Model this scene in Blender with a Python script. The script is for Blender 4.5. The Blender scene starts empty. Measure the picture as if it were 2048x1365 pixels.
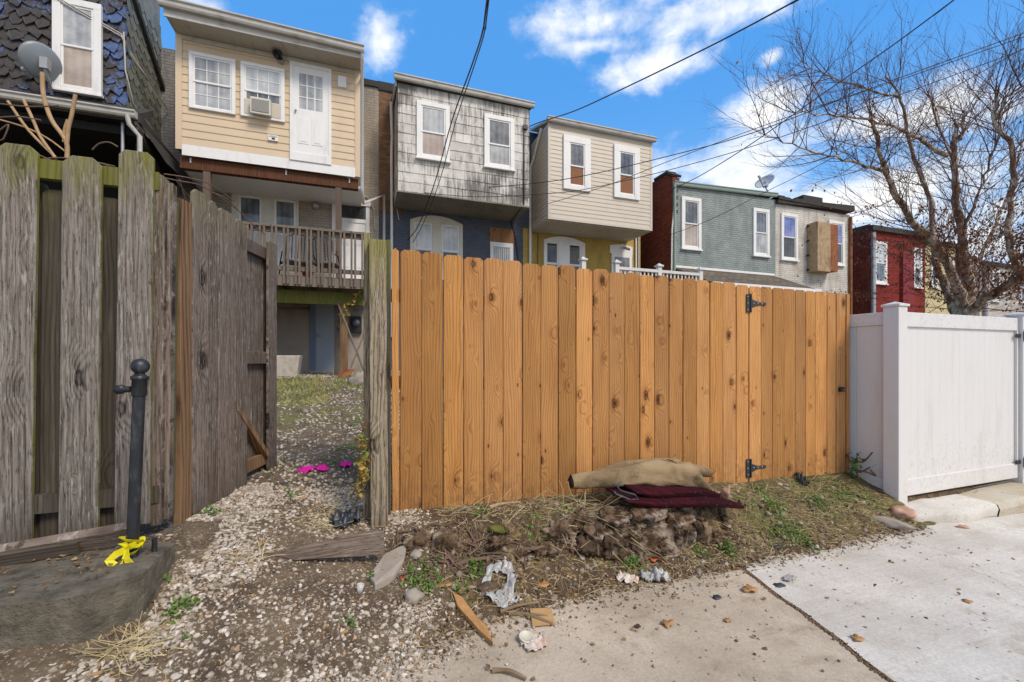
import bpy, math, random
import numpy as np
from mathutils import Vector, Matrix, noise as mn
random.seed(7)
R = math.radians
SC = bpy.context.scene
COL = SC.collection

# ------------------------------------------------------------------ camera
F_PX, HV, YAW, CAMZ = 850.0, 716.0, R(19.1), 1.4        # focal length and horizon row in photo pixels
cam = bpy.data.cameras.new('camera'); camo = bpy.data.objects.new('camera', cam); COL.objects.link(camo)
camo.location = (0, 0, CAMZ); camo.rotation_euler = (R(90), 0, -YAW)
cam.sensor_width = 36; cam.lens = 36 * F_PX / 2048; cam.shift_y = (HV - 682.5) / 2048
cam.clip_start = 0.05; cam.clip_end = 2000
SC.camera = camo
SC.view_settings.view_transform = 'Standard'; SC.view_settings.look = 'None'
SC.view_settings.gamma = 1; SC.view_settings.exposure = 0.5

FWD = Vector((math.sin(YAW), math.cos(YAW), 0)); RGT = Vector((math.cos(YAW), -math.sin(YAW), 0)); CAM = Vector((0, 0, CAMZ))
def ray(u, v): return FWD + RGT * ((u - 1024) / F_PX) + Vector((0, 0, (HV - v) / F_PX))
def PD(u, v, d): return CAM + ray(u, v) * d
def PY(u, v, Y): r = ray(u, v); return CAM + r * (Y / r.y)
def PX(u, v, X): r = ray(u, v); return CAM + r * (X / r.x)

# ------------------------------------------------------------------ node helpers
class NT:
    def __init__(s, nt): s.nt = nt; s.nt.nodes.clear()
    def n(s, t, **kw):
        nd = s.nt.nodes.new(t)
        for k, v in kw.items(): setattr(nd, k, v)
        return nd
    def put(s, sock, val):
        if hasattr(val, 'is_linked') or isinstance(val, bpy.types.NodeSocket): s.nt.links.new(val, sock)
        else:
            if isinstance(val, (tuple, list)) and sock.type == 'RGBA' and len(val) == 3: val = (*val, 1)
            sock.default_value = val
    def m(s, op, a, b=None, c=None, clamp=False):
        nd = s.n('ShaderNodeMath', operation=op, use_clamp=clamp)
        s.put(nd.inputs[0], a)
        if b is not None: s.put(nd.inputs[1], b)
        if c is not None: s.put(nd.inputs[2], c)
        return nd.outputs[0]
    def vm(s, op, a, b=None):
        nd = s.n('ShaderNodeVectorMath', operation=op); s.put(nd.inputs[0], a)
        if b is not None: s.put(nd.inputs['Scale' if op == 'SCALE' else 1], b)
        return nd.outputs[0]
    def sep(s, v): nd = s.n('ShaderNodeSeparateXYZ'); s.put(nd.inputs[0], v); return nd.outputs
    def comb(s, x, y, z):
        nd = s.n('ShaderNodeCombineXYZ')
        for i, q in enumerate((x, y, z)): s.put(nd.inputs[i], q)
        return nd.outputs[0]
    def obj(s): return s.n('ShaderNodeTexCoord').outputs['Object']
    def rnd(s): return s.n('ShaderNodeObjectInfo').outputs['Random']
    def noise(s, vec, scale, detail=3, rough=.55, dist=0.0):
        nd = s.n('ShaderNodeTexNoise'); s.put(nd.inputs['Vector'], vec); s.put(nd.inputs['Scale'], scale)
        nd.inputs['Detail'].default_value = detail; nd.inputs['Roughness'].default_value = rough; nd.inputs['Distortion'].default_value = dist
        return nd.outputs[0]
    def scl(s, vec, sc): return s.vm('MULTIPLY', vec, sc)
    def mr(s, v, a, b, c=0.0, d=1.0, smooth=True):
        nd = s.n('ShaderNodeMapRange'); nd.interpolation_type = 'SMOOTHSTEP' if smooth else 'LINEAR'
        for i, q in enumerate((v, a, b, c, d)): s.put(nd.inputs[i], q)
        return nd.outputs[0]
    def mix(s, f, a, b, mode='MIX'):
        nd = s.n('ShaderNodeMix', data_type='RGBA', blend_type=mode); nd.clamp_factor = True
        s.put(nd.inputs[0], f); s.put(nd.inputs[6], a); s.put(nd.inputs[7], b); return nd.outputs[2]
    def gain(s, colr, k): # colour times a scalar socket
        nd = s.n('ShaderNodeVectorMath', operation='SCALE'); s.put(nd.inputs[0], colr); s.put(nd.inputs['Scale'], k); return nd.outputs[0]
    def attr(s, name): return s.n('ShaderNodeAttribute', attribute_name=name)
    def bump(s, h, strength=.4, dist=.01):
        nd = s.n('ShaderNodeBump'); s.put(nd.inputs['Height'], h); nd.inputs['Strength'].default_value = strength; nd.inputs['Distance'].default_value = dist
        return nd.outputs[0]
    def out(s, base, rough=.7, normal=None, spec=.4, metal=0.0, extra=None):
        b = s.n('ShaderNodeBsdfPrincipled'); s.put(b.inputs['Base Color'], base); s.put(b.inputs['Roughness'], rough)
        b.inputs['Specular IOR Level'].default_value = spec; b.inputs['Metallic'].default_value = metal
        if normal is not None: s.put(b.inputs['Normal'], normal)
        for k, v in (extra or {}).items(): s.put(b.inputs[k], v)
        o = s.n('ShaderNodeOutputMaterial'); s.nt.links.new(b.outputs[0], o.inputs[0]); return b

def hx(h, k=1.0):
    h = h.lstrip('#'); out = []
    for i in (0, 2, 4):
        c = int(h[i:i+2], 16) / 255; c = c / 12.92 if c <= .04045 else ((c + .055) / 1.055) ** 2.4
        out.append(c * k)
    return tuple(out)
def newmat(name):
    m = bpy.data.materials.new(name); m.use_nodes = True; return m, NT(m.node_tree)

# ------------------------------------------------------------------ sky, clouds, sun
SUN_EL, SUN_AZ = R(48), R(152)      # azimuth clockwise from +Y: behind the camera, to the right
w = bpy.data.worlds.new('World'); SC.world = w; w.use_nodes = True
t = NT(w.node_tree)
sky = t.n('ShaderNodeTexSky', sky_type='NISHITA', sun_disc=False); sky.sun_elevation = SUN_EL; sky.sun_rotation = SUN_AZ
sky.air_density = 1.0; sky.dust_density = .25; sky.ozone_density = 3.0
D = t.n('ShaderNodeTexCoord').outputs['Generated']
dx, dy, dz = t.sep(D)
az = t.m('ARCTAN2', dx, dy); el = t.m('ARCSINE', dz)
q = t.comb(az, t.m('MULTIPLY', el, 1.5), 0.0)
fb = t.noise(q, 5.5, 8, .58, .25)
fb2 = t.noise(q, 17, 6, .6, .3)
fbm = t.m('ADD', t.m('MULTIPLY', fb, .72), t.m('MULTIPLY', fb2, .28))
def ae(u, v): return math.atan((u - 1024) / F_PX) + YAW, math.atan((HV - v) / math.hypot(F_PX, u - 1024))
dens = None
for (u, v, ru, rv) in [(758, 62, 75, 95), (415, 15, 75, 38), (1190, 40, 190, 85), (1450, 25, 360, 75), (1335, 125, 170, 62), (1180, 90, 110, 30), (1545, 110, 45, 30), (1545, 215, 170, 75), (1890, 210, 270, 110),
                       (1480, 330, 280, 115), (1720, 400, 430, 120), (1950, 470, 420, 150), (1700, 250, 300, 80), (1600, 540, 800, 60), (250, 130, 200, 60), (-500, 250, 500, 160)]:
    a0, e0 = ae(u, v); a1, _ = ae(u + ru, v); _, e1 = ae(u, v - rv)
    ex = t.m('DIVIDE', t.m('SUBTRACT', az, a0), a1 - a0); ey = t.m('DIVIDE', t.m('SUBTRACT', el, e0), e1 - e0)
    b = t.m('SUBTRACT', 1.0, t.m('SQRT', t.m('ADD', t.m('MULTIPLY', ex, ex), t.m('MULTIPLY', ey, ey))))
    dens = b if dens is None else t.m('MAXIMUM', dens, b)
behind = t.mr(t.m('ABSOLUTE', az), R(95), R(125), -.6, .55)  # unseen cloud bank added behind the camera as soft white fill light
high = t.mr(el, R(52), R(70), -.6, .45)
dens = t.m('MAXIMUM', dens, t.m('MAXIMUM', behind, high))
dens = t.m('MAXIMUM', dens, -.55)
cl = t.mr(t.m('ADD', t.m('MULTIPLY', dens, .75), t.m('MULTIPLY', t.m('SUBTRACT', fbm, .5), 2.6)), .0, .82)
cl = t.m('MAXIMUM', cl, t.mr(el, R(12), R(0), 0, .7))
skyc = t.mix(1.0, sky.outputs[0], (.40, .80, 1.42), 'MULTIPLY')
skyc = t.mix(.75, skyc, t.mix(t.mr(el, R(8), R(34)), (2.2, 4.6, 7.4), (.8, 3.05, 6.9)))
shade = t.mr(t.noise(q, 9, 5, .6), .35, .7)
cc = t.mix(shade, (6.9, 7.2, 7.6), (9.2, 9.1, 8.9))
cc = t.mix(t.mr(t.m('ABSOLUTE', az), R(80), R(110)), cc, (9.0, 8.1, 6.9))  # added clouds behind the camera tinted warm to offset the blue cast
fin = t.mix(cl, skyc, cc)
bg = t.n('ShaderNodeBackground'); t.put(bg.inputs[0], fin); bg.inputs[1].default_value = .10
wo = t.n('ShaderNodeOutputWorld'); t.nt.links.new(bg.outputs[0], wo.inputs[0])
sl = bpy.data.lights.new('sun', 'SUN'); sl.energy = 2.2; sl.angle = R(18); sl.color = (1, .89, .76)
so = bpy.data.objects.new('sun', sl); COL.objects.link(so)
sd = Vector((math.sin(SUN_AZ) * math.cos(SUN_EL), math.cos(SUN_AZ) * math.cos(SUN_EL), math.sin(SUN_EL)))
so.rotation_euler = sd.to_track_quat('Z', 'Y').to_euler(); so.location = (0, -10, 20)

# ------------------------------------------------------------------ mesh helpers
WL = {}
class MB:
    def __init__(s): s.v = []; s.f = []; s.sm = []; s.c = []
    def add(s, vs, fs, smooth=False, col=None):
        k = len(s.v); s.v += [tuple(p) for p in vs]
        for f in fs: s.f.append(tuple(i + k for i in f)); s.sm.append(smooth); s.c.append(col if col is not None else .5)
        return s
    def box(s, x0, x1, y0, y1, z0, z1, col=None):
        return s.add([(x0,y0,z0),(x1,y0,z0),(x1,y1,z0),(x0,y1,z0),(x0,y0,z1),(x1,y0,z1),(x1,y1,z1),(x0,y1,z1)],
              [(0,3,2,1),(4,5,6,7),(0,1,5,4),(1,2,6,5),(2,3,7,6),(3,0,4,7)], col=col)
    def bar(s, p0, p1, w, h, up=(0,0,1), col=None):
        p0 = Vector(p0); p1 = Vector(p1); d = (p1 - p0).normalized(); up = Vector(up)
        a = d.cross(up); a = a.normalized() if a.length > 1e-4 else d.cross(Vector((0,1,0))).normalized()
        b = a.cross(d).normalized(); vs = []
        for p in (p0, p1):
            for i, j in ((-1,-1),(1,-1),(1,1),(-1,1)): vs.append(p + a*(i*w/2) + b*(j*h/2))
        return s.add(vs, [(0,1,2,3),(7,6,5,4),(0,4,5,1),(1,5,6,2),(2,6,7,3),(3,7,4,0)], col=col)
    def tube(s, pts, r, n=8, smooth=True, col=None, caps=True):
        pts = [Vector(p) for p in pts]; m = len(pts); rs = r if isinstance(r, (list, tuple)) else [r]*m
        vs = []; ref = None
        for i, p in enumerate(pts):
            d = (pts[min(i+1,m-1)] - pts[max(i-1,0)]);
            d = d.normalized() if d.length > 1e-9 else Vector((0,0,1))
            if ref is None: ref = Vector((0,0,1)) if abs(d.z) < .9 else Vector((1,0,0))
            a = d.cross(ref);
            if a.length < 1e-4: a = d.cross(Vector((1,.3,0)))
            a.normalize(); b = a.cross(d).normalized(); ref = b
            for k in range(n):
                t_ = 2*math.pi*k/n; vs.append(p + (a*math.cos(t_) + b*math.sin(t_))*rs[i])
        fs = [(i*n+k, i*n+(k+1)%n, (i+1)*n+(k+1)%n, (i+1)*n+k) for i in range(m-1) for k in range(n)]
        s.add(vs, fs, smooth, col)
        if caps: s.add(vs[:n], [tuple(range(n))[::-1]], False, col); s.add(vs[-n:], [tuple(range(n))], False, col)
        return s
    def lathe(s, prof, c, n=24, axis=None, col=None):
        c = Vector(c); ax = Vector(axis).normalized() if axis else Vector((0,0,1))
        qt = Vector((0,0,1)).rotation_difference(ax); vs = []
        for r, z in prof:
            for k in range(n): vs.append(c + qt @ Vector((r*math.cos(2*math.pi*k/n), r*math.sin(2*math.pi*k/n), z)))
        fs = [(i*n+k, i*n+(k+1)%n, (i+1)*n+(k+1)%n, (i+1)*n+k) for i in range(len(prof)-1) for k in range(n)]
        return s.add(vs, fs, True, col)
    def prism(s, out, y0, y1, col=None, fn=None):   # outline in (a, z), extruded in y
        n = len(out); fn = fn or (lambda a, y, z: (a, y, z))
        vs = [fn(a, y0, z) for a, z in out] + [fn(a, y1, z) for a, z in out]
        return s.add(vs, [tuple(range(n)), tuple(range(2*n-1, n-1, -1))] + [(i, i+n, (i+1)%n+n, (i+1)%n) for i in range(n)], col=col)
    def build(s, name, mat, parent=None, origin=None, bevel=0, seg=2, sub=0):
        if origin is None:
            xs, ys, zs = zip(*s.v); origin = ((min(xs)+max(xs))/2, (min(ys)+max(ys))/2, min(zs))
        o0 = Vector(origin)
        me = bpy.data.meshes.new(name); me.from_pydata([(p[0]-o0.x, p[1]-o0.y, p[2]-o0.z) for p in s.v], [], s.f)
        me.polygons.foreach_set('use_smooth', s.sm)
        a = me.attributes.new('tint', 'FLOAT', 'FACE'); a.data.foreach_set('value', [float(c) for c in s.c])
        me.materials.append(mat); me.update()
        o = bpy.data.objects.new(name, me); COL.objects.link(o); WL[o] = o0
        if parent is not None: o.parent = parent; o.location = o0 - WL[parent]
        else: o.location = o0
        if bevel:
            b = o.modifiers.new('bevel', 'BEVEL'); b.width = bevel; b.segments = seg; b.limit_method = 'ANGLE'; b.angle_limit = R(40)
        if sub:
            b = o.modifiers.new('sub', 'SUBSURF'); b.levels = b.render_levels = sub
        return o
def tag(o, label, cat, group=None, kind=None):
    o['label'] = label; o['category'] = cat
    if group: o['group'] = group
    if kind: o['kind'] = kind
    return o
def thing(name, label, cat, loc, group=None):
    o = bpy.data.objects.new(name, None); COL.objects.link(o); o.location = loc; o.empty_display_size = .1; WL[o] = Vector(loc)
    return tag(o, label, cat, group)
def struct(o, kind='structure'): o['kind'] = kind; return o
def FZ(u, v, Y): p = PY(u, v, Y); return p.x, p.z

# ------------------------------------------------------------------ materials
def plain(name, c, rough=.6, var=.08, sc=9, spec=.4, metal=0, dirt=None, bump=0, bsc=60, bd=.004):
    m, t = newmat(name); o = t.obj()
    nz = t.noise(o, sc, 4)
    col = t.gain(c if not isinstance(c, tuple) else t.mix(0.0, c, c), t.mr(nz, .25, .75, 1-var, 1+var, False))
    if dirt:
        dc, amt, dsc = dirt
        col = t.mix(t.m('MULTIPLY', t.mr(t.noise(t.scl(o, dsc), 1, 6, .65), .48, .75), amt), col, dc)
    nrm = t.bump(t.m('ADD', t.noise(o, bsc, 5, .7), t.m('MULTIPLY', t.noise(o, bsc*.22, 4, .65), 2.0)), bump, bd) if bump else None
    t.out(col, rough, nrm, spec, metal); return m

def wood(name, light, dark, knotc, moss=0.0, silver=0.0, tintvar=.14, ringf=70, knots=True, kth=.42, ringw=.42, fibw=.95, crack=0, kd=1.0, alt=None, cont=1.0, edge_moss=0.0, rough=.75):
    m, t = newmat(name); o = t.obj(); rn = t.rnd()
    off = t.comb(t.m('MULTIPLY', rn, 17.3), 0.0, t.m('MULTIPLY', rn, 41.7))
    X, Y, Z = t.sep(o)
    p = t.vm('ADD', t.comb(X, t.m('MULTIPLY', Y, .3), Z), off)
    vo = t.n('ShaderNodeTexVoronoi', feature='F1'); t.put(vo.inputs['Vector'], t.scl(p, (7.5*kd, .001, 3.6*kd))); vo.inputs['Scale'].default_value = 1
    vo.inputs['Randomness'].default_value = .95
    d = vo.outputs['Distance']; vr, vg, vb = t.sep(vo.outputs['Color'])
    ex = t.m('GREATER_THAN', vr, kth if knots else 2.0)
    size = t.m('MULTIPLY_ADD', t.m('MULTIPLY', vg, vg), 1.1, .42)
    dd = t.m('DIVIDE', d, size)
    swirl = t.m('MULTIPLY', t.mr(dd, .02, .62, 1, 0), ex)
    warp = t.noise(t.scl(p, (5, 1, .8)), 1, 2, .5)
    warp2 = t.noise(t.scl(p, (24, 1, 2.5)), 1, 2, .5)
    h = t.m('ADD', t.m('MULTIPLY', t.m('ADD', X, t.m('MULTIPLY', rn, .3)), ringf), t.m('ADD', t.m('MULTIPLY', warp, 9.0), t.m('MULTIPLY', warp2, 1.2)))
    h = t.m('ADD', h, t.m('MULTIPLY', swirl, 5.5))
    ring = t.m('MULTIPLY_ADD', t.m('SINE', t.m('MULTIPLY', h, 4.2)), .5, .5)
    ring = t.m('POWER', ring, 2.2)
    fib = t.m('ADD', t.m('MULTIPLY', t.noise(t.scl(p, (260, 20, 3.5)), 1, 3, .6), .6), t.m('MULTIPLY', t.noise(t.vm('ADD', t.scl(p, (70, 20, 1.3)), t.comb(t.m('MULTIPLY', swirl, 2.2), 0.0, 0.0)), 1, 5, .7), .4))
    blot = t.noise(t.scl(p, (9, 2, 1.6)), 1, 4, .6)
    f = t.m('ADD', t.m('MULTIPLY', ring, ringw * cont), t.m('MULTIPLY', t.m('SUBTRACT', fib, .42), fibw * cont))
    f = t.m('ADD', f, t.m('MULTIPLY', t.m('SUBTRACT', blot, .5), .9), clamp=True)
    col = t.mix(f, light, dark)
    if alt: col = t.mix(t.m('MULTIPLY', t.m('FRACT', t.m('MULTIPLY', rn, 13.7)), .75), col, t.mix(f, alt[0], alt[1]))
    halo = t.m('MULTIPLY', t.m('MULTIPLY', t.mr(dd, .10, .36, 1, 0), t.mr(t.m('ADD', ring, t.m('MULTIPLY', fib, .6)), .2, .9, .25, .9)), ex)
    col = t.mix(halo, col, dark)
    core = t.m('MULTIPLY', t.mr(t.m('ADD', dd, t.m('MULTIPLY', fib, .05)), .085, .14, .95, 0), ex)
    rim = t.m('MULTIPLY', t.mr(t.m('ABSOLUTE', t.m('SUBTRACT', dd, .125)), .0, .035, .85, 0), ex)
    col = t.mix(core, col, knotc); col = t.mix(rim, col, tuple(k * .35 for k in knotc))
    col = t.gain(col, t.mr(t.m('FRACT', t.m('MULTIPLY', rn, 7.13)), 0, 1, 1 - tintvar, 1 + tintvar, False))
    if silver:
        sm = t.mr(t.noise(t.scl(p, (60, 5, 2.2)), 1, 5, .7), .5, .68, 0, silver)
        col = t.mix(sm, col, hx('#a9a59c'))
    if crack:
        fl = t.noise(t.scl(p, (120, 20, 13)), 1, 4, .75)
        col = t.mix(t.mr(fl, .53, .63, 0, .75), col, hx('#2e2621')); col = t.mix(t.m('MULTIPLY', t.mr(t.noise(t.scl(p, (95, 9, 9)), 1, 5, .75), .53, .62), t.mr(blot, .35, .6, .1, .8)), col, hx('#aaa39a'))
        ck = t.mr(t.noise(t.vm('ADD', t.scl(p, (95, 10, .9)), t.comb(t.m('MULTIPLY', swirl, 2.5), 0.0, 0.0)), 1, 2, .5), .655, .70, 0, .85)
        col = t.mix(ck, col, hx('#1e1712'))
        low = t.mr(t.m('ADD', Z, t.m('MULTIPLY', t.noise(t.scl(p, (16, 5, 2)), 1, 5, .7), .8)), .75, .3, 0, .5)
        col = t.mix(low, col, hx('#41342a'))
    if name == 'new_cedar':
        sp = t.m('MULTIPLY', t.mr(Z, .42, .0), t.mr(t.noise(t.scl(p, (22, 5, 14)), 1, 5, .75), .42, .66)); col = t.mix(t.m('MULTIPLY', sp, .55), col, hx('#5f4c38'))
        wr = t.mr(t.noise(t.scl(p, (30, 3, .9)), 1, 4, .6), .56, .70, 0, .45); col = t.mix(wr, col, hx('#8a6a48'))
    if moss or edge_moss:
        nx = t.m('ABSOLUTE', t.sep(t.n('ShaderNodeNewGeometry').outputs['Normal'])[0])
        top = t.mr(t.m('ADD', Z, t.m('MULTIPLY', t.noise(t.scl(p, (22, 22, 5)), 1, 5, .7), .9)), 1.95, 2.5)
        mk = t.m('ADD', t.m('MULTIPLY', top, moss), t.m('MULTIPLY', t.mr(nx, .8, .95), t.m('MULTIPLY', t.mr(t.noise(t.scl(p, (3, 3, 3)), 1, 3), .3, .6), edge_moss)), clamp=True)
        col = t.mix(mk, col, t.mix(t.noise(p, 40, 3), hx('#5c6a1c'), hx('#8a8030')))
    nrm = t.bump(t.m('ADD', t.m('ADD', t.m('MULTIPLY', ring, -ringw), t.m('MULTIPLY', fib, fibw)), t.m('MULTIPLY', core, -.6)), .35 + .3 * silver, .003)
    t.out(col, rough, nrm, .25); return m

def brick(name, c1, c2, mortar, painted=False, dirt=None, bs=.8, wear=None):
    m, t = newmat(name); o = t.obj(); X, Y, Z = t.sep(o)
    vec = t.comb(t.m('ADD', X, Y), Z, 0.0)
    wv = t.vm('ADD', vec, t.scl(t.noise(o, 6, 2), (.006, .006, 0)))
    b = t.n('ShaderNodeTexBrick'); t.put(b.inputs['Vector'], wv); b.inputs['Scale'].default_value = 1
    b.inputs['Brick Width'].default_value = .215; b.inputs['Row Height'].default_value = .075; b.inputs['Mortar Size'].default_value = .007
    b.inputs['Mortar Smooth'].default_value = .3
    t.put(b.inputs['Color1'], c1); t.put(b.inputs['Color2'], c2); t.put(b.inputs['Mortar'], mortar)
    col = t.gain(b.outputs['Color'], t.mr(t.noise(o, 2.2, 6, .65), .3, .7, .8, 1.15, False))
    if wear: col = t.mix(t.mr(t.noise(o, 1.7, 7, .7), wear[1], wear[1] + .06), col, wear[0])
    if dirt: col = t.mix(t.m('MULTIPLY', t.mr(t.noise(t.scl(o, (2.5, 2.5, .5)), 1, 6, .7), .45, .7), dirt[1]), col, dirt[0])
    h = t.m('ADD', t.m('MULTIPLY', b.outputs['Fac'], -1.0), t.m('MULTIPLY', t.noise(o, 25, 4), .5))
    t.out(col, .85, t.bump(h, bs, .01), .25); return m

M = {}
M['cedar'] = wood('new_cedar', hx('#b9854a'), hx('#74441c'), hx('#3a1b0a'), tintvar=.26, kth=.27, ringw=.40, fibw=1.5, ringf=75, kd=1.35, alt=(hx('#c08f5c'), hx('#84502a')))
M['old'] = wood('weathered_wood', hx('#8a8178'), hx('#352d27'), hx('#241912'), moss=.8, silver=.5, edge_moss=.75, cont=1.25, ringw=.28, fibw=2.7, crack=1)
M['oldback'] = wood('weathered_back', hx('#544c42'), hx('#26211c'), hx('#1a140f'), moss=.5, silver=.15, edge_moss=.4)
M['oldbrown'] = wood('weathered_brown', hx('#857568'), hx('#352a22'), hx('#241912'), moss=.3, silver=.35, cont=1.2, ringw=.28, fibw=2.5, crack=1)
M['oldorange'] = wood('weathered_orange', hx('#8f6f50'), hx('#452e1e'), hx('#2e1c10'), ringf=60, cont=1.3, knots=False, silver=.15, fibw=1.8)
M['mossy'] = wood('mossy_timber', hx('#6b6a30'), hx('#3a3a1c'), hx('#222211'), silver=.1, ringf=50)
M['postwood'] = wood('old_post', hx('#a0937a'), hx('#4e3d2e'), hx('#33261b'), moss=.6, silver=.2, edge_moss=.4, cont=1.3, ringf=60, fibw=1.8, crack=1)
M['deckwood'] = wood('deck_wood', hx('#776b60'), hx('#463b32'), hx('#2a211b'), silver=.3, ringf=90)
M['beam'] = wood('burnt_beam', hx('#5e3a22'), hx('#241610'), hx('#120b08'), ringf=40, cont=1.3, knots=False)
M['darkpost'] = wood('dark_post', hx('#6a5a4e'), hx('#33271f'), hx('#1c1410'), ringw=.2, fibw=1.5)
M['ply'] = wood('boarded_ply', hx('#9a7350'), hx('#6a4526'), hx('#3d2412'), ringf=45)
M['white'] = plain('white_paint', hx('#e6e5e2', .95), .45, .03, dirt=(hx('#8c8478'), .22, (5, 5, 1.6)))
def vinylmat():
    m, t = newmat('white_vinyl'); o = t.obj(); Z = t.sep(o)[2]
    c = t.mix(t.mr(t.noise(t.scl(o, (5, 5, 1.2)), 1, 6, .65), .48, .75, 0, .22), hx('#dcd9d5', .93), hx('#a39b90'))
    lowd = t.m('MULTIPLY', t.mr(Z, .55, .0), t.mr(t.noise(o, 26, 6, .75), .5, .66))
    c = t.mix(t.m('MULTIPLY', lowd, .28), c, hx('#8a7a66'))
    c = t.mix(t.m('MULTIPLY', t.mr(Z, .9, .2), t.mr(t.noise(o, 42, 2, .5), .74, .77, 0, .6)), c, hx('#7d7264'))
    t.out(c, t.mr(t.noise(o, 8, 3), .3, .7, .32, .5), t.bump(t.noise(o, 3, 2), .05, .02), .4); return m
M['vinyl'] = vinylmat()
M['cream_trim'] = plain('cream_trim', hx('#d8d2c2', .9), .55, .05, dirt=(hx('#80766a'), .3, (4, 4, 1.5)))
M['gutter'] = plain('gutter_metal', hx('#c6c2ba', .85), .45, .05, dirt=(hx('#6b655c'), .5, (3, 3, 9)))
M['alu'] = plain('aluminium', hx('#a8a8a8'), .4, .05, metal=.6)
M['yellow'] = plain('cream_vinyl_siding', hx('#d3bd9f', .93), .5, .03, 2, dirt=(hx('#8c7a58'), .15, (2, 2, .7)))
M['beige'] = plain('beige_vinyl_siding', hx('#cbc0b0', .92), .5, .03, 2, dirt=(hx('#8c8070'), .15, (2, 2, .7)))
M['soffit'] = plain('soffit', hx('#c0b8aa', .9), .6, .05, dirt=(hx('#6d6356'), .4, (6, 2, 2)))
M['soffit_dark'] = plain('soffit_board', hx('#8b897c', .8), .8, .1, dirt=(hx('#4c4a3c'), .6, (1.5, 1.5, 2)))
M['tar'] = plain('tar', hx('#3a3733'), .9, .3, 6, bump=.6, bsc=20)
M['black'] = plain('black_metal', hx('#26282c'), .42, .2, 30, dirt=(hx('#70757c'), .35, (22, 22, 9)), bump=.15, bsc=90)
M['iron'] = plain('hinge_black', hx('#303236'), .5, .1, 40)
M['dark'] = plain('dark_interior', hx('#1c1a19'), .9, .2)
def panemat(name, c, c2, folds=9.0, rough=.4):
    m, t = newmat(name); o = t.obj(); X, Y, Z = t.sep(o)
    f_ = t.m('SINE', t.m('ADD', t.m('MULTIPLY', X, 40), t.m('MULTIPLY', t.noise(t.scl(o, (6, 1, .8)), 1, 3), folds)))  # fold shading put into the colour as lighter and darker bands
    k = t.m('ADD', t.m('MULTIPLY', f_, .16), t.mr(t.noise(t.vm('ADD', o, t.comb(t.m('MULTIPLY', t.rnd(), 9), 0.0, 0.0)), 2.2, 4, .6), .3, .7, 0, 1))
    t.out(t.mix(k, c, c2), rough, None, .3, extra={'Coat Weight': 1.0, 'Coat Roughness': .03}); return m
M['curtain'] = panemat('net_curtain', hx('#84878a'), hx('#b4b6b6'))
M['glass'] = panemat('dark_glass', hx('#363b40'), hx('#747a80'), 4)  # paler blotches imitate reflections, painted into the glass colour
M['glassdk'] = panemat('black_glass', hx('#15181b'), hx('#3d434a'), 4)
M['blind'] = panemat('white_blind', hx('#a9aeb2'), hx('#cdd0d2'), 1)
M['shade'] = panemat('tan_shade', hx('#9c8c7e'), hx('#b5a69a'), 2)
M['brownblind'] = plain('brown_blind', hx('#83552f'), .2, .12, 6, spec=.5)
M['purple'] = panemat('violet_glass', hx('#4d558c'), hx('#7f88c0'), 3)
M['rust'] = plain('rusty_sheet', hx('#a28a6a'), .75, .3, 5, dirt=(hx('#5c2a12'), .9, (4, 4, 1.2)))
M['rust2'] = plain('rust_pipe', hx('#8a5430'), .8, .3, 9, dirt=(hx('#4a2412'), .8, (9, 9, 3)))
M['taupe'] = brick('taupe_painted_brick', hx('#aaa194'), hx('#a2998c'), hx('#8c8478'), bs=.8, dirt=(hx('#5b554e'), .5))
M['greybrick'] = brick('grey_painted_brick', hx('#959290'), hx('#8b8885'), hx('#73706d'), dirt=(hx('#4b4846'), .6))
M['rawbrick'] = brick('bare_brick', hx('#8d6c50'), hx('#74563f'), hx('#655c52'), dirt=(hx('#3e352e'), .6))
M['blue'] = brick('slate_blue_painted_brick', hx('#5d6370'), hx('#585e6b'), hx('#4a505b'), bs=.8, wear=(hx('#8a8c8c'), .71))
M['ochre'] = brick('ochre_painted_wall', hx('#b49a52'), hx('#ac9350'), hx('#a08848'), bs=.2, dirt=(hx('#7a6a3c'), .5))
M['green'] = brick('sage_painted_brick', hx('#929a97'), hx('#8a928f'), hx('#727a77'), bs=.9, dirt=(hx('#657670'), .5))
M['redbrick'] = brick('red_brick', hx('#7f3826'), hx('#64281c'), hx('#6e5c50'), dirt=(hx('#3e1e16'), .4))
M['redpaint'] = brick('red_painted_brick', hx('#8c3228'), hx('#7f2b22'), hx('#6a241d'), dirt=(hx('#5c1a14'), .5))
M['reddoor'] = plain('dark_red_panel', hx('#7c1c1e'), .6, .08)
M['whitebrick'] = brick('white_painted_brick', hx('#cfcac2'), hx('#c4beb5'), hx('#a39c92'), dirt=(hx('#8b7a68'), .6), wear=(hx('#94887c'), .68))
M['creamwall'] = plain('cream_render', hx('#c6b78c'), .8, .1, 3, dirt=(hx('#7d7052'), .4, (2, 2, .8)))
M['render'] = plain('grey_render', hx('#a49a8d'), .85, .08, 3, dirt=(hx('#6a6259'), .5, (1.5, 1.5, 1.2)))
M['basedoor'] = plain('grey_door', hx('#98a0a8'), .55, .04)
M['basetrim'] = plain('blue_trim', hx('#6a7a90'), .6, .08)
M['stone'] = plain('rough_stone', hx('#9a9083'), .9, .25, 6, dirt=(hx('#5e564b'), .7, (7, 7, 7)), bump=.8, bsc=25)
M['pinkrock'] = plain('pink_brick_rock', hx('#b08a74'), .9, .2, 12, dirt=(hx('#cbb8a6'), .8, (14, 14, 14)), bump=.8, bsc=40)
M['tub'] = plain('concrete_tub', hx('#b8b1a4'), .85, .12, 5, dirt=(hx('#7e6a5a'), .6, (6, 6, 3)))
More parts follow.
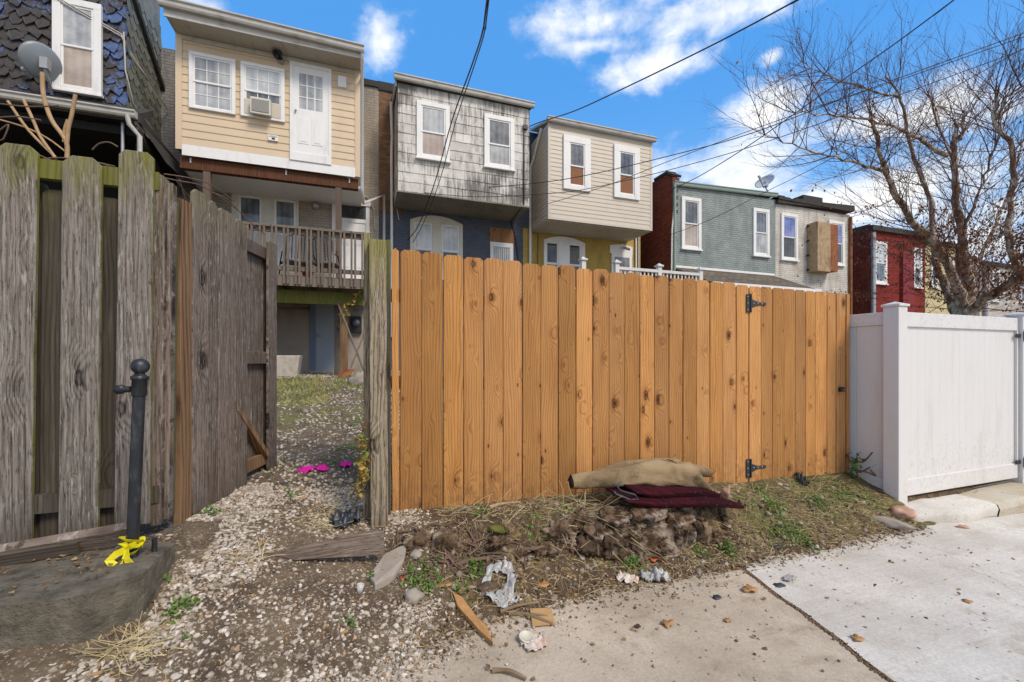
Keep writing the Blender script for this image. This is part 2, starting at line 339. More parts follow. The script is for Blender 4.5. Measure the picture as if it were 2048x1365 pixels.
M['kerbblock'] = plain('dark_concrete', hx('#6d6557'), .95, .5, 14, dirt=(hx('#26221f'), .95, (6, 6, 11)), bump=1.0, bsc=80, bd=.012)
def stumpmat():
    m, t = newmat('rotten_stump'); o = t.obj()
    n1 = t.noise(o, 5, 7, .7); n2 = t.noise(t.scl(o, (17, 17, 22)), 1, 7, .62); n3 = t.noise(o, 90, 4, .7)
    c = t.mix(t.mr(n2, .38, .62), hx('#3a2c22'), hx('#6f5b47'))
    c = t.mix(t.mr(n1, .48, .60, 0, .95), c, t.mix(n2, hx('#7d6d5b'), hx('#b3a494')))
    c = t.mix(t.mr(t.noise(o, 7, 5, .7), .58, .66, 0, .8), c, hx('#241a14'))
    c = t.mix(t.mr(t.noise(o, 11, 4), .62, .7, 0, .6), c, hx('#5a6330'))
    c = t.gain(c, t.mr(n3, .3, .7, .7, 1.2, False))
    t.out(c, .95, t.bump(t.m('ADD', n2, t.m('MULTIPLY', n3, .5)), .8, .012), .15); return m
M['stumpm'] = stumpmat()
M['bark'] = plain('stump_wood', hx('#5e4c3b'), .95, .35, 8, dirt=(hx('#2c2219'), .9, (18, 18, 4)), bump=1.0, bsc=45, bd=.02)
M['twig'] = plain('dry_twig', hx('#7d6850'), .85, .25, 15)
M['root'] = plain('root', hx('#6b5647'), .9, .25, 15)
M['cane'] = plain('cut_cane', hx('#a98a63'), .7, .2, 14, dirt=(hx('#6d5436'), .6, (20, 20, 8)))
M['yellowtape'] = plain('yellow_tape', hx('#d8cc1c'), .4, .1, 30)
M['pink'] = plain('pink_cloth', hx('#e0189c'), .7, .15, 30)
M['bag'] = plain('plastic_bag', hx('#a19f9b'), .35, .15, 20, spec=.5)
M['tarp'] = plain('black_plastic', hx('#33373d'), .4, .2, 20, spec=.5)
M['card'] = plain('cardboard', hx('#b3905f'), .85, .12, 20)
M['paper'] = plain('printed_paper', hx('#c9bfb0'), .6, .15, 40, dirt=(hx('#b4552c'), .8, (30, 30, 30)))
M['lid'] = plain('tin_lid', hx('#c8c2ae'), .4, .06, 20)
M['drab'] = plain('dry_leaf', hx('#a67c4e'), .8, .25, 20)
M['terracotta'] = plain('orange_pot', hx('#b85a30'), .7, .1)
M['dishgrey'] = plain('dish_grey', hx('#7e8589'), .4, .06)
M['dishlight'] = plain('dish_light', hx('#b3b6b5'), .4, .06)
M['acgrille'] = plain('ac_grille', hx('#8d8b86'), .7, .2, 60)

def leafmat(name, c1, c2, rough=.6):
    m, t = newmat(name); a = t.attr('tint').outputs['Fac']
    t.out(t.mix(a, c1, c2), rough, None, .3); return m
M['weed'] = leafmat('weed_leaf', hx('#3c5c22'), hx('#6f8e3a'))
M['grassm'] = leafmat('grass_blade', hx('#5c6e34'), hx('#a39a62'))
M['straw'] = leafmat('straw', hx('#8a7752'), hx('#c8b88c'))
M['litter'] = leafmat('leaf_litter', hx('#4f3a28'), hx('#a08058'))
M['ivy'] = leafmat('ivy_leaf', hx('#56702e'), hx('#b38a4c'))
M['birchleaf'] = leafmat('dead_leaf', hx('#5c3420'), hx('#8c5a34'))

def gravelmat():
    m, t = newmat('pale_gravel'); a = t.attr('tint').outputs['Fac']
    c = t.n('ShaderNodeValToRGB'); t.put(c.inputs[0], a)
    st = [(0, hx('#5e564c')), (.18, hx('#857865')), (.4, hx('#9f9282')), (.65, hx('#b9ad9d')), (.85, hx('#d2c9bc')), (1, hx('#a5845e'))]
    el = c.color_ramp.elements
    while len(el) < len(st): el.new(.5)
    for e, (p_, cc_) in zip(el, st): e.position = p_; e.color = (*cc_, 1)
    o = t.obj(); col = t.gain(c.outputs[0], t.mr(t.noise(o, 60, 4), .3, .7, .75, 1.12, False))
    t.out(col, .85, t.bump(t.noise(o, 180, 3), .3, .002), .3); return m
M['gravel'] = gravelmat()

def soilmat():
    m, t = newmat('soil'); o = t.obj(); z = t.attr('zone').outputs['Color']; gr, gv, st = t.sep(z)
    n1 = t.noise(o, 4, 7, .68); n2 = t.noise(o, 38, 6, .7); n3 = t.noise(o, 160, 3, .6)
    base = t.mix(t.mr(n1, .35, .65), hx('#50432f') if False else hx('#514337'), hx('#726350'))
    base = t.mix(t.mr(n2, .5, .7, 0, .7), base, hx('#978872'))
    base = t.mix(t.mr(n3, .6, .72, 0, .6), base, hx('#3a3028'))
    chips = t.mr(t.noise(o, 85, 2, .5), .6, .66, 0, 1)
    base = t.mix(t.m('MULTIPLY', chips, t.m('MULTIPLY', gv, .85)), base, hx('#a99d8c'))
    straw = t.mix(t.mr(n2, .4, .65), hx('#6f5b40'), hx('#94805a'))
    base = t.mix(t.m('MULTIPLY', st, .55), base, t.mix(n2, hx('#3a2c20'), hx('#5c4835')))
    base = t.mix(t.m('MULTIPLY', t.mr(t.noise(o, 9, 6, .75), .5, .64), st), base, straw)
    gcol = t.mix(t.mr(n2, .4, .62), hx('#54602e'), hx('#8c8452'))
    base = t.mix(t.m('MULTIPLY', t.mr(t.noise(o, 3, 6, .7), .38, .58), gr), base, gcol)
    h = t.m('ADD', n2, t.m('MULTIPLY', n3, .6))
    t.out(base, .95, t.bump(h, .8, .012), .15); return m
M['soil'] = soilmat()
def concretemat(name, a, b, stain, speck, streak=0):
    m, t = newmat(name); o = t.obj()
    col = t.mix(t.mr(t.noise(o, 1.6, 6, .6), .3, .7), a, b)
    col = t.mix(t.mr(t.noise(t.scl(o, (1.0, 3.5, 1)), 1.3, 7, .65), .52, .72, 0, .55), col, stain)
    col = t.mix(t.mr(t.noise(o, 5.5, 7, .75), .53, .68, 0, .5), col, stain)
    col = t.mix(t.mr(t.noise(o, 2.7, 8, .7), .36, .28, 0, .45), col, tuple(min(1, k*1.2) for k in b))
    col = t.gain(col, t.mr(t.noise(o, 70, 5, .7), .3, .7, .82, 1.14, False))
    if streak: col = t.gain(col, t.mr(t.noise(t.scl(o, (3, 60, 1)), 1, 3), .3, .7, .95, 1.04, False))
    ve = t.n('ShaderNodeTexVoronoi', feature='DISTANCE_TO_EDGE'); t.put(ve.inputs['Vector'], t.vm('ADD', o, t.scl(t.vm('SUBTRACT', t.comb(t.noise(o, 3, 5), t.noise(t.vm('ADD', o, (7, 3, 1)), 3, 5), 0.0), (.5, .5, 0)), (.5, .5, 0)))); ve.inputs['Scale'].default_value = .62
    col = t.mix(t.m('MULTIPLY', t.mr(ve.outputs['Distance'], .0, .0035, 1, 0), t.mr(t.noise(o, .9, 2), .45, .55, 0, .7)), col, tuple(k*.3 for k in stain))
    vo = t.n('ShaderNodeTexVoronoi', feature='F1'); t.put(vo.inputs['Vector'], o); vo.inputs['Scale'].default_value = 17
    vr = t.sep(vo.outputs['Color'])[0]
    sp = t.m('MULTIPLY', t.m('LESS_THAN', vo.outputs['Distance'], t.m('MULTIPLY', vr, .13)), t.m('GREATER_THAN', vr, .6))
    col = t.mix(t.m('MULTIPLY', sp, .8), col, speck)
    pits = t.mr(t.noise(o, 190, 2), .64, .7, 0, .5)
    col = t.mix(pits, col, tuple(k * .45 for k in a))
    t.out(col, .9, t.bump(t.m('ADD', t.noise(o, 120, 4, .7), t.m('MULTIPLY', t.noise(o, 14, 3), .8)), .3, .004), .25); return m
M['conc'] = concretemat('old_concrete', hx('#a39581'), hx('#c0b29e'), hx('#86765f'), hx('#40352b'))
M['slab'] = concretemat('new_concrete', hx('#bab4a9'), hx('#cfcac0'), hx('#a39582'), hx('#4a3d33'), 1)
M['apron'] = concretemat('apron_concrete', hx('#b3a891'), hx('#bcb4a4'), hx('#a08c66'), hx('#5a4c3c'))

def asbestos():
    m, t = newmat('asbestos_shingle'); o = t.obj(); X, Y, Z = t.sep(o); a = t.attr('tint').outputs['Fac']
    c = t.gain(t.mix(a, hx('#c0bcb4'), hx('#d8d5ce')), t.mr(t.noise(o, 7, 5), .3, .7, .88, 1.08, False))
    zl = t.m('ADD', t.m('MULTIPLY', t.noise(t.scl(o, (22, 22, 1.3)), 1, 5, .65), 1.0), t.m('MULTIPLY', t.noise(o, .9, 3), 1.1))
    c = t.mix(t.mr(zl, .97, 1.27, 0, .85), c, hx('#54504a'))
    c = t.mix(t.mr(t.noise(t.scl(o, (3, 3, 1)), 1.2, 5, .7), .5, .68, 0, .6), c, hx('#6a655d'))
    t.out(c, .85, t.bump(t.noise(t.scl(o, (60, 60, 6)), 1, 3), .2, .003), .2); return m
M['asbestos'] = asbestos()
def blueshingle():
    m, t = newmat('peeling_blue_shingle'); o = t.obj(); a = t.attr('tint').outputs['Fac']
    dk = t.mix(t.noise(o, 14, 5, .7), hx('#242325'), hx('#544f4c'))
    bl = t.mix(t.noise(o, 9, 4), hx('#2c3f68'), hx('#6077a2'))
    X, Y, Z = t.sep(o)
    k = t.m('ADD', t.m('MULTIPLY', t.noise(o, 1.3, 6, .65), 1.5), t.m('ADD', t.m('MULTIPLY', a, .16), t.m('MULTIPLY', t.noise(o, 19, 5, .75), .7)))
    k = t.m('ADD', k, t.mr(X, 1.9, 2.5, 0, .12))
    k = t.m('ADD', k, t.m('MULTIPLY', t.m('ABSOLUTE', t.m('SUBTRACT', X, .4)), .035))
    c = t.mix(t.mr(k, 1.31, 1.42), dk, bl)
    t.out(c, .7, t.bump(t.noise(o, 40, 5, .7), .6, .01), .35); return m
M['bluesh'] = blueshingle()
def slate():
    m, t = newmat('grey_green_slate'); o = t.obj(); a = t.attr('tint').outputs['Fac']
    c = t.gain(t.mix(a, hx('#6c6f66'), hx('#8a8b80')), t.mr(t.noise(o, 10, 5), .3, .7, .82, 1.12, False))
    t.out(c, .75, t.bump(t.noise(o, 60, 3), .2, .004), .3); return m
M['slate'] = slate()
def roofing():
    m, t = newmat('asphalt_roof'); o = t.obj(); X, Y, Z = t.sep(o)
    b = t.n('ShaderNodeTexBrick'); t.put(b.inputs['Vector'], t.comb(X, Y, 0.0)); b.inputs['Scale'].default_value = 1
    b.inputs['Brick Width'].default_value = .3; b.inputs['Row Height'].default_value = .13; b.inputs['Mortar Size'].default_value = .009
    t.put(b.inputs['Color1'], hx('#776c5e')); t.put(b.inputs['Color2'], hx('#5e564b')); t.put(b.inputs['Mortar'], hx('#35302a'))
    t.out(t.gain(b.outputs[0], t.mr(t.noise(o, 5, 6), .3, .7, .8, 1.15, False)), .95, t.bump(b.outputs['Fac'], -.4, .01), .15); return m
M['roofing'] = roofing()
def birchbark():
    m, t = newmat('river_birch_bark'); o = t.obj()
    c = t.mix(t.mr(t.noise(t.scl(o, (9, 9, 5)), 1, 6, .7), .4, .62), hx('#6a5443'), hx('#d8c8b2'))
    c = t.mix(t.mr(t.noise(t.scl(o, (12, 12, 40)), 1, 4, .7), .56, .68, 0, .7), c, hx('#2d221b'))
    c = t.mix(t.mr(t.noise(o, 3, 4), .55, .7, 0, .6), c, hx('#84603c'))
    t.out(c, .85, t.bump(t.noise(t.scl(o, (10, 10, 25)), 1, 5, .7), .9, .03), .2); return m
M['birch'] = birchbark()
M['birchtwig'] = plain('birch_twig', hx('#5e3d31'), .8, .2, 5)
def rugm(name, c, c2, red=False):
    m, t = newmat(name); o = t.obj()
    n = t.noise(o, 4, 5, .6); col = t.mix(t.mr(n, .38, .62), c, c2)
    if red:
        X_, Y_, Z_ = t.sep(o)
        dg = t.comb(t.m('MULTIPLY', t.m('ADD', X_, t.m('MULTIPLY', Z_, 2.2)), 34), t.m('MULTIPLY', t.m('SUBTRACT', Z_, X_), 5), Y_)
        col = t.mix(t.mr(t.noise(dg, 1, 4, .6), .47, .56, 0, .85), col, hx('#1e1315'))
        col = t.mix(t.mr(t.noise(o, 45, 2), .7, .74, 0, .6), col, hx('#9c8c88'))
    else: col = t.mix(t.mr(t.noise(o, 5, 6, .75), .5, .66, 0, .7), col, hx('#564a3d'))
    t.out(col, .95, t.bump(t.m('ADD', t.noise(o, 300, 2), t.m('MULTIPLY', t.noise(t.scl(o, (9, 20, 20)), 1, 4), 4.0)), .5, .006), .1); return m
M['rug'] = rugm('tan_carpet', hx('#9c8768'), hx('#7f6c52')); M['redrug'] = rugm('red_carpet', hx('#4c141f'), hx('#370e17'), True)
M['rugback'] = plain('carpet_backing', hx('#4a3c36'), .95, .2, 30)

# ------------------------------------------------------------------ ground
def ip(x, xs, ys): return float(np.interp(x, xs, ys))
def A(x): return .07 - .03 * max(-3, min(9, x))
def ye(x): return ip(x, [-4, -1.0, -.5, -.1, .06, .35, .66, 1.5, 2.5, 3.2, 4.6, 6], [1.2, 1.2, 1.25, 1.6, 1.82, 1.98, 2.1, 2.18, 2.2, 2.22, 2.31, 2.31])
def Bz(x): return ip(x, [-4, -.95, -.5, -.2, .1, 1, 2.5, 4.8, 8], [.50, .50, .44, .37, .33, .33, .28, .20, .1])
def sst(t): t = max(0, min(1, t)); return t * t * (3 - 2 * t)
def G(x, y, detail=True):
    e = ye(x); a = A(x)
    n = mn.noise((x * 2.3, y * 2.3, 3.1)) * .022 + mn.noise((x * 7, y * 7, 9)) * .012
    e2 = e + mn.noise((x * 1.9, 5.5, 0)) * .07 + mn.noise((x * 6, 1.5, 0)) * .04
    yf = ip(x, [-1.2, -.6, -.1, .1], [2.45, 2.75, 2.9, 2.95])
    if y < e2: z = a - .02
    elif y < yf:
        t = (y - e2) / (yf - e2); bank = ip(x, [.1, .6, 2.7, 3.6], [0, 1, 1, .2])
        lp = .44 + .10 * mn.noise((x * 2.7, 3, 3)) + .06 * mn.noise((x * 8, 1, 3))
        led = .16 * sst(t / max(.1, lp - .1)) + .60 * sst((t - lp + .10) / .20) + .24 * sst((t - lp) / (1.02 - lp))
        pr = t * (1 - bank) + bank * led
        z = a - .005 + (Bz(x) - a) * pr + n * min(1, t * 6)
        z += bank * (.075 * math.exp(-((t - .5) / .3) ** 2) + .05 * mn.noise((x * 3.1, y * 4, 2)) * math.sin(math.pi * t) + .03 * mn.noise((x * 9, y * 11, 6)) * math.sin(math.pi * t)) + (.05 * math.exp(-((x - .95) / .45) ** 2) * math.sin(math.pi * t) if 0 < t < 1 else 0)
    else:
        z = ip(y, [yf, 4.2, 6, 9, 14], [Bz(x), .56, .74, 1.0, 1.02]) + n
    return z
def hit(u, v, fn=None):
    r = ray(u, v); d = .6; fn = fn or (lambda x, y: max(G(x, y), A(x) + .004 if y < ye(x) else -9))
    while d < 40:
        p = CAM + r * d
        if p.z <= fn(p.x, p.y): break
        d += .004 * max(1, d * .6)
    return CAM + r * d
def gz(x, y): return max(G(x, y), A(x) + .004 if y < ye(x) + .05 else -9)

xs = np.concatenate([np.linspace(-90, -4, 10)[:-1], np.linspace(-4, -1.4, 20)[:-1], np.linspace(-1.4, 5.2, 300)[:-1], np.linspace(5.2, 14, 20)[:-1], np.linspace(14, 130, 10)])
ys = np.concatenate([np.linspace(-60, 1.0, 10)[:-1], np.linspace(1.0, 3.3, 106)[:-1], np.linspace(3.3, 6, 50)[:-1], np.linspace(6, 13, 50)[:-1], np.linspace(13, 150, 10)])
gm = MB(); nx, ny = len(xs), len(ys)
gm.v = [(x, y, G(x, y)) for y in ys for x in xs]
gm.f = [(j*nx+i, j*nx+i+1, (j+1)*nx+i+1, (j+1)*nx+i) for j in range(ny-1) for i in range(nx-1)]
gm.sm = [True]*len(gm.f); gm.c = [.5]*len(gm.f)
ground = struct(gm.build('ground', M['soil'], origin=(0, 0, 0)))
za = ground.data.attributes.new('zone', 'FLOAT_COLOR', 'POINT'); zc = []
for (x, y, z) in gm.v:
    gr = sst((y - 4.4) / 1.2) * (1 - sst((y - 9.0) / 1.0)) * (.8 if x < -.7 else .5)
    if x > 2.6 and x < 5 and 2.3 < y < 3.2: gr = .5
    gv = 1.0 if x < .45 else 0.0
    if y > 9: gv = 1
    st = sst((x - .2) / .4) * (1 if y < 3.2 else 0)
    zc += [gr, gv, st, 1]
za.data.foreach_set('color', zc)

def sheet(name, poly_fn, x0, x1, y0, y1, nx, ny, mat, dz=.0):
    mb = MB(); vs = []
    for j in range(ny + 1):
        for i in range(nx + 1):
            y = y0 + (y1 - y0) * j / ny; a_, b_ = poly_fn(y); x = a_ + (b_ - a_) * i / nx
            vs.append((x, y, A(x) + dz))
    mb.add(vs, [(j*(nx+1)+i, j*(nx+1)+i+1, (j+1)*(nx+1)+i+1, (j+1)*(nx+1)+i) for j in range(ny) for i in range(nx)], True)
    return struct(mb.build(name, mat, origin=(0, 0, 0)))
def joint(y): return 2.15 + .236 * (y - 1.21) + .008 * math.sin(y * 9) + .006 * math.sin(y * 23)
sheet('pavement', lambda y: (-12, joint(y) - .012), 0, 1, -8, 2.36, 90, 90, M['conc'])
sheet('new_pavement', lambda y: (joint(y) + .012, 26), 0, 1, -8, 2.5, 90, 90, M['slab'], .003)
# ------- soil filled crack between the two slabs

# ------------------------------------------------------------------ house helpers
def lap(mb, x0, x1, z0, z1, y, course, depth=.013, side=False, sgn=-1, cut=0.0):
    """lapped courses; side=False: plane y=const facing -Y; side=True: plane x=const (y passed as x), facing sgn*X, x0..x1 run in Y"""
    n = max(1, round((z1 - z0) / course)); c = (z1 - z0) / n
    for i in range(n):
        a, b = z0 + i * c, z0 + (i + 1) * c; tn = random.random()
        f = (lambda s, o_, z: (y + sgn * o_, s, z)) if side else (lambda s, o_, z: (s, y - o_, z))
        v = [f(x0, .002, a), f(x1, .002, a), f(x1, depth, a), f(x0, depth, a), f(x0, depth, a + c*.12), f(x1, depth, a + c*.12), f(x1, .004, b), f(x0, .004, b)]
        mb.add(v, [(0,1,2,3), (3,2,5,4), (4,5,6,7)], col=tn)
    return mb
def window(parent, Y, uL, vT, vB, uR, vT2=None, trim=.10, pane='glass', low=None, grid=0, fm='white', rec=.04, meet=.5, sill=True, label=None):
    x0, z1 = FZ(uL, vT, Y); x1 = PY(uR, vT, Y).x; z0 = PY(uL, vB, Y).z
    return window_at(parent, Y, x0, x1, z0, z1, trim, pane, low, grid, fm, rec, meet, sill, label)
def window_at(parent, Y, x0, x1, z0, z1, trim=.1, pane='glass', low=None, grid=0, fm='white', rec=.04, meet=.5, sill=True, label=None):
    f = MB(); p = .055
    f.box(x0, x1, Y-p, Y+.02, z1-trim, z1); f.box(x0, x0+trim, Y-p, Y+.02, z0, z1-trim); f.box(x1-trim, x1, Y-p, Y+.02, z0, z1-trim)
    f.box(x0+trim, x1-trim, Y-p, Y+.02, z0, z0+trim*.7)
    wo_ = f.build('window', M[fm], parent, bevel=.006)
    if label: wo_['label'] = label
    a, b, c, d = x0+trim, x1-trim, z0+trim*.7, z1-trim; zm = c + (d-c)*meet; s = .038
    for k, (za_, zb_, yy) in enumerate(((zm-.015, d, Y-.036), (c, zm+.015, Y-.022))):
        q = MB()
        q.box(a, a+s, yy, yy+.03, za_, zb_); q.box(b-s, b, yy, yy+.03, za_, zb_)
        q.box(a+s, b-s, yy+.001, yy+.03, za_, za_+s); q.box(a+s, b-s, yy+.001, yy+.03, zb_-s, zb_)
        if grid:
            for i in range(1, grid): xx = a+s+(b-a-2*s)*i/grid; q.box(xx-.008, xx+.008, yy+.006, yy+.02, za_+s, zb_-s)
            q.box(a+s, b-s, yy+.004, yy+.022, (za_+zb_)/2-.008, (za_+zb_)/2+.008)
        q.build('sash', M[fm], wo_)
        g = MB(); g.box(a+s*.6, b-s*.6, yy+.013, yy+.016, za_+s*.6, zb_-s*.6)
        g.build('pane', M[(low or pane) if k else pane], wo_)
    if sill:
        q = MB(); q.box(x0-.03, x1+.03, Y-.095, Y-.001, z0-.05, z0); q.build('sill', M[fm], wo_, bevel=.006)
    return wo_
def archwin(parent, Y, uL, uR, vArch, vSpring, vB, sashes, fm, pane, low=None):
    """double window under one segmental arch, wide casing"""
    x0 = PY(uL, vSpring, Y).x; x1 = PY(uR, vSpring, Y).x; uc = (uL+uR)/2
    zs = PY(uL, vSpring, Y).z; za_ = PY(uc, vArch, Y).z; z0 = PY(uL, vB, Y).z
    za_ = max(za_, zs+.08); f = MB()
    n = 14; out = [(x0, zs-.05), (x1, zs-.05)] + [(x1 + (x0-x1)*i/n, zs + (za_-zs)*(1-(2*i/n-1)**2)) for i in range(n+1)]
    f.prism(out, Y-.05, Y+.02)
    s2 = [(PY(a, vSpring, Y).x, PY(b, vSpring, Y).x) for a, b in sashes]
    cols = [x0] + [q for ab in s2 for q in ab] + [x1]
    for i in range(0, len(cols), 2): f.box(cols[i], cols[i+1], Y-.05, Y+.02, z0, zs-.05)
    wo_ = f.build('arched_window', M[fm], parent, bevel=.006)
    for a, b in s2:
        zm = (z0+zs)/2; s = .05
        for k, (c, d, yy) in enumerate(((zm, zs-.05, Y-.03), (z0, zm+.03, Y-.015))):
            q = MB(); q.box(a, a+s, yy, yy+.03, c, d); q.box(b-s, b, yy, yy+.03, c, d); q.box(a+s, b-s, yy+.001, yy+.03, c, c+s); q.box(a+s, b-s, yy+.001, yy+.03, d-s, d)
            q.build('sash', M['white'], wo_)
            g = MB(); g.box(a+s*.7, b-s*.7, yy+.012, yy+.016, c+s*.7, d-s*.7); g.build('pane', M[(low or pane) if k else pane], wo_)
    return wo_
def gutter_obj(parent, x0, x1, y, z0a, z0b, h=.13, dpt=.14, mat='gutter', name='gutter'):
    """K-style gutter, z given at both ends (top)"""
    pr = [(0, 0), (-dpt, 0), (-dpt, -.025), (-dpt*.8, -.05), (-dpt*.75, -h*.75), (-dpt*.6, -h), (0, -h)]
    mb = MB(); n = len(pr)
    vs = [(x0, y+a, z0a+b) for a, b in pr] + [(x1, y+a, z0b+b) for a, b in pr]
    mb.add(vs, [tuple(range(n)), tuple(range(2*n-1, n-1, -1))] + [(i, i+n, (i+1)%n+n, (i+1)%n) for i in range(n)])
    return mb.build(name, M[mat], parent)
def box_part(parent, name, mat, *b, bevel=0): return MB().box(*b).build(name, M[mat], parent, bevel=bevel)
def pipe(parent, pts, r=.035, name='downspout', mat='white', n=8): return MB().tube(pts, r, n).build(name, M[mat], parent)
MAIN = 12.8
GL = lambda x: 1.0 - .02 * max(0, x)

# ------------------------------------------------------------------ house with blue shingles (far left)
Y1 = 11.27
xR = PY(258, 100, Y1).x
h1 = thing('row_house', 'row house with peeling blue shingles above a dark open porch', 'house', (xR-3, Y1, .9), 'row houses along the alley')
bw = MB(); bw.box(xR-5.0, xR-.03, Y1+.03, MAIN, 6.5, 11); bw.box(xR-5.0, xR+.42, MAIN+.001, MAIN+9, .6, 9.1)
bw.build('wall', M['greybrick'], h1)
sh = MB()
cw, ch = .20, .185
z = 6.62; r_ = 0
while z < 9.6:
    for i in range(26):
        x = xR - 5.0 + (i + (.5 if r_ % 2 else 0)) * cw + random.uniform(-.012, .012)
        if x > xR - .02: break
        w2 = cw*.54; tl = .025 + random.uniform(0, .045); t0 = random.random(); zz = z + random.uniform(-.035, .03); k = random.uniform(-.05, .05); w2 *= random.uniform(.85, 1.15)
        sh.add([(x-w2, Y1-tl, zz+.05), (x-w2*.5, Y1-tl-.006, zz-.025+k), (x+w2*.5, Y1-tl, zz-.025-k), (x+w2, Y1-tl, zz+.05), (x+w2, Y1-.004, zz+ch+.06), (x-w2, Y1-.004, zz+ch+.06)],
               [(0,1,2,3,4,5)], col=t0)
        sh.add([(x-w2*.5, Y1-tl-.006, zz-.025+k), (x+w2*.5, Y1-tl, zz-.025-k), (x+w2*.5, Y1-.003, zz-.03-k), (x-w2*.5, Y1-.003, zz-.03+k)], [(0,1,2,3)], col=0)
    z += ch; r_ += 1
sh.build('shingle_facade', M['bluesh'], h1)
sl_ = MB(); z = 6.45; r_ = 0
while z < 9.4:
    for i in range(8):
        y = Y1 + .03 + (i + (.5 if r_ % 2 else 0)) * .25
        if y > MAIN - .02: break
        w2 = .13; x = xR - .01; t0 = random.random(); hh = .30
        sl_.add([(x+.022, y-w2*.25, z), (x+.022, y+w2*.35, z), (x+.022, y+w2, z+.12), (x+.004, y+w2, z+hh+.1), (x+.004, y-w2, z+hh+.1), (x+.022, y-w2, z+.12)], [(0,1,2,3,4,5)], col=t0)
    z += .23; r_ += 1
sl_.box(xR-.03, xR-.008, Y1+.02, MAIN, 6.3, 9.6, col=.1)
sl_.build('slate_side', M['slate'], h1)
window(h1, Y1-.075, 107, -8, 178, 205, trim=.13, pane='curtain', low='shade', sill=True)
# sloping eave on the side wall and porch roof
er = MB(); er.bar((xR+.03, Y1-.1, 9.35), (xR+.03, MAIN+.1, 8.0), .10, .10); er.build('rake_board', M['tar'], h1)
pe = PY(268, 232, 10.55); zE = pe.z; xE = pe.x
pr_ = MB()
pr_.add([(xR-6, 10.55, zE+.02), (xE, 10.55, zE+.02), (xE+.05, Y1-.02, zE+.5), (xR-6, Y1-.02, zE+.5), (xR-6, 10.55, zE-.12), (xE, 10.55, zE-.12), (xE+.05, Y1-.02, zE+.36), (xR-6, Y1-.02, zE+.36)],
        [(0,1,2,3), (7,6,5,4), (0,4,5,1), (1,5,6,2), (2,6,7,3), (3,7,4,0)])
pr_.build('porch_roof', M['tar'], h1)
sr = MB(); sr.add([(xE+.02, 10.6, zE-.02), (xE+.02, MAIN, zE-.05), (xE+.62, MAIN, zE-.9), (xE+.3, 11.2, zE-.62)], [(0,1,2,3)]); 
sr.bar((xE+.05, 10.6, zE-.02), (xR+.42, MAIN-.1, zE-.15), .05, .16); sr.bar((xE+.0, 10.62, zE-.2), (xR+.30, MAIN-.2, zE-1.0), .12, .12)
sr.build('roof_edge', M['tar'], h1)
gutter_obj(h1, xR-6, xE+.06, 10.55, zE+.06, zE+.06, mat='gutter')
pb = MB(); pb.box(xR-6, xE-.3, MAIN-.06, MAIN, 1.0, zE+.3); pb.box(xR-6, xE+.05, 10.9, MAIN-.06, 2.3, 2.5); pb.box(xE-.12, xE-.04, 10.9, MAIN-.06, 2.5, zE-.4); pb.box(xR-6, xE, 10.75, MAIN-.1, zE-.32, zE-.16)
pb.build('porch', M['dark'], h1)
q = PY(240, 300, 10.6); pipe(h1, [(q.x, 10.7, 2.4), (q.x, 10.7, zE-.1)], .03, 'porch_post', 'alu')
q = PY(272, 300, 10.5)
pipe(h1, [(xE-.08, 10.47, zE-.03), (xE-.06, 10.5, zE-.2), (q.x+.02, 10.6, zE-.38), (q.x+.03, 10.6, 1.4)], .045, 'downspout', 'gutter')
cu = MB()
for o_ in (0, .05): cu.tube([(xR-2.2, Y1-.2, 9.2), (xR-.8, Y1-.12, 8.55-o_), (xR-.1, Y1-.07, 8.25-o_), (xR+.04, Y1+.02, 7.9-o_), (xR+.1, Y1+.5, 7.75), (xR+.15, MAIN-.05, 7.55)], .012, 5)
cu.tube([(xR-.06, Y1-.07, 8.3), (xR-.03, Y1-.07, 7.5), (xR+.03, Y1+.1, 6.9), (xR+.05, Y1+.9, 6.75)], .018, 5)
cu.build('service_cable', M['gutter'], h1)

# ------------------------------------------------------------------ house with cream siding room on posts
Y2 = 11.24
x0, zt = FZ(355, 63, Y2); x1 = PY(718, 100, Y2).x; zb = PY(364, 289, Y2).z
h2 = thing('row_house', 'row house with a cream vinyl-sided room raised on posts over a deck', 'house', (x0+1.9, Y2, 1.0), 'row houses along the alley')
mw = MB(); mw.box(xR+.42+.005, .38, MAIN, MAIN+9, .6, 9.15); mw.build('wall', M['taupe'], h2)
box_part(h2, 'parapet', 'tar', xR+.44, .38, MAIN-.05, MAIN+.4, 9.152, 9.32)
sd_ = MB(); sd_.box(x0, x1, Y2, MAIN-.002, zb-.12, zt); lap(sd_, x0+.09, x1-.09, zb, zt-.06, Y2, .175, .016)
lap(sd_, Y2, MAIN, zb, zt, x1, .175, .014, True, 1); lap(sd_, Y2, MAIN, zb, zt, x0, .175, .014, True, -1)
sd_.build('siding', M['yellow'], h2)
box_part(h2, 'corner_post', 'yellow', x0-.03, x0+.09, Y2-.03, Y2+.08, zb-.12, zt-.06); box_part(h2, 'corner_post', 'yellow', x1-.09, x1+.03, Y2-.03, Y2+.08, zb-.22, zt-.06)
box_part(h2, 'skirt_board', 'white', x0+.09, x1-.09, Y2-.028, Y2-.002, zb-.24, zb-.002)
rf = MB(); rf.add([(x0-.05, Y2-.52, zt+.05), (x1+.07, Y2-.52, zt+.05), (x1+.07, MAIN, zt+.75), (x0-.05, MAIN, zt+.75), (x0-.05, Y2-.52, zt+.18), (x1+.07, Y2-.52, zt+.18), (x1+.07, MAIN, zt+.9), (x0-.05, MAIN, zt+.9)],
        [(3,2,1,0), (4,5,6,7), (0,1,5,4), (1,2,6,5), (2,3,7,6), (3,0,4,7)]); rf.build('roof', M['tar'], h2)
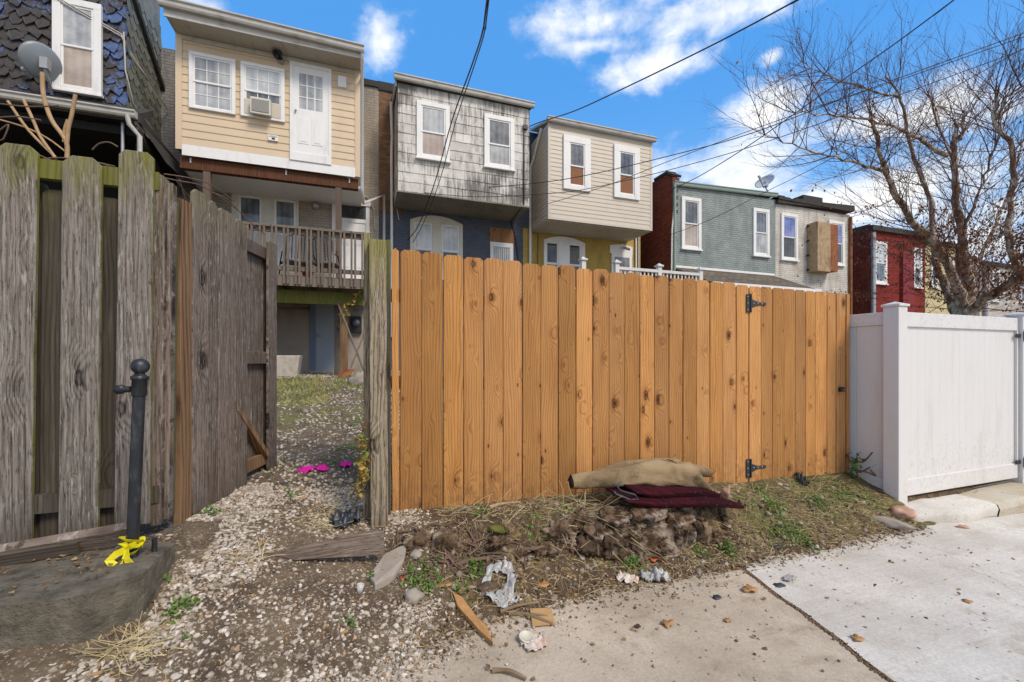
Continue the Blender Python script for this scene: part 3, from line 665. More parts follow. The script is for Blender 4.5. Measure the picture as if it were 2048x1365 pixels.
sf = MB(); sf.box(x0-.03, x1+.05, Y2-.50, Y2+.05, zt-.06, zt+.02)
for i in range(60):
    xx = x0 + (x1-x0)*i/60; sf.box(xx, xx+.006, Y2-.49, Y2-.01, zt-.068, zt-.06)
sf.build('soffit', M['soffit'], h2)
box_part(h2, 'frieze', 'soffit', x0+.09, x1-.09, Y2-.035, Y2-.017, zt-.17, zt-.07)
box_part(h2, 'fascia', 'gutter', x0-.06, x1+.07, Y2-.53, Y2-.50, zt-.07, zt+.16)
gutter_obj(h2, x0-.12, x1+.12, Y2-.531, zt+.24, zt+.18, .15, .15)
window(h2, Y2-.012, 379, 104, 217, 472, trim=.075, pane='curtain', grid=3, sill=False)
wB = window(h2, Y2-.012, 482, 124, 233, 570, trim=.075, pane='blind', low='glass', grid=3, sill=False)
# upper door
dx0, dz1 = FZ(580, 124, Y2); dx1 = PY(663, 140, Y2).x; dz0 = PY(586, 305, Y2).z
fr = MB(); fr.box(dx0, dx1, Y2-.05, Y2+.02, dz1-.08, dz1); fr.box(dx0, dx0+.07, Y2-.05, Y2+.02, dz0, dz1-.08); fr.box(dx1-.07, dx1, Y2-.05, Y2+.02, dz0, dz1-.08); fr.box(dx0, dx1, Y2-.055, Y2+.02, dz0-.2, dz0)
dr = fr.build('door', M['white'], h2, bevel=.006)
lf = MB(); a, b = dx0+.07, dx1-.07
ga, gb, gt, gbz = a+.13, b-.13, dz1-.24, dz1-1.08
lf.box(a, ga, Y2-.035, Y2-.018, dz0, dz1-.08); lf.box(gb, b, Y2-.035, Y2-.018, dz0, dz1-.08); lf.box(ga, gb, Y2-.035, Y2-.018, gt, dz1-.08); lf.box(ga, gb, Y2-.035, Y2-.018, dz0, gbz)
for i in (1, 2):
    xx = ga+(gb-ga)*i/3; lf.box(xx-.012, xx+.012, Y2-.034, Y2-.02, gbz, gt); zz = gbz+(gt-gbz)*i/3; lf.box(ga, gb, Y2-.033, Y2-.021, zz-.012, zz+.012)
for k in (0, 1):
    px = ga-.03+k*((gb-ga)/2+.05); pw = (gb-ga)/2-.01; lf.box(px, px+pw, Y2-.043, Y2-.034, dz0+.22, gbz-.2); lf.box(px+.05, px+pw-.05, Y2-.05, Y2-.042, dz0+.27, gbz-.25)
lf.build('door_leaf', M['white'], dr, bevel=.004)
box_part(dr, 'pane', 'curtain', ga, gb, Y2-.024, Y2-.019, gbz, gt)
MB().lathe([(.0, .06), (.02, .055), (.028, .035), (.012, .02), (.012, 0)], (a+.06, Y2-.034, gbz-.08), 12, (0,-1,0)).build('handle', M['alu'], dr)
vx, vz = FZ(676, 153, Y2); box_part(h2, 'vent_cover', 'white', vx, vx+.19, Y2-.045, Y2-.012, vz-.27, vz)
ox, oz = FZ(537, 271, Y2); ot = box_part(h2, 'outlet_box', 'white', ox, ox+.2, Y2-.05, Y2-.012, oz-.13, oz)
box_part(ot, 'outlet_cover', 'gutter', ox+.02, ox+.18, Y2-.056, Y2-.05, oz-.05, oz-.015); box_part(ot, 'socket', 'black', ox+.08, ox+.14, Y2-.057, Y2-.05, oz-.105, oz-.065)
lx = PY(560, 120, Y2); lt = MB(); lt.lathe([(.07, 0), (.07, .02), (.05, .04), (.05, .12)], (lx.x+.03, Y2-.014, lx.z-.05), 16, (0,-1,0)); lo = lt.build('floodlight', M['alu'], h2)
MB().lathe([(.0, .10), (.055, .10), (.07, .05), (.105, -.03), (.10, -.03), (.05, .04)], (lx.x-.03, Y2-.16, lx.z+.02), 18, (.45,.35,.75)).build('lamp_head', M['black'], lo)
pipe(h2, [(x1+.08, Y2-.58, zt+.07), (x1+.08, Y2-.5, zt-.1), (x1+.07, Y2-.02, zt-.25), (x1+.07, Y2-.02, zb-.5), (x1+.1, Y2+.3, zb-.75), PY(768, 390, MAIN-.06), PY(768, 560, MAIN-.06)], .04)
# beam, soffit, posts below the room
bz = zb - .24
bm = MB(); bm.bar((x0+.02, Y2+.09, bz-.13), (x1-.02, Y2+.09, bz-.13), .06, .25); bm.bar((x0+.02, Y2+.16, bz-.14), (x1-.02, Y2+.16, bz-.14), .06, .25); bm.build('beam', M['beam'], h2)
br = MB()
for uu in (381, 573, 700):
    xx = PY(uu, 320, Y2).x; br.box(xx-.03, xx, Y2+.045, Y2+.059, bz-.13, bz+.0)
br.build('bracket', M['alu'], h2)
box_part(h2, 'ceiling', 'white', x0+.02, x1+.05, Y2+.2, MAIN-.01, bz-.2, bz-.12)
for uu, vv in ((414, 360), (677, 400)):
    xx = PY(uu, vv, Y2+.1).x; box_part(h2, 'porch_post', 'darkpost', xx-.07, xx+.07, Y2+.07, Y2+.2, 2.96, bz-.26)
archwin(h2, MAIN, 464, 598, 379, 386, 535, ((478, 524), (549, 592)), 'cream_trim', 'glass', 'curtain')
# lower door with transom
ex0, ez1 = FZ(664, 396, MAIN); ex1 = PY(739, 400, MAIN).x; zD = 2.98
fr = MB(); fr.box(ex0-.03, ex1+.03, MAIN-.09, MAIN, ez1-.16, ez1); fr.box(ex0, ex0+.1, MAIN-.06, MAIN, zD, ez1-.16); fr.box(ex1-.1, ex1, MAIN-.06, MAIN, zD, ez1-.16)
zt_ = PY(700, 441, MAIN).z; fr.box(ex0+.1, ex1-.1, MAIN-.055, MAIN, zt_-.07, zt_+.04); dr = fr.build('door', M['white'], h2, bevel=.006)
box_part(dr, 'pane', 'glassdk', ex0+.1, ex1-.1, MAIN-.03, MAIN-.02, zt_+.04, ez1-.16)
lf = MB(); a, b = ex0+.1, ex1-.1; lf.box(a, b, MAIN-.035, MAIN-.01, zD, zt_-.07)
for r0, r1 in ((.1, .75), (.95, 1.5), (1.6, 1.85)):
    for k in (0, 1): m0 = a+.08+k*((b-a)/2-.02); lf.box(m0, m0+(b-a)/2-.13, MAIN-.045, MAIN-.034, zD+r0, zD+min(r1, zt_-.15-zD))
lf.build('door_leaf', M['white'], dr, bevel=.006)
px = PY(632, 414, MAIN); MB().lathe([(.10, 0), (.11, .04), (.09, .1), (.03, .14), (0, .14)], (px.x, MAIN, px.z), 16, (0,-1,.2)).build('porch_light', M['alu'], h2)
pipe(h2, [PY(440, 375, MAIN-.03), PY(470, 364, MAIN-.03), PY(560, 366, MAIN-.03), PY(650, 378, MAIN-.03), PY(735, 395, MAIN-.03), PY(748, 420, MAIN-.03), PY(749, 460, MAIN-.03)], .02, 'conduit', 'soffit')
# basement under the deck
bs = MB(); bs.box(-5.0, .38, MAIN-.12, MAIN-.004, .6, 2.7); bs.build('basement_wall', M['render'], h2)
ex0 = PY(621, 700, MAIN-.1).x; ex1 = PY(672, 700, MAIN-.1).x; ez = PY(640, 590, MAIN-.1).z; ez0 = 1.05
fr = MB(); fr.box(ex0, ex0+.13, MAIN-.16, MAIN-.12, ez0, ez); fr.box(ex1, ex1+.05, MAIN-.16, MAIN-.12, ez0, ez); fr.box(ex0, ex1+.05, MAIN-.16, MAIN-.12, ez, ez+.1); dr = fr.build('basement_door', M['basetrim'], h2)
box_part(dr, 'door_leaf', 'basedoor', ex0+.13, ex1, MAIN-.145, MAIN-.121, ez0, ez)
MB().lathe([(0, .07), (.03, .06), (.03, .03), (.012, .02), (.012, 0)], (ex0+.2, MAIN-.145, ez0+.95), 10, (0,-1,0)).build('handle', M['alu'], dr)
box_part(h2, 'door_sill', 'apron', ex0, ex1+.05, MAIN-.35, MAIN-.16, .95, 1.05)
q = PY(548, 690, MAIN-.2); MB().tube([q+Vector((-.2,0,-.08)), q+Vector((-.05,0,-.05)), q+Vector((0,0,.03)), q+Vector((.05,0,.05))], .018, 8).build('hose_tap', M['alu'], h2)
q = PY(712, 649, MAIN-.2); em = MB().box(q.x-.15, q.x+.15, MAIN-.24, MAIN-.12, q.z-.24, q.z+.22).build('meter_box', M['iron'], h2, bevel=.01)
MB().lathe([(.1, 0), (.1, .05), (.085, .11), (.04, .14), (0, .145)], (q.x, MAIN-.24, q.z+.04), 18, (0,-1,0)).build('meter_dial', M['glass'], em)

# ------------------------------------------------------------------ deck
YD = 9.4
dk = thing('deck', 'weathered wooden deck with paired balusters below the cream room', 'deck', (-2, 10.5, 1.05))
zr = PY(600, 455, YD).z; zf = PY(640, 557, YD).z; zj = PY(640, 572, YD).z; dL, dR = -4.6, .12
mb = MB()
for i in range(26): yy = YD+.02+i*.13; mb.box(dL, dR, yy, yy+.122, zf+.002, zf+.035)
mb.build('deck_floor', M['deckwood'], dk)
box_part(dk, 'rim_joist', 'deckwood', dL, dR, YD-.02, YD+.018, zj-.03, zf)
mb = MB()
for i in range(9): xx = dL+.2+i*.55; mb.box(xx, xx+.045, YD+.02, MAIN-.2, zj-.02, zf-.002)
mb.build('joist', M['oldback'], dk)
box_part(dk, 'beam', 'mossy', dL, dR, YD+.35, YD+.45, zj-.33, zj-.06)
box_part(dk, 'handrail', 'deckwood', dL, dR, YD-.06, YD+.08, zr-.05, zr, bevel=.006)
box_part(dk, 'upper_rail', 'deckwood', dL, dR, YD-.0, YD+.038, zr-.14, zr-.052)
box_part(dk, 'lower_rail', 'deckwood', dL, dR, YD-.0, YD+.038, zf+.12, zf+.21)
x = dR-.1; k = 0
while x > dL:
    w_ = .022
    MB().box(x-w_, x+w_*.8, YD-.058, YD-.021, zj+.0, zr-.052).build('baluster', M['deckwood'], dk)
    x -= (.07 if k % 2 == 0 else .137); k += 1
for uu in (688, 430): xx = PY(uu, 700, YD+.4).x; box_part(dk, 'deck_post', 'oldorange', xx-.075, xx+.075, YD+.33, YD+.47, .95, zj-.332)
xx = PY(675, 700, YD+.9).x; box_part(dk, 'deck_post', 'deckwood', xx-.07, xx+.07, YD+.95, YD+1.08, .95, zj-.05)
# things on and below the deck
def patio_chair(x, y, rot, label):
    c = thing('patio_chair', label, 'chair', (x, y, zf+.035)); Rm = Matrix.Rotation(rot, 3, 'Z'); o0 = Vector((x, y, zf+.035)); P = lambda *p: o0 + Rm @ Vector(p)
    for s in (-1, 1):
        MB().tube([P(s*.27, -.25, .0), P(s*.25, -.22, .42), P(s*.26, .05, .62), P(s*.25, .24, .62)], .014, 6).build('leg', M['iron'], c)
        MB().tube([P(s*.25, .28, 0), P(s*.23, .22, .42), P(s*.22, .32, .9)], .014, 6).build('leg', M['iron'], c)
    s_ = MB(); vs = [P(i*.24, j*.24, .43+.015*abs(i)) for j in (-1, 0, 1) for i in (-1, 0, 1)] + [P(i*.24, j*.24, .405) for j in (-1, 0, 1) for i in (-1, 0, 1)]
    s_.add(vs, [(0,1,4,3),(1,2,5,4),(3,4,7,6),(4,5,8,7),(9,12,13,10),(10,13,14,11),(12,15,16,13),(13,16,17,14),(0,9,10,1),(1,10,11,2),(6,7,16,15),(7,8,17,16),(0,3,12,9),(3,6,15,12),(2,11,14,5),(5,14,17,8)]); s_.build('seat', M['iron'], c)
    b_ = MB(); b_.tube([P(-.22,.31,.88), P(-.1,.34,.96), P(.1,.34,.96), P(.22,.31,.88)], .014, 6)
    for i in range(7): xx = -.18+.06*i; b_.tube([P(xx,.24,.46), P(xx,.335,.93)], .009, 5)
    b_.build('backrest', M['iron'], c)
q = PY(590, 500, 10.3); patio_chair(q.x, 10.3, R(200), 'dark metal patio chair behind the balusters, nearer the arched window')
q = PY(652, 520, 10.2); patio_chair(q.x, 10.35, R(165), 'dark metal patio chair behind the balusters, nearer the deck door')
q = PY(615, 545, 9.9); tag(MB().lathe([(0,0),(.08,0),(.11,.16),(.12,.16),(.12,.19),(.1,.19),(.09,.15),(0,.15)], (q.x, 9.9, zf+.036), 16).build('flower_pot', M['terracotta']), 'small orange flower pot on the deck floor', 'flower pot')
def gr_(x, y): return G(x, y)
q = hit(566, 750, G); y_ = 10.3; q = PY(566, 735, y_)
tb = thing('planter_tub', 'pale concrete tub standing below the deck', 'tub', (q.x, y_, .99)); g0 = .99
mb = MB(); a, b, c, d = .30, .36, .22, .27; H_ = .46
rings = [(a, c, 0), (b, d, H_), (b-.05, d-.05, H_), (a-.03, c-.03, .12)]
vs = [(q.x+sx*rx, y_+sy*ry, g0+z) for rx, ry, z in rings for sx, sy in ((-1,-1),(1,-1),(1,1),(-1,1))]
mb.add(vs, [(3,2,1,0)] + [(i*4+k, i*4+(k+1)%4, (i+1)*4+(k+1)%4, (i+1)*4+k) for i in range(3) for k in range(4)] + [(12,13,14,15)])
mb.build('tub_body', M['tub'], tb, bevel=.02); box_part(tb, 'tub_soil', 'soil', q.x-.27, q.x+.27, y_-.18, y_+.18, g0+.3, g0+.4)
p0, p1 = PY(676, 608, YD+.28), PY(733, 738, 9.0); p1.z = gr_(p1.x, p1.y) + .01
tag(MB().tube([p0, p0.lerp(p1, .5), p1], .022, 8).build('wooden_pole', M['deckwood']), 'long wooden pole leaning against the deck beam', 'pole')
p0, p1 = PY(730, 664, 9.3), PY(699, 742, 9.05); sv = thing('shovel', 'rusty shovel leaning under the deck, crossing the wooden pole', 'shovel', p1)
MB().tube([p0, p1], .017, 8).build('handle', M['deckwood'], sv)
dv = (p1-p0).normalized(); sd2 = Vector((1, .2, 0)); nrm_ = dv.cross(sd2).normalized(); bl = MB(); rows = []
for i in range(6):
    t_ = i/5; ww = (.085, .11, .11, .10, .07, .02)[i]
    for j in (-1, -.5, 0, .5, 1): rows.append(p1 + dv*(t_*.26-.03) + sd2*(ww*j) + nrm_*(.03*j*j) + Vector((-.02*i,0,.01*i)))
n_ = len(rows); rows += [p + nrm_*.006 for p in rows]
bl.add(rows, [(i*5+j, i*5+j+1, i*5+j+6, i*5+j+5) for i in range(5) for j in range(4)] + [(n_+i*5+j, n_+i*5+j+5, n_+i*5+j+6, n_+i*5+j+1) for i in range(5) for j in range(4)], True); bl.build('blade', M['rust2'], sv)

# window air conditioner
ax0, az1 = FZ(505, 201, Y2); ax1 = PY(545, 205, Y2).x; az0 = PY(505, 236, Y2).z
ac = thing('air_conditioner', 'dirty white window air conditioner in the middle window of the cream room', 'air conditioner', ((ax0+ax1)/2, Y2-.2, az0))
mb = MB(); mb.add([(ax0, Y2-.06, az0+.05), (ax1, Y2-.06, az0+.05), (ax1, Y2-.06, az1), (ax0, Y2-.06, az1), (ax0, Y2-0.2300, az0), (ax1, Y2-0.2300, az0), (ax1, Y2-0.2300, az1-.03), (ax0, Y2-0.2300, az1-.03)],
    [(0,1,2,3)[::-1], (4,5,6,7), (0,4,7,3), (1,2,6,5), (3,7,6,2), (0,1,5,4)]); mb.build('casing', M['cream_trim'], ac, bevel=.012)
gl_ = MB()
for i in range(26): xx = ax0+.035+(ax1-ax0-.07)*i/26; gl_.box(xx, xx+.012, Y2-0.2420, Y2-0.2310, az0+.05, az1-.08)
gl_.box(ax0+.03, ax1-.03, Y2-0.2340, Y2-0.2305, az0+.045, az1-.075); gl_.build('grille', M['acgrille'], ac)
wx0 = PY(489, 200, Y2).x; wx1 = PY(563, 200, Y2).x
for a, b in ((wx0, ax0-.004), (ax1+.004, wx1)):
    sp = MB()
    n = int((b-a)/.02)
    for i in range(n): xx = a+(b-a)*i/n; sp.box(xx, xx+(b-a)/n*.7, Y2-.068, Y2-.055, az0+.05, az1-.02)
    sp.box(a, b, Y2-.056, Y2-.05, az0+.04, az1-.01); sp.build('side_panel', M['cream_trim'], ac)

# ------------------------------------------------------------------ house with grey weathered shingles
Y3 = 11.46
x0, zt = FZ(795.5, 166, Y3); x1 = PY(1058.5, 220, Y3).x; zb = PY(795, 380, Y3).z
h3 = thing('row_house', 'row house with stained grey asbestos shingle upper room over slate blue wall', 'house', ((x0+x1)/2, Y3, 1.0), 'row houses along the alley')
xe = PY(1046, 480, MAIN).x
MB().box(.382, x0+.25, MAIN, MAIN+9, 5.6, 9.1).build('upper_wall', M['rawbrick'], h3)
mw = MB(); mw.box(.382, xe, MAIN+.002, MAIN+9, .6, 5.59); mw.box(x0+.252, xe+.6, MAIN, MAIN+9, 5.592, 8.7); mw.build('wall', M['blue'], h3)
box_part(h3, 'parapet', 'tar', .36, x0+.3, MAIN-.04, MAIN+.4, 9.102, 9.34)
sd_ = MB(); sd_.box(x0, x1, Y3, MAIN-.003, zb, zt, col=.3)
n = 11; c = (zt-zb)/n
for i in range(n):
    a = zb+i*c; x = x0 + (0 if i % 2 else -.3)
    while x < x1:
        xa, xb = max(x0, x)+.002, min(x1, x+.61)-.002
        if xb - xa > .02:
            m_ = 10; tn = random.random(); dn = [random.uniform(-.006, .006) for _ in range(m_+1)]; dp = .014+random.uniform(0, .008)
            vs = []
            for k in range(m_+1):
                xx = xa+(xb-xa)*k/m_; lo = a-.012+dn[k]
                vs += [(xx, Y3-.002, lo), (xx, Y3-dp, lo), (xx, Y3-.004, a+c+.005)]
            sd_.add(vs, [(k*3, k*3+3, k*3+4, k*3+1) for k in range(m_)] + [(k*3+1, k*3+4, k*3+5, k*3+2) for k in range(m_)], col=tn)
        x += .61
lap(sd_, Y3, MAIN, zb, zt, x0, .27, .014, True, -1); lap(sd_, Y3, MAIN, zb, zt, x1, .27, .014, True, 1)
sd_.build('shingle_siding', M['asbestos'], h3)
un = MB(); un.box(x0-.02, x1+.02, Y3-.02, MAIN-.01, zb-.05, zb-.015)
for k in (1, 2): xx = x0+(x1-x0)*k/3; un.box(xx-.03, xx+.03, Y3, MAIN-.02, zb-.062, zb-.05)
un.build('soffit', M['soffit_dark'], h3)
rf = MB(); rf.add([(x0-.06, Y3-.08, zt+.0), (x1+.06, Y3-.08, zt), (x1+.06, MAIN, zt+.35), (x0-.06, MAIN, zt+.35), (x0-.06, Y3-.08, zt+.08), (x1+.06, Y3-.08, zt+.08), (x1+.06, MAIN, zt+.45), (x0-.06, MAIN, zt+.45)],
   [(3,2,1,0), (4,5,6,7), (0,1,5,4), (1,2,6,5), (2,3,7,6), (3,0,4,7)]); rf.build('roof', M['tar'], h3)
gutter_obj(h3, x0-.1, x1+.1, Y3-.081, zt+.15, zt+.13, .13, .12)
er = MB(); er.bar((x0-.045, Y3-.06, zt+.0), (x0-.045, MAIN, zt+.3), .03, .24); er.build('rake_board', M['gutter'], h3)
window(h3, Y3-.016, 833, 201, 315, 899, trim=.12, pane='curtain', low='shade', meet=.48)
window(h3, Y3-.016, 968, 228, 333, 1028, trim=.12, pane='glass', low='curtain', meet=.45)
archwin(h3, MAIN, 820, 925, 433, 440, 556, ((828, 864), (883, 918)), 'cream_trim', 'blind', 'glassdk')
tx0, tz1 = FZ(980, 455, MAIN); tx1 = PY(1026, 455, MAIN).x; tz0 = PY(980, 484, MAIN).z
dr = box_part(h3, 'door', 'white', tx0, tx1, MAIN-.04, MAIN, 3.0, tz0, bevel=.006)
g = MB()
for i in range(8): xx = tx0+.14+(tx1-tx0-.28)*i/7; g.tube([(xx, MAIN-.07, tz0-.14), (xx, MAIN-.07, 3.2)], .009, 5)
for zz in (tz0-.14, tz0-.7): g.box(tx0+.1, tx1-.1, MAIN-.08, MAIN-.06, zz-.012, zz+.012)
g.build('security_bars', M['white'], dr); box_part(dr, 'pane', 'curtain', tx0+.11, tx1-.11, MAIN-.05, MAIN-.041, 3.3, tz0-.12)
mb = MB(); xm = (tx0+tx1)/2; mb.box(tx0-.02, xm-.015, MAIN-.03, MAIN, tz0+.005, tz1); mb.box(xm+.015, tx1+.02, MAIN-.035, MAIN, tz0+.005, tz1); mb.box(xm-.015, xm+.015, MAIN-.045, MAIN, tz0+.005, tz1); mb.build('boarded_transom', M['ply'], h3)
p = PY(1047, 300, Y3); pipe(h3, [(p.x, Y3-.04, zt-.55), (p.x, Y3-.04, zb+.02), (p.x-.05, Y3+.3, zb-.1), PY(1022, 445, MAIN-.04), PY(1032, 480, MAIN-.04), PY(1040, 545, MAIN-.04)], .018, 'conduit', 'iron')
box_part(h3, 'cable_bracket', 'iron', p.x-.03, p.x+.1, Y3-.09, Y3-.02, zt-.62, zt-.5)
pipe(h3, [(x0-.12, Y3+.9, zt+.0), PY(784, 275, MAIN-.08), PY(783, 300, MAIN-.08), (PY(784, 520, MAIN-.08).x, MAIN-.08, 2)], .04)
MB().tube([PY(785, 380, MAIN-.03), PY(798, 440, MAIN-.03)], .01, 5).build('drip_mark', M['white'], h3)

# ------------------------------------------------------------------ house with beige siding box
x0, zt = FZ(1097, 246, Y3); x1 = PY(1303, 288, Y3).x; zb = PY(1097, 437, Y3).z
h4 = thing('row_house', 'row house with beige vinyl-sided overhanging room above an ochre wall', 'house', ((x0+x1)/2, Y3, 1.0), 'row houses along the alley')
xs4 = xe+.002; xe4 = PY(1281, 480, MAIN).x
mw = MB(); mw.box(xs4, xe4, MAIN+.002, MAIN+9, .6, 5.58); mw.box(xs4+.6, xe4, MAIN+.002, MAIN+9, 5.6, 8.2); mw.build('wall', M['ochre'], h4)
box_part(h4, 'party_wall', 'white', xs4+.5, xs4+.75, MAIN-.4, MAIN+6, 8.0, 8.75)
sd_ = MB(); sd_.box(x0, x1, Y3, MAIN-.003, zb, zt); lap(sd_, x0+.06, x1-.06, zb+.03, zt, Y3, .128, .014)
lap(sd_, Y3+.06, MAIN, zb+.03, zt, x0, .128, .014, True, -1); lap(sd_, Y3+.06, MAIN, zb+.03, zt, x1, .128, .014, True, 1); sd_.build('siding', M['beige'], h4)
for xx in (x0, x1): s = 1 if xx == x0 else -1; box_part(h4, 'corner_post', 'beige', min(xx-s*.02, xx+s*.06), max(xx-s*.02, xx+s*.06), Y3-.02, Y3+.06, zb-.02, zt)
box_part(h4, 'starter_strip', 'beige', x0+.06, x1-.06, Y3-.02, Y3-.001, zb-.02, zb+.03)
un = MB(); un.box(x0+.005, x1-.005, Y3+.062, MAIN-.01, zb-.04, zb-.003)
for i in range(28): xx = x0+.05+(x1-x0-.1)*i/28; un.box(xx, xx+.01, Y3+.07, MAIN-.02, zb-.047, zb-.04)
un.build('soffit', M['soffit'], h4)
rf = MB(); rf.add([(x0-.06, Y3-.06, zt+.0), (x1+.06, Y3-.06, zt), (x1+.06, MAIN, zt+.42), (x0-.06, MAIN, zt+.42), (x0-.06, Y3-.06, zt+.06), (x1+.06, Y3-.06, zt+.06), (x1+.06, MAIN, zt+.5), (x0-.06, MAIN, zt+.5)],
   [(3,2,1,0), (4,5,6,7), (0,1,5,4), (1,2,6,5), (2,3,7,6), (3,0,4,7)]); rf.build('roof', M['gutter'], h4)
gutter_obj(h4, x0-.09, x1+.09, Y3-.061, zt+.12, zt+.12, .12, .12)
window(h4, Y3-.014, 1126, 270, 378, 1180, trim=.2, pane='glass', low='brownblind', sill=False, meet=.46)
window(h4, Y3-.014, 1227, 289, 395, 1278, trim=.2, pane='glass', low='brownblind', sill=False, meet=.46)
archwin(h4, MAIN, 1087, 1169, 474.5, 480, 575, ((1091, 1116), (1136, 1161)), 'white', 'glassdk', 'glassdk')
tx0, tz1 = FZ(1222, 507, MAIN); tx1 = PY(1263, 507, MAIN).x
mb = MB(); mb.box(tx0, tx1, MAIN-.05, MAIN, 3.0, tz1); out = [(tx0-.06, tz1+.002), (tx1+.02, tz1+.002), (tx1+.02, tz1+.28), ((tx0+tx1)/2, tz1+.34), (tx0-.06, tz1+.28)]; mb.prism(out, MAIN-.04, MAIN); dr = mb.build('door', M['white'], h4, bevel=.006)
box_part(dr, 'pane', 'glass', tx0+.12, tx1-.12, MAIN-.06, MAIN-.051, 3.2, tz1-.12)
p = PY(1246, 502, MAIN); cmr = MB().tube([(p.x-.1, MAIN-.02, p.z+.08), (p.x-.1, MAIN-.12, p.z+.08)], .03, 8).build('security_camera', M['white'], h4)
MB().tube([(p.x-.08, MAIN-.12, p.z+.08), (p.x+.06, MAIN-.3, p.z-.02)], .045, 12).build('camera_body', M['gutter'], cmr); MB().tube([(p.x+.06, MAIN-.3, p.z-.02), (p.x+.064, MAIN-.305, p.z-.022)], .036, 12).build('lens', M['black'], cmr)
p = PY(1065, 300, Y3+.9); pipe(h4, [(x0-.06, Y3+.4, zt+.02), (x0-.05, MAIN-.3, zt-.6), (PY(1061, 400, MAIN-.06).x, MAIN-.06, zt-.8), (PY(1060, 500, MAIN-.06).x, MAIN-.06, 2.6)], .045)
for uu, mt in ((1272, 'white'), (1277, 'gutter')): pipe(h4, [PY(uu, 470, MAIN-.05), PY(uu, 560, MAIN-.05)], .03, 'downspout', mt)
MB().tube([(x0+.0, Y3+.02, zb+.1), PY(1075, 440, MAIN-.04), PY(1076, 480, MAIN-.04), PY(1075, 545, MAIN-.04)], .012, 5).build('service_cable', M['iron'], h4)
# white deck railing behind the fence
vr = thing('deck_railing', 'white vinyl deck railing with capped posts showing above the new fence', 'railing', (6.8, 9, 1.0))
zR = CAMZ + 2.29
for uu in (1166, 1233, 1318, 1400):
    p = PY(uu, 530, 9); pp = MB().box(p.x-.055, p.x+.055, 8.95, 9.05, 1.0, zR+.02).build('railing_post', M['vinyl'], vr)
    MB().box(p.x-.085, p.x+.085, 8.92, 9.08, zR+.022, zR+.06).add([(p.x+sx*.07, 9+sy*.07, zR+.06) for sx, sy in ((-1,-1),(1,-1),(1,1),(-1,1))]+[(p.x, 9, zR+.12)], [(0,1,4),(1,2,4),(2,3,4),(3,0,4)]).build('post_cap', M['vinyl'], pp)
xa, xb = PY(1233, 530, 9).x, PY(1400, 530, 9).x
box_part(vr, 'top_rail', 'vinyl', xa, xb, 8.955, 9.045, zR-.13, zR-.06)
mb = MB()
x = xa+.12
while x < xb: mb.box(x-.018, x+.018, 8.985, 9.015, zR-.95, zR-.13); x += .115
mb.build('baluster_row', M['vinyl'], vr); box_part(vr, 'bottom_rail', 'vinyl', xa, xb, 8.96, 9.04, zR-1.02, zR-.95); box_part(vr, 'deck_base', 'deckwood', xa-1.2, xb+.05, 8.9, 12.7, zR-1.3, zR-1.15)
for uu in (1200, 1380): xx = PY(uu, 700, 9).x; box_part(vr, 'deck_post', 'deckwood', xx-.07, xx+.07, 8.98, 9.1, .6, zR-1.301)

# ------------------------------------------------------------------ sage green and white houses
Y5 = 12.0
x0, zt = FZ(1345, 366, Y5); xm = PY(1551, 395, Y5).x; x2 = PY(1700, 420, Y5).x
h5 = thing('row_house', 'sage green painted brick row house with red brick side wall', 'house', ((x0+xm)/2, Y5, .7), 'row houses along the alley')
mb = MB(); mb.box(x0+.012, xm, Y5, Y5+8, .2, zt); mb.build('wall', M['green'], h5)
sb = MB(); yb = Y5+9; sb.add([(x0, Y5+.002, .2), (x0, yb, .2), (x0, yb, zt+1.1), (x0, Y5+.9, zt+.42), (x0, Y5+.35, zt+.42), (x0, Y5+.002, zt+.2)], [(0,1,2,3,4,5)])
sb.add([(x0+.3, Y5+.002, zt+.001), (x0+.3, yb, zt), (x0+.3, yb, zt+1.1), (x0+.3, Y5+.9, zt+.42), (x0+.3, Y5+.35, zt+.42), (x0+.3, Y5+.002, zt+.2)], [(5,4,3,2,1,0)])
sb.add([(x0, Y5+.002, zt+.2), (x0+.3, Y5+.002, zt+.2), (x0+.3, Y5+.35, zt+.42), (x0, Y5+.35, zt+.42), (x0, Y5+.9, zt+.42), (x0+.3, Y5+.9, zt+.42), (x0+.3, yb, zt+1.1), (x0, yb, zt+1.1)], [(0,1,2,3), (3,2,5,4), (4,5,6,7)])
sb.box(x0, x0+.3, Y5+.003, Y5+.01, zt, zt+.2)
sb.build('side_wall', M['redbrick'], h5)
tp = MB(); tp.bar((x0+.16, Y5+.25, zt+.47), (x0+.16, Y5+.95, zt+.47), .4, .09); tp.bar((x0+.16, Y5-.02, zt+.25), (x0+.16, Y5+.3, zt+.47), .38, .08); tp.build('parapet_cap', M['tar'], h5)
zt2 = PY(1551, 393, Y5).z
rf = MB(); rf.add([(x0+.3, Y5-.1, zt+.06), (xm, Y5-.1, zt2+.1), (xm, Y5+8, zt2+1.0), (x0+.3, Y5+8, zt+1.0)], [(0,1,2,3)]); rf.add([(x0+.3, Y5-.1, zt-.02), (xm, Y5-.1, zt2+.02), (xm, Y5+8, zt2-.1), (x0+.3, Y5+8, zt-.1)], [(3,2,1,0)]); rf.add([(x0+.3, Y5-.1, zt-.02), (xm, Y5-.1, zt2+.02), (xm, Y5-.1, zt2+.1), (x0+.3, Y5-.1, zt+.06)], [(0,1,2,3)]); rf.build('roof', M['roofing'], h5)
gt = plain('green_gutter', hx('#8b9a90'), .5, .05); M['ggut'] = gt
gutter_obj(h5, x0, xm, Y5-.02, zt+.03, zt2+.08, .14, .12, 'ggut')
window(h5, Y5, 1362, 393, 497, 1401, trim=.12, pane='glass', low='shade', fm='white')
window(h5, Y5, 1505, 416, 511, 1537, trim=.12, pane='glass', low='curtain', fm='white')
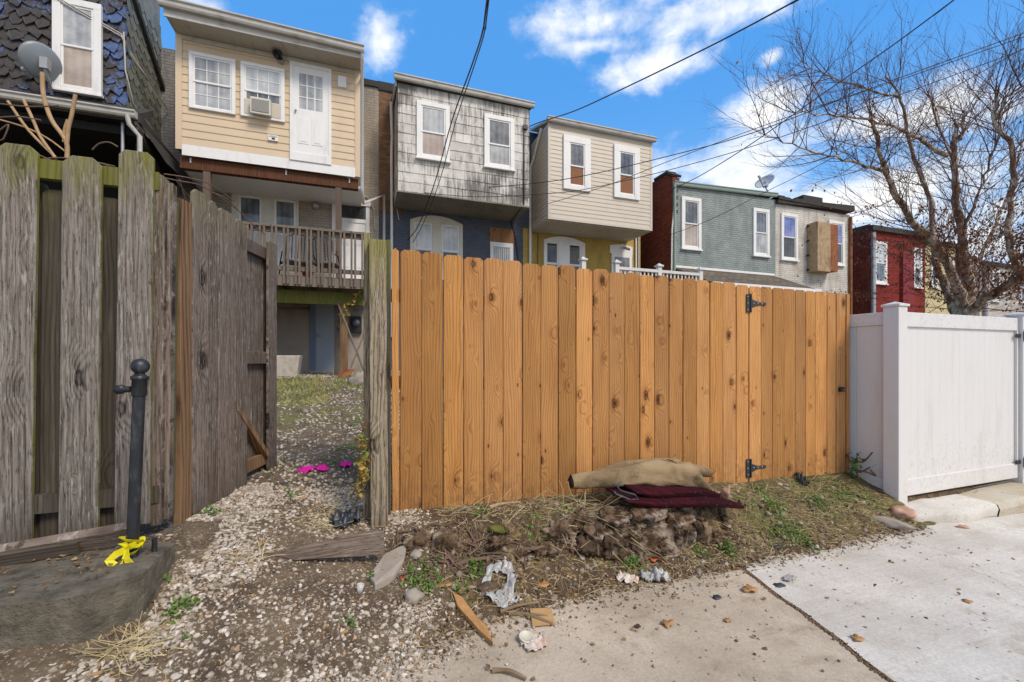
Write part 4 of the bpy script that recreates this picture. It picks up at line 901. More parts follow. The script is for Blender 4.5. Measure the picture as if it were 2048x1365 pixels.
pipe(h5, [(x0+.03, Y5-.08, zt-.1), (x0+.03, Y5-.06, .5)], .05, 'downspout', 'ggut')
p = PY(1350, 400, Y5); cn = MB(); cn.tube([p, PY(1348, 420, Y5-.05), PY(1344, 460, Y5-.05), PY(1343, 545, Y5-.05)], .025, 6); cn.build('conduit', M['white'], h5)
mb = MB()
for k in range(4): q = PY(1352, 382+k*14, Y5-.06); mb.box(q.x-.04, q.x+.05, Y5-.1, Y5-.001, q.z-.05, q.z+.05)
mb.build('insulator', M['iron'], h5)
# porch roof in front
rx0, rz = FZ(1347, 534, Y5); e = PX(1637, 580, xm-.15); ez, ey = e.z, e.y
pr_ = MB(); pr_.add([(rx0, Y5-.02, rz-.03), (xm-.1, Y5-.02, rz-.03), (xm-.1, ey, ez+.0), (rx0, ey, ez), (rx0, Y5-.02, rz-.09), (xm-.1, Y5-.02, rz-.09), (xm-.1, ey, ez-.06), (rx0, ey, ez-.06)], [(3,2,1,0), (4,5,6,7), (0,1,5,4), (1,2,6,5), (2,3,7,6), (3,0,4,7)])
pr_.build('porch_roof', M['roofing'], h5)
box_part(h5, 'porch_fascia', 'white', rx0, xm-.06, ey-.05, ey-.002, ez-.2, ez+.01)
mb = MB(); mb.bar((xm-.09, Y5-.02, rz-.1), (xm-.09, ey, ez-.09), .03, .16); mb.box(rx0, xm-.1, Y5-.05, Y5-.001, rz-.028, rz+.05); mb.build('porch_flashing', M['white'], h5)
for xx in (rx0+.1, (rx0+xm)/2, xm-.25): box_part(h5, 'porch_post', 'white', xx, xx+.1, ey+.05, ey+.15, .2, ez-.08)

h6 = thing('row_house', 'white painted brick row house with rusty sheet metal box between its windows', 'house', ((xm+x2)/2, Y5, .6), 'row houses along the alley')
zt = PY(1553, 402, Y5).z; zt2 = PY(1700, 418, Y5).z
mb = MB(); mb.box(xm+.003, x2, Y5+.005, Y5+8, .2, zt-.1); mb.build('wall', M['whitebrick'], h6)
MB().box(x2+.001, x2+.05, Y5+.006, Y5+8, .2, zt-.15).build('side_wall', M['redbrick'], h6)
rf = MB(); rf.add([(xm, Y5-.12, zt-.12), (x2+.1, Y5-.12, zt2-.12), (x2+.1, Y5+8, zt-.12), (xm, Y5+8, zt-.1), (xm, Y5-.12, zt+.08), (x2+.1, Y5-.12, zt2+.1), (x2+.1, Y5+8, zt+.8), (xm, Y5+8, zt+.8)], [(3,2,1,0), (4,5,6,7), (0,1,5,4), (1,2,6,5), (2,3,7,6), (3,0,4,7)])
for i in range(14): q = random.random(); xx = xm+(x2-xm)*i/14; rf.box(xx, xx+.3, Y5-.15, Y5+.3, zt+.02-.03*i/14, zt+.1+random.uniform(0, .07)-.02*i/14)
rf.build('roof', M['tar'], h6); p = PY(1615, 402, Y5+.6); box_part(h6, 'chimney', 'tar', p.x-.5, p.x+.6, Y5+.4, Y5+1.2, p.z-.3, p.z+.12)
window(h6, Y5, 1561, 426, 519, 1594, trim=.11, pane='purple', low='glassdk')
window(h6, Y5, 1656, 441, 529, 1687, trim=.11, pane='purple', low='glassdk')
bx0, bz1 = FZ(1614, 449, Y5); bx1 = PY(1655, 449, Y5).x; bz0 = PY(1614, 546, Y5).z
mb = MB(); mb.box(bx0, bx0+.62*(bx1-bx0), Y5-.42, Y5, bz0, bz1); rb = mb.build('rusty_box', M['rust'], h6, bevel=.01); box_part(rb, 'side_sheet', 'rust2', bx0+.62*(bx1-bx0)+.002, bx1, Y5-.40, Y5, bz0+.05, bz1-.03)
mb = MB()
for zz in np.linspace(bz0+.1, bz1-.1, 4): mb.box(bx0-.06, bx0-.002, Y5-.1, Y5-.02, zz-.03, zz+.03)
mb.build('bracket', M['tar'], rb)
pipe(h6, [(x2-.05, Y5-.06, zt-.2), (x2-.06, Y5-.06, 2.6), (x2-.05, Y5-.05, 1)], .06, 'downspout', 'rust2')

# ------------------------------------------------------------------ red, cream and pale houses further along
Y7 = 12.3
xa, zt = FZ(1742, 462, Y7); xb = PY(1850, 480, Y7).x; xc = PY(1916, 495, Y7).x
h7 = thing('row_house', 'red painted brick row house behind the bare tree', 'house', ((xa+xb)/2, Y7, .5), 'row houses along the alley')
MB().box(xa, xb, Y7, Y7+8, .1, zt).build('wall', M['redpaint'], h7); MB().box(xa-.05, xa-.002, Y7+.01, Y7+8, .1, zt+.3).build('side_wall', M['redbrick'], h7)
MB().box(xa-.1, xb, Y7-.14, Y7+8, zt+.002, zt+.22).build('cornice', M['tar'], h7)
window(h7, Y7, 1746, 482, 567, 1772, trim=.14, pane='blind', low='glass'); window(h7, Y7, 1824, 496, 575, 1842, trim=.14, pane='blind', low='glass')
p, q = PY(1800, 505, Y7), PY(1822, 620, Y7); box_part(h7, 'bay_panel', 'reddoor', p.x, q.x, Y7-.12, Y7-.001, .3, p.z)
pipe(h7, [(xa-.0, Y7-.09, zt-.1), (xa-.0, Y7-.09, .3)], .09, 'downspout', 'alu')
h8 = thing('row_house', 'cream rendered row house between the red house and the birch trunk', 'house', ((xb+xc)/2, Y7, .4), 'row houses along the alley')
MB().box(xb+.003, xc, Y7+.01, Y7+8, .1, zt-.25).build('wall', M['creamwall'], h8); MB().box(xb, xc+.1, Y7-.1, Y7+8, zt-.248, zt-.05).build('cornice', M['tar'], h8)
window(h8, Y7+.01, 1860, 510, 575, 1874, trim=.14, pane='glassdk'); window(h8, Y7+.01, 1894, 515, 578, 1906, trim=.14, pane='glassdk')
pipe(h8, [(xc-.1, Y7-.09, zt-.3), (xc-.1, Y7-.09, .3)], .09, 'downspout', 'black')
xd = PY(1965, 520, Y7).x; xf = PY(2200, 560, Y7).x
h9 = thing('row_house', 'beige row house with dark window and grey roof edge behind the birch', 'house', ((xc+xd)/2, Y7, .3), 'row houses along the alley')
MB().box(xc+.003, xd, Y7+.3, Y7+8, 0, zt-.6).build('wall', M['render'], h9); MB().box(xc, xd, Y7+.2, Y7+8, zt-.598, zt-.42).build('cornice', M['tar'], h9); window(h9, Y7+.3, 1934, 530, 590, 1948, trim=.14, pane='glass')
h10 = thing('row_house', 'pale brick row house at the photo edge beyond the birch', 'house', ((xd+xf)/2, Y7, .3), 'row houses along the alley')
MB().box(xd+.003, xf, Y7+.1, Y7+8, 0, zt-.85).build('wall', M['whitebrick'], h10); MB().box(xd, xf, Y7-.0, Y7+8, zt-.848, zt-.66).build('cornice', M['tar'], h10)
window(h10, Y7+.1, 1982, 540, 603, 1998, trim=.16, pane='glassdk'); window(h10, Y7+.1, 2038, 545, 605, 2054, trim=.16, pane='glassdk'); pipe(h10, [(xd+.3, Y7+.0, zt-.9), (xd+.3, Y7, .2)], .08, 'downspout', 'alu')

# ------------------------------------------------------------------ fences
def picket(parent, base, w_, h_, th=.017, rotz=0, lean=0, mat='cedar', ear=.02, name='picket', bow=0.0, cutb=0.0):
    """board standing at base (centre of its front face), face towards local -Y"""
    mb = MB(); hw = w_/2; n = 6
    prof = [(-hw, 0)] + [(-hw + bow*math.sin(math.pi*i/n), (h_-ear)*i/n) for i in range(1, n)] + [(-hw, h_-ear), (-hw+ear, h_), (hw-ear, h_), (hw, h_-ear)] + [(hw + bow*math.sin(math.pi*i/n), (h_-ear)*i/n) for i in range(n-1, 0, -1)] + [(hw, cutb)]
    mb.prism([(a + lean*z, z) for a, z in prof], 0, th)
    o = mb.build(name, M[mat], None, origin=(0, 0, 0), bevel=.0025, seg=1)
    o.parent = parent; o.location = Vector(base) - WL[parent]; o.rotation_euler = (0, 0, rotz)
    return o
YF = 3.0
edges = [784, 799.6, 843, 886.5, 927.5, 968, 1006.5, 1045, 1082, 1117, 1152, 1185.3, 1217.8, 1249.5, 1280, 1309.5, 1338.5, 1366.5, 1393.8, 1420.5, 1446.5, 1473, 1497.3]
gedges = [1497.8, 1521.5, 1544.5, 1567.5, 1590.3, 1611, 1630, 1653.5, 1671]
cf = thing('cedar_fence', 'new honey-coloured cedar fence of tight vertical pickets', 'fence', (1.8, YF, .3))
def ftop(u): return PY(u, 497 + (u-782)*.1022, YF).z if u < 1498 else PY(u, 572 + (u-1497)*.083, YF).z
def fbot(u): return PY(u, 1035 + (u-782)*(-.0984), YF).z
for a, b in zip(edges[:-1], edges[1:]):
    xa, xb = PY(a, 700, YF).x, PY(b, 700, YF).x; um = (a+b)/2; jt = random.uniform(-.006, .006)
    picket(cf, ((xa+xb)/2, YF+random.uniform(0, .004), fbot(um)+jt*.5), xb-xa-random.uniform(.004, .0075), ftop(um)-fbot(um)+jt, ear=.022, lean=random.uniform(-.002, .002), bow=random.uniform(-.0018, .0018))
xa, xb = PY(1673, 700, YF).x, PY(1691, 700, YF).x; xc_ = PY(1697, 700, YF).x
picket(cf, ((xa+xb)/2, YF, fbot(1682)), xb-xa-.006, ftop(1682)-fbot(1682), ear=.012); picket(cf, ((xb+xc_)/2+.002, YF-.012, fbot(1694)), xc_-xb-.004, ftop(1694)-fbot(1694), ear=.0)
for z in (.55, 1.15, 1.75):
    mb = MB(); mb.bar((.17, YF+.043, z+.08), (PY(1496, 700, YF).x, YF+.043, z-.02), .038, .088, (0,0,1)); mb.build('rail', M['cedar'], cf)
for u in (1000, 1250, 1490, 1690): x = PY(u, 700, YF).x; box_part(cf, 'fence_post', 'cedar', x-.045, x+.045, YF+.065, YF+.155, .0, ftop(u)-.06)
cg = thing('cedar_gate', 'new cedar gate hung on two black strap hinges at the fence end', 'gate', (4.1, YF, .2))
for a, b in zip(gedges[:-1], gedges[1:]):
    xa, xb = PY(a, 700, YF).x, PY(b, 700, YF).x; um = (a+b)/2; jt = random.uniform(-.004, .004)
    picket(cg, ((xa+xb)/2, YF-.004+random.uniform(0, .003), fbot(um)+.0), xb-xa-random.uniform(.003, .006), ftop(um)-fbot(um)-.0+jt, ear=.02, lean=random.uniform(-.002, .002))
gx0, gx1 = PY(1499, 700, YF).x, PY(1669, 700, YF).x
for z in (.45, 1.65): MB().bar((gx0, YF+.04, z+.02), (gx1, YF+.04, z), .038, .088).build('rail', M['cedar'], cg)
MB().bar((gx0+.1, YF+.042, 1.58), (gx1-.1, YF+.042, .53), .03, .088).build('brace', M['cedar'], cg)
for v in (607, 937):
    p = PY(1493, v, YF); z = p.z; x = PY(1497.5, v, YF).x
    mb = MB(); mb.box(x-.035, x+.012, YF-.010, YF-.0045, z-.085, z+.085)
    mb.tube([(x+.012, YF-.014, z-.085), (x+.012, YF-.014, z+.085)], .008, 8)
    mb.prism([(x+.02, z-.035), (x+.03, z-.038), (x+.10, z-.014), (x+.17, z-.012), (x+.19, z-.018), (x+.205, z), (x+.19, z+.018), (x+.17, z+.012), (x+.10, z+.014), (x+.03, z+.038), (x+.02, z+.035)], YF-.013, YF-.0075)
    hg = mb.build('hinge', M['iron'], cg, bevel=.0015, seg=1)
    sc_ = MB()
    for dx_, dz_ in ((-.02, .06), (-.02, 0), (-.02, -.06), (.05, 0), (.10, 0), (.15, 0)): sc_.lathe([(0, .004), (.005, .0025), (.006, 0)], (x+dx_, YF-.0102 if dx_ < 0 else YF-.0132, z+dz_), 8, (0,-1,0))
    sc_.build('screws', M['alu'], hg)
p = PY(1679, 779, YF); mb = MB(); mb.bar((p.x-.03, YF-.03, p.z+.004), (p.x+.04, YF-.022, p.z+.012), .014, .02); mb.bar((p.x-.035, YF-.03, p.z-.012), (p.x+.025, YF-.035, p.z-.018), .012, .016); mb.box(p.x-.02, p.x+.03, YF-.02, YF-.004, p.z-.025, p.z+.025); mb.build('latch', M['black'], cg, bevel=.003)
MB().box(PY(1478, 980, YF).x-.07, PY(1478, 980, YF).x+.07, YF+.02, YF+.1, .0, fbot(1478)+.05).build('post_stub', M['cedar'], cf)

# old post beside the new fence
op = thing('gate_post', 'mossy weathered timber gate post at the left end of the cedar fence', 'post', (.03, 2.86, .2))
def tpost(x0, x1, y0, y1, z0, z1, lean, mat, slope=.0):
    mb = MB(); N = 8; vs = []
    for i in range(N+1):
        z = z0+(z1-z0)*i/N; s = lean*(z-z0)
        vs += [(x0+s, y0, z), (x1+s, y0, z-(slope if i == N else 0)), (x1+s, y1, z-(slope if i == N else 0)), (x0+s, y1, z)]
    mb.add(vs, [(3,2,1,0), (N*4, N*4+1, N*4+2, N*4+3)] + [(i*4+k, i*4+(k+1)%4, (i+1)*4+(k+1)%4, (i+1)*4+k) for i in range(N) for k in range(4)])
    return mb.build('timber', M[mat], op, bevel=.004)
x0, x1 = PY(742, 900, 2.84).x, PY(777, 900, 2.84).x
tpost(x0, x1, 2.84, 2.93, .17, PY(755, 479, 2.84).z, -.006, 'postwood')
x2_, x3_ = PY(727, 700, 2.94).x, PY(741, 700, 2.94).x
tpost(x2_, x3_-.001, 2.935, 3.03, .25, PY(735, 464, 2.94).z, .0, 'postwood', .02)
x4_, x5_ = PY(777.5, 700, 2.96).x, PY(783, 700, 2.96).x
tpost(x4_-.012, x5_-.004, 2.955, 2.985, .2, PY(780, 480, 2.96).z, 0, 'oldback')

# weathered shadowbox fence on the left
Yl = 2.58
lf_ = thing('old_fence', 'grey weathered mossy shadowbox fence with gaps between its boards', 'fence', (-1.3, Yl, .5))
def lboard(uTL, uTR, vT, uBL, uBR, vB, Y, mat, ear, th=.02):
    zt, zb = PY((uTL+uTR)/2, vT, Y).z, PY((uBL+uBR)/2, vB, Y).z
    xb = (PY(uBL, vB, Y).x+PY(uBR, vB, Y).x)/2; xt = (PY(uTL, vT, Y).x+PY(uTR, vT, Y).x)/2; w_ = PY(uTR, vT, Y).x-PY(uTL, vT, Y).x
    return picket(lf_, (xb, Y, zb), w_, zt-zb, th, lean=(xt-xb)/(zt-zb), mat=mat, ear=ear, name='board')
lboard(-160, -62, 280, -170, -72, 1110, Yl, 'old', .03)
lboard(-8, 75, 288, -22, 62, 1090, Yl, 'old', .03)
lboard(124, 203, 313, 118, 193, 1085, Yl, 'old', .035)
lboard(237, 307, 302, 226, 300, 1052, Yl, 'old', .025)
for a, b, vt, vb in ((-80, -10, 350, 1085), (84, 140, 380, 1078), (180, 241, 395, 1070)):
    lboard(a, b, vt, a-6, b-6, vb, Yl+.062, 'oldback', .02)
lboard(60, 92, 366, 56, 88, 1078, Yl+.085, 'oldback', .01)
for i in range(5):
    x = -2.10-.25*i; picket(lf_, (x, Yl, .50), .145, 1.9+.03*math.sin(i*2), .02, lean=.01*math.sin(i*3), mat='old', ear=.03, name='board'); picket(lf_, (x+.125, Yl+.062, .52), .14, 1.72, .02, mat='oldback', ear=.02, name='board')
rz1 = PY(160, 345, Yl+.02).z; rz2 = PY(160, 1003, Yl+.02).z
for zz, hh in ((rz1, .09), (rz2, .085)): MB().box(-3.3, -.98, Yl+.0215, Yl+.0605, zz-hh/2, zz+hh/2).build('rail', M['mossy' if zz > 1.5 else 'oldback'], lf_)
mx = PY(160, 345, Yl+.07).x
box_part(lf_, 'cap_rail', 'old', -2.2, -.97, Yl+.0, Yl+.14, rz1+.05, rz1+.075) if False else None
lboard(308, 331, 350, 299, 322, 1052, Yl+.03, 'oldbrown', .012, .06)
lboard(331, 346, 366, 322, 338, 1040, Yl+.06, 'oldbrown', .0, .05)
lboard(340, 352, 400, 330, 345, 1030, Yl+.13, 'oldback', .0, .04)
bk = MB(); bk.box(-2.4, -1.02, Yl+.30, Yl+.32, .5, 2.2); bk.build('back_boards', M['oldback'], lf_) if False else None

# weathered gate standing open
P0, P1 = Vector((-.955, 2.78, 0)), Vector((-.69, 3.78, 0)); gd = (P1-P0).normalized(); gn = Vector((gd.y, -gd.x, 0)); ga_ = math.atan2(gd.y, gd.x)
def gs(u):
    r = ray(u, 700); # solve CAM + r t = P0 + gd s
    det = r.x*(-gd.y) + gd.x*r.y; s = (r.x*(-P0.y) - r.y*(-P0.x))/(-det) if False else None
    a = np.array([[r.x, -gd.x], [r.y, -gd.y]]); t_, s = np.linalg.solve(a, np.array([P0.x, P0.y])); return float(s)
og = thing('old_gate', 'grey weathered board gate swung open into the yard', 'gate', (P0.x, P0.y, .5))
def gboard(uL, uR, z0, z1, off, mat, ear=.02, th=.018, name='board', lean=0):
    a, b = gs(uL), gs(uR); c = P0 + gd*((a+b)/2) + gn*off; c.z = z0
    return picket(og, c, b-a-.006, z1-z0, th, rotz=ga_, mat=mat, ear=ear, name=name, lean=lean)
def gzt(u): return ip(u, [350, 378, 430, 464, 490, 548], [2.33, 2.37, 2.345, 2.33, 2.325, 2.30])
gboard(353, 377, .50, gzt(360)-.08, .02, 'oldorange', 0, .04, 'stile')
for a, b, m_ in ((378, 411, 'oldbrown'), (411, 430, 'oldbrown'), (430, 464, 'oldbrown'), (464, 489, 'oldbrown')): gboard(a, b, .515, gzt((a+b)/2), .02, m_, .028)
for a, b in ((380, 440), (442, 495), (497, 513), (514, 534), (535, 558)): gboard(a, b, .54, gzt((a+b)/2)-.07, -.04, 'oldbrown', .01)
gboard(531, 549, .53, 2.30, .02, 'oldbrown', .015)
sA, sB = gs(380), gs(545)
def gp(s, z, off): p = P0 + gd*s + gn*off; return Vector((p.x, p.y, z))
for z in (2.2, .63, 1.4):
    mb = MB(); L = sB-sA; mb.box(0, L, -.0, .036, 0, .09); o = mb.build('rail', M['oldorange' if z < 1 else 'oldbrown'], None, origin=(0,0,0), bevel=.003, seg=1); o.parent = og; o.location = gp(sA, z-.045, -.002+0) - WL[og]; o.rotation_euler = (0, 0, ga_)
MB().bar(gp(gs(470), 1.06, -.02), gp(gs(531), .66, -.02), .036, .09, tuple(gn)).build('brace', M['oldorange'], og)

# ------------------------------------------------------------------ white vinyl fence and gate
ap = MB(); N = 24; vs = []
prof = [(0.0, -.12), (-.012, -.05), (.004, -.012), (.04, .0), (1.9, .0)]
for i in range(N+1):
    x = 4.5 + (5.62-4.5)*i/N; yf = 2.35-.09*(i/N)+.03*math.sin(i*.35)+.10*max(0, 1-i/3)**2
    z0 = .035-.004*i/N
    vs += [(x, yf+a, z0+b) for a, b in prof]
ap.add(vs, [(i*5+k, (i+1)*5+k, (i+1)*5+k+1, i*5+k+1) for i in range(N) for k in range(4)], True)
struct(ap.build('kerb', M['slab'], origin=(0, 0, 0)))
ap = MB(); vs = []
for i in range(N+1):
    x = 5.63 + (12-5.63)*i/N; vs += [(x, 2.30+a-.02, .028+b*1.1) for a, b in prof]
ap.add(vs, [(i*5+k, (i+1)*5+k, (i+1)*5+k+1, i*5+k+1) for i in range(N) for k in range(4)], False)
struct(ap.build('kerb', M['apron'], origin=(0, 0, 0)))
ap = MB(); ap.add([(4.9, 2.62, .0405), (12, 2.62, .0405), (12, 4.6, .06), (4.9, 4.6, .06)], [(0,1,2,3)]); struct(ap.build('driveway', M['apron'], origin=(0, 0, 0)))
wf = thing('white_fence', 'white vinyl fence panel with capped corner post beside the cedar gate', 'fence', (4.75, 2.62, .05))
def vpost(parent, x, y, z1, z0=-.05):
    p = MB().box(x, x+.13, y, y+.13, z0, z1).build('fence_post', M['vinyl'], parent, bevel=.006)
    c = MB(); c.box(x-.012, x+.142, y-.012, y+.142, z1-.0, z1+.022); c.add([(x-.005, y-.005, z1+.022), (x+.135, y-.005, z1+.022), (x+.135, y+.135, z1+.022), (x-.005, y+.135, z1+.022), (x+.065, y+.065, z1+.05)], [(0,1,4),(1,2,4),(2,3,4),(3,0,4)]); c.build('post_cap', M['vinyl'], p, bevel=.003)
    return p
PXX, PYY = 4.69, 2.556
vpost(wf, PXX, PYY, PD(1798, 612, 3.95).z)
ztr = PD(1767, 622, 4.0).z
for nm, za_, zb_ in (('top_rail', ztr-.125, ztr), ('bottom_rail', .10, .23)): box_part(wf, nm, 'vinyl', PXX+.04, PXX+.09, PYY+.131, PYY+2.2, za_, zb_, bevel=.005)
mb = MB()
for i in range(8): y = PYY+.135+i*.26; mb.box(PXX+.055, PXX+.075, y, y+.254, .232, ztr-.127)
mb.box(PXX+.06, PXX+.07, PYY+.135, PYY+2.2, .235, ztr-.13); mb.build('panel', M['vinyl'], wf)
wg = thing('white_gate', 'white vinyl double-width gate of tongue and groove boards across the driveway', 'gate', (5.8, 2.6, .06))
gx0, gx1 = PXX+.145, 6.76; gzt_, gzb = 1.835, .085
box_part(wg, 'top_rail', 'vinyl', gx0, gx1, PYY+.03, PYY+.09, gzt_-.14, gzt_, bevel=.006); box_part(wg, 'bottom_rail', 'vinyl', gx0, gx1, PYY+.03, PYY+.09, gzb, gzb+.16, bevel=.006)
box_part(wg, 'stile', 'vinyl', gx0, gx0+.012, PYY+.032, PYY+.088, gzb+.161, gzt_-.141); box_part(wg, 'stile', 'vinyl', gx1-.02, gx1, PYY+.028, PYY+.092, gzb-.0+.161, gzt_-.141)
mb = MB(); n = 17
for i in range(n): a = gx0+.014+(gx1-gx0-.04)*i/n; b = a+(gx1-gx0-.04)/n; mb.box(a+.0006, b-.0006, PYY+.05, PYY+.075, gzb+.161, gzt_-.141)
mb.box(gx0+.014, gx1-.02, PYY+.0525, PYY+.0725, gzb+.162, gzt_-.142); mb.build('panel', M['vinyl'], wg)
wp = thing('white_post', 'white vinyl gate post with black hinges at the photo edge', 'post', (6.85, 2.6, .05)); vpost(wp, 6.785, PYY, PD(2030, 634, 4.76).z)
for v in (672, 925):
    p = PY(2046, v, PYY); mb = MB(); mb.box(6.80, 6.90, PYY-.012, PYY-.001, p.z-.07, p.z+.07); mb.tube([(6.79, PYY-.012, p.z-.05), (6.79, PYY-.012, p.z+.05)], .01, 8); mb.box(6.70, 6.78, PYY+.015, PYY+.028, p.z-.02, p.z+.02); mb.build('hinge', M['iron'], wp, bevel=.003)

# ------------------------------------------------------------------ bollard, kerb block, tape, planks
bx_, by_, bz_ = -.963, 2.30, .52
kb = MB()
pts = [(-2.6, 2.03), (-1.25, 2.03), (-.885, 1.985), (-.835, 2.17), (-.86, 2.44), (-2.6, 2.44)]; n = len(pts)
def kz(x, y): return .53 + mn.noise((x*6, y*6, 1))*.012
top = []; Nx = 60; Ny = 14
for j in range(Ny+1):
    for i in range(Nx+1):
        s = i/Nx; y = 2.02+.42*j/Ny; xe_ = -.97+.115*min(1, (y-2.02)/.11) + .006*mn.noise((y*30, 2, 2)); x = -2.6+(xe_+2.6)*s
        y += (.008*mn.noise((x*14, 3, 1)) if j == 0 else 0)
        z = kz(x, y) - (.012 if j == 0 or i == Nx else 0)
        if math.hypot(x+1.10, y-2.24) < .04: z -= .08
        top.append((x, y, z))
W_ = Nx+1
kb.add(top, [(j*W_+i, j*W_+i+1, (j+1)*W_+i+1, (j+1)*W_+i) for j in range(Ny) for i in range(Nx)], True)
rim = [top[i] for i in range(W_)] + [top[j*W_+Nx] for j in range(1, Ny+1)] + [top[Ny*W_+i] for i in range(Nx-1, -1, -1)]
m_ = len(rim); lv = []; K = 8
for k in range(K+1):
    for (x, y, z) in rim: f_ = k/K; nn = mn.noise((x*12, y*12, f_*5))*.007*(k > 0); lv.append((x + nn + 0, y + nn - 0, z-(z+.15)*f_))
kb.add(lv, [(k*m_+i, (k+1)*m_+i, (k+1)*m_+(i+1)%m_, k*m_+(i+1)%m_) for k in range(K) for i in range(m_)], False)
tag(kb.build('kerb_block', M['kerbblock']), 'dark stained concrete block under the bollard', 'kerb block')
bo = thing('bollard', 'black metal bollard with ball top in front of the weathered fence', 'bollard', (bx_, by_, bz_))
top_ = PY(279, 765, by_); ax = Vector((top_.x-bx_, 0, top_.z-bz_)); L = ax.length; ax.normalize(); B0 = Vector((bx_, by_, bz_-.01))
MB().tube([B0, B0+ax*(L*.5), B0+ax*L], .0225, 20).build('tube', M['black'], bo)
T = B0+ax*(L-.05)
cl_ = MB().lathe([(.0245, -.0), (.027, .002), (.027, .07), (.032, .072), (.032, .086), (.024, .09), (.017, .10), (.0, .10)], T, 22, ax); cl_.tube([T+Vector((-.03,0,.03)), T+Vector((-.062,0,.03))], .014, 10); cl_.lathe([(.0, .012), (.02, .012), (.02, -.012), (0, -.012)], T+Vector((-.066,0,.03)), 12, (0,1,0)); co = cl_.build('collar', M['black'], bo)
MB().lathe([(.0, -.034)]+[(.034*math.cos(a), .034*math.sin(a)) for a in np.linspace(-1.3, 1.57, 14)], T+ax*.13, 22, ax).build('ball', M['black'], bo)
MB().tube([(bx_+.07, by_+.03, bz_-.0), (bx_+.07, by_+.03, bz_+.07)], .011, 8).build('stub_bolt', M['black'], bo)
def strip(pts, w_, up=(0,0,1), curl=0.0):
    mb = MB(); vs = []; pts = [Vector(p) for p in pts]
    for i, p in enumerate(pts):
        d = (pts[min(i+1, len(pts)-1)]-pts[max(i-1, 0)]).normalized(); a = d.cross(Vector(up)); a = a.normalized() if a.length > 1e-4 else Vector((1,0,0))
        c = math.cos(curl*i); s = math.sin(curl*i); b = a.cross(d); e = a*c+b*s
        vs += [p-e*w_/2, p+e*w_/2, p+e*w_/2+b*.0012, p-e*w_/2+b*.0012]
    mb.add(vs, [f for i in range(len(pts)-1) for f in ((i*4, i*4+1, i*4+5, i*4+4), (i*4+3, i*4+7, i*4+6, i*4+2), (i*4+1, i*4+2, i*4+6, i*4+5), (i*4, i*4+4, i*4+7, i*4+3))]); return mb
tp = MB()
def join(a, b): a.add(b.v, b.f, False); return a
ring = [(bx_+.029*math.cos(a), by_+.029*math.sin(a), bz_+.07+.012*math.sin(a*2)) for a in np.linspace(0, 6.3, 18)]
join(tp, strip(ring, .035, (0, 0, 1.0), .0)); 
for k in range(3):
    ring = [(bx_+(.028+.004*k)*math.cos(a), by_+(.028+.004*k)*math.sin(a), bz_+.045+.02*k+.015*math.sin(a+k*2)) for a in np.linspace(0, 6.3, 18)]; join(tp, strip(ring, .02, (.3*math.sin(k), .2, 1), .05))
f0 = Vector((bx_, by_-.045, bz_+.06))
join(tp, strip([f0, f0+Vector((-.03,-.01,-.01)), f0+Vector((-.05,-.02,-.03)), f0+Vector((-.03,-.03,-.05))], .03, (.4,1,.2), .3))
join(tp, strip([f0, f0+Vector((.01,-.02,-.035)), f0+Vector((.03,-.03,-.06)), f0+Vector((.055,-.045,-.085))], .028, (.5,1,.3), .25))
join(tp, strip([f0, f0+Vector((.02,-.01,.015)), f0+Vector((.04,-.015,.03))], .02, (0,1,.4), .2))
join(tp, strip([f0, f0+Vector((-.01,-.02,-.05)), f0+Vector((-.03,-.03,-.09)), f0+Vector((-.05,-.04,-.10))], .008, (.4,1,.2), .3))
tag(tp.build('caution_tape', M['yellowtape']), 'yellow plastic tape tied around the foot of the bollard', 'tape')
def plank(pa, pb, w_, th, mat, name, label, cat, up=(0,0,1), taper=1.0, rag=.0):
    pa, pb = Vector(pa), Vector(pb); d = pb-pa; L = d.length; d.normalize(); u_ = Vector(up); a = d.cross(u_).normalized(); b = a.cross(d).normalized(); mb = MB(); N = 10; vs = []
    for i in range(N+1):
        t_ = i/N; ww = w_*(1+(taper-1)*t_)*(1+random.uniform(-rag, rag)); p = d*(L*t_)
        for s, q_ in ((-1,-1),(1,-1),(1,1),(-1,1)): vs.append((s*th/2, q_*ww/2, L*t_))
    mb.add(vs, [(3,2,1,0), (N*4, N*4+1, N*4+2, N*4+3)] + [(i*4+k, i*4+(k+1)%4, (i+1)*4+(k+1)%4, (i+1)*4+k) for i in range(N) for k in range(4)])
    # local frame: x = thickness -> wood shader wants width on X, so swap
    mb.v = [(y, x, z) for x, y, z in mb.v]; mb.f = [f[::-1] for f in mb.f]
    o = mb.build(name, M[mat], None, origin=(0,0,0), bevel=.003, seg=1)
    m4 = Matrix.Identity(4); m4.col[0][:3] = b; m4.col[1][:3] = d.cross(b); m4.col[2][:3] = d; m4.col[3][:3] = pa; o.matrix_world = m4; WL[o] = pa.copy()
    return tag(o, label, cat)
plank((-1.75, 2.36, .545), (-1.03, 2.46, .585), .10, .045, 'oldbrown', 'plank', 'grey broken plank lying behind the bollard along the fence foot', 'plank', (0,-.6,1))
plank((-1.8, 2.30, .555), (-1.2, 2.42, .56), .07, .04, 'oldback', 'plank', 'dark thin plank lying on the concrete block under the grey broken plank', 'plank', (0,-.3,1))
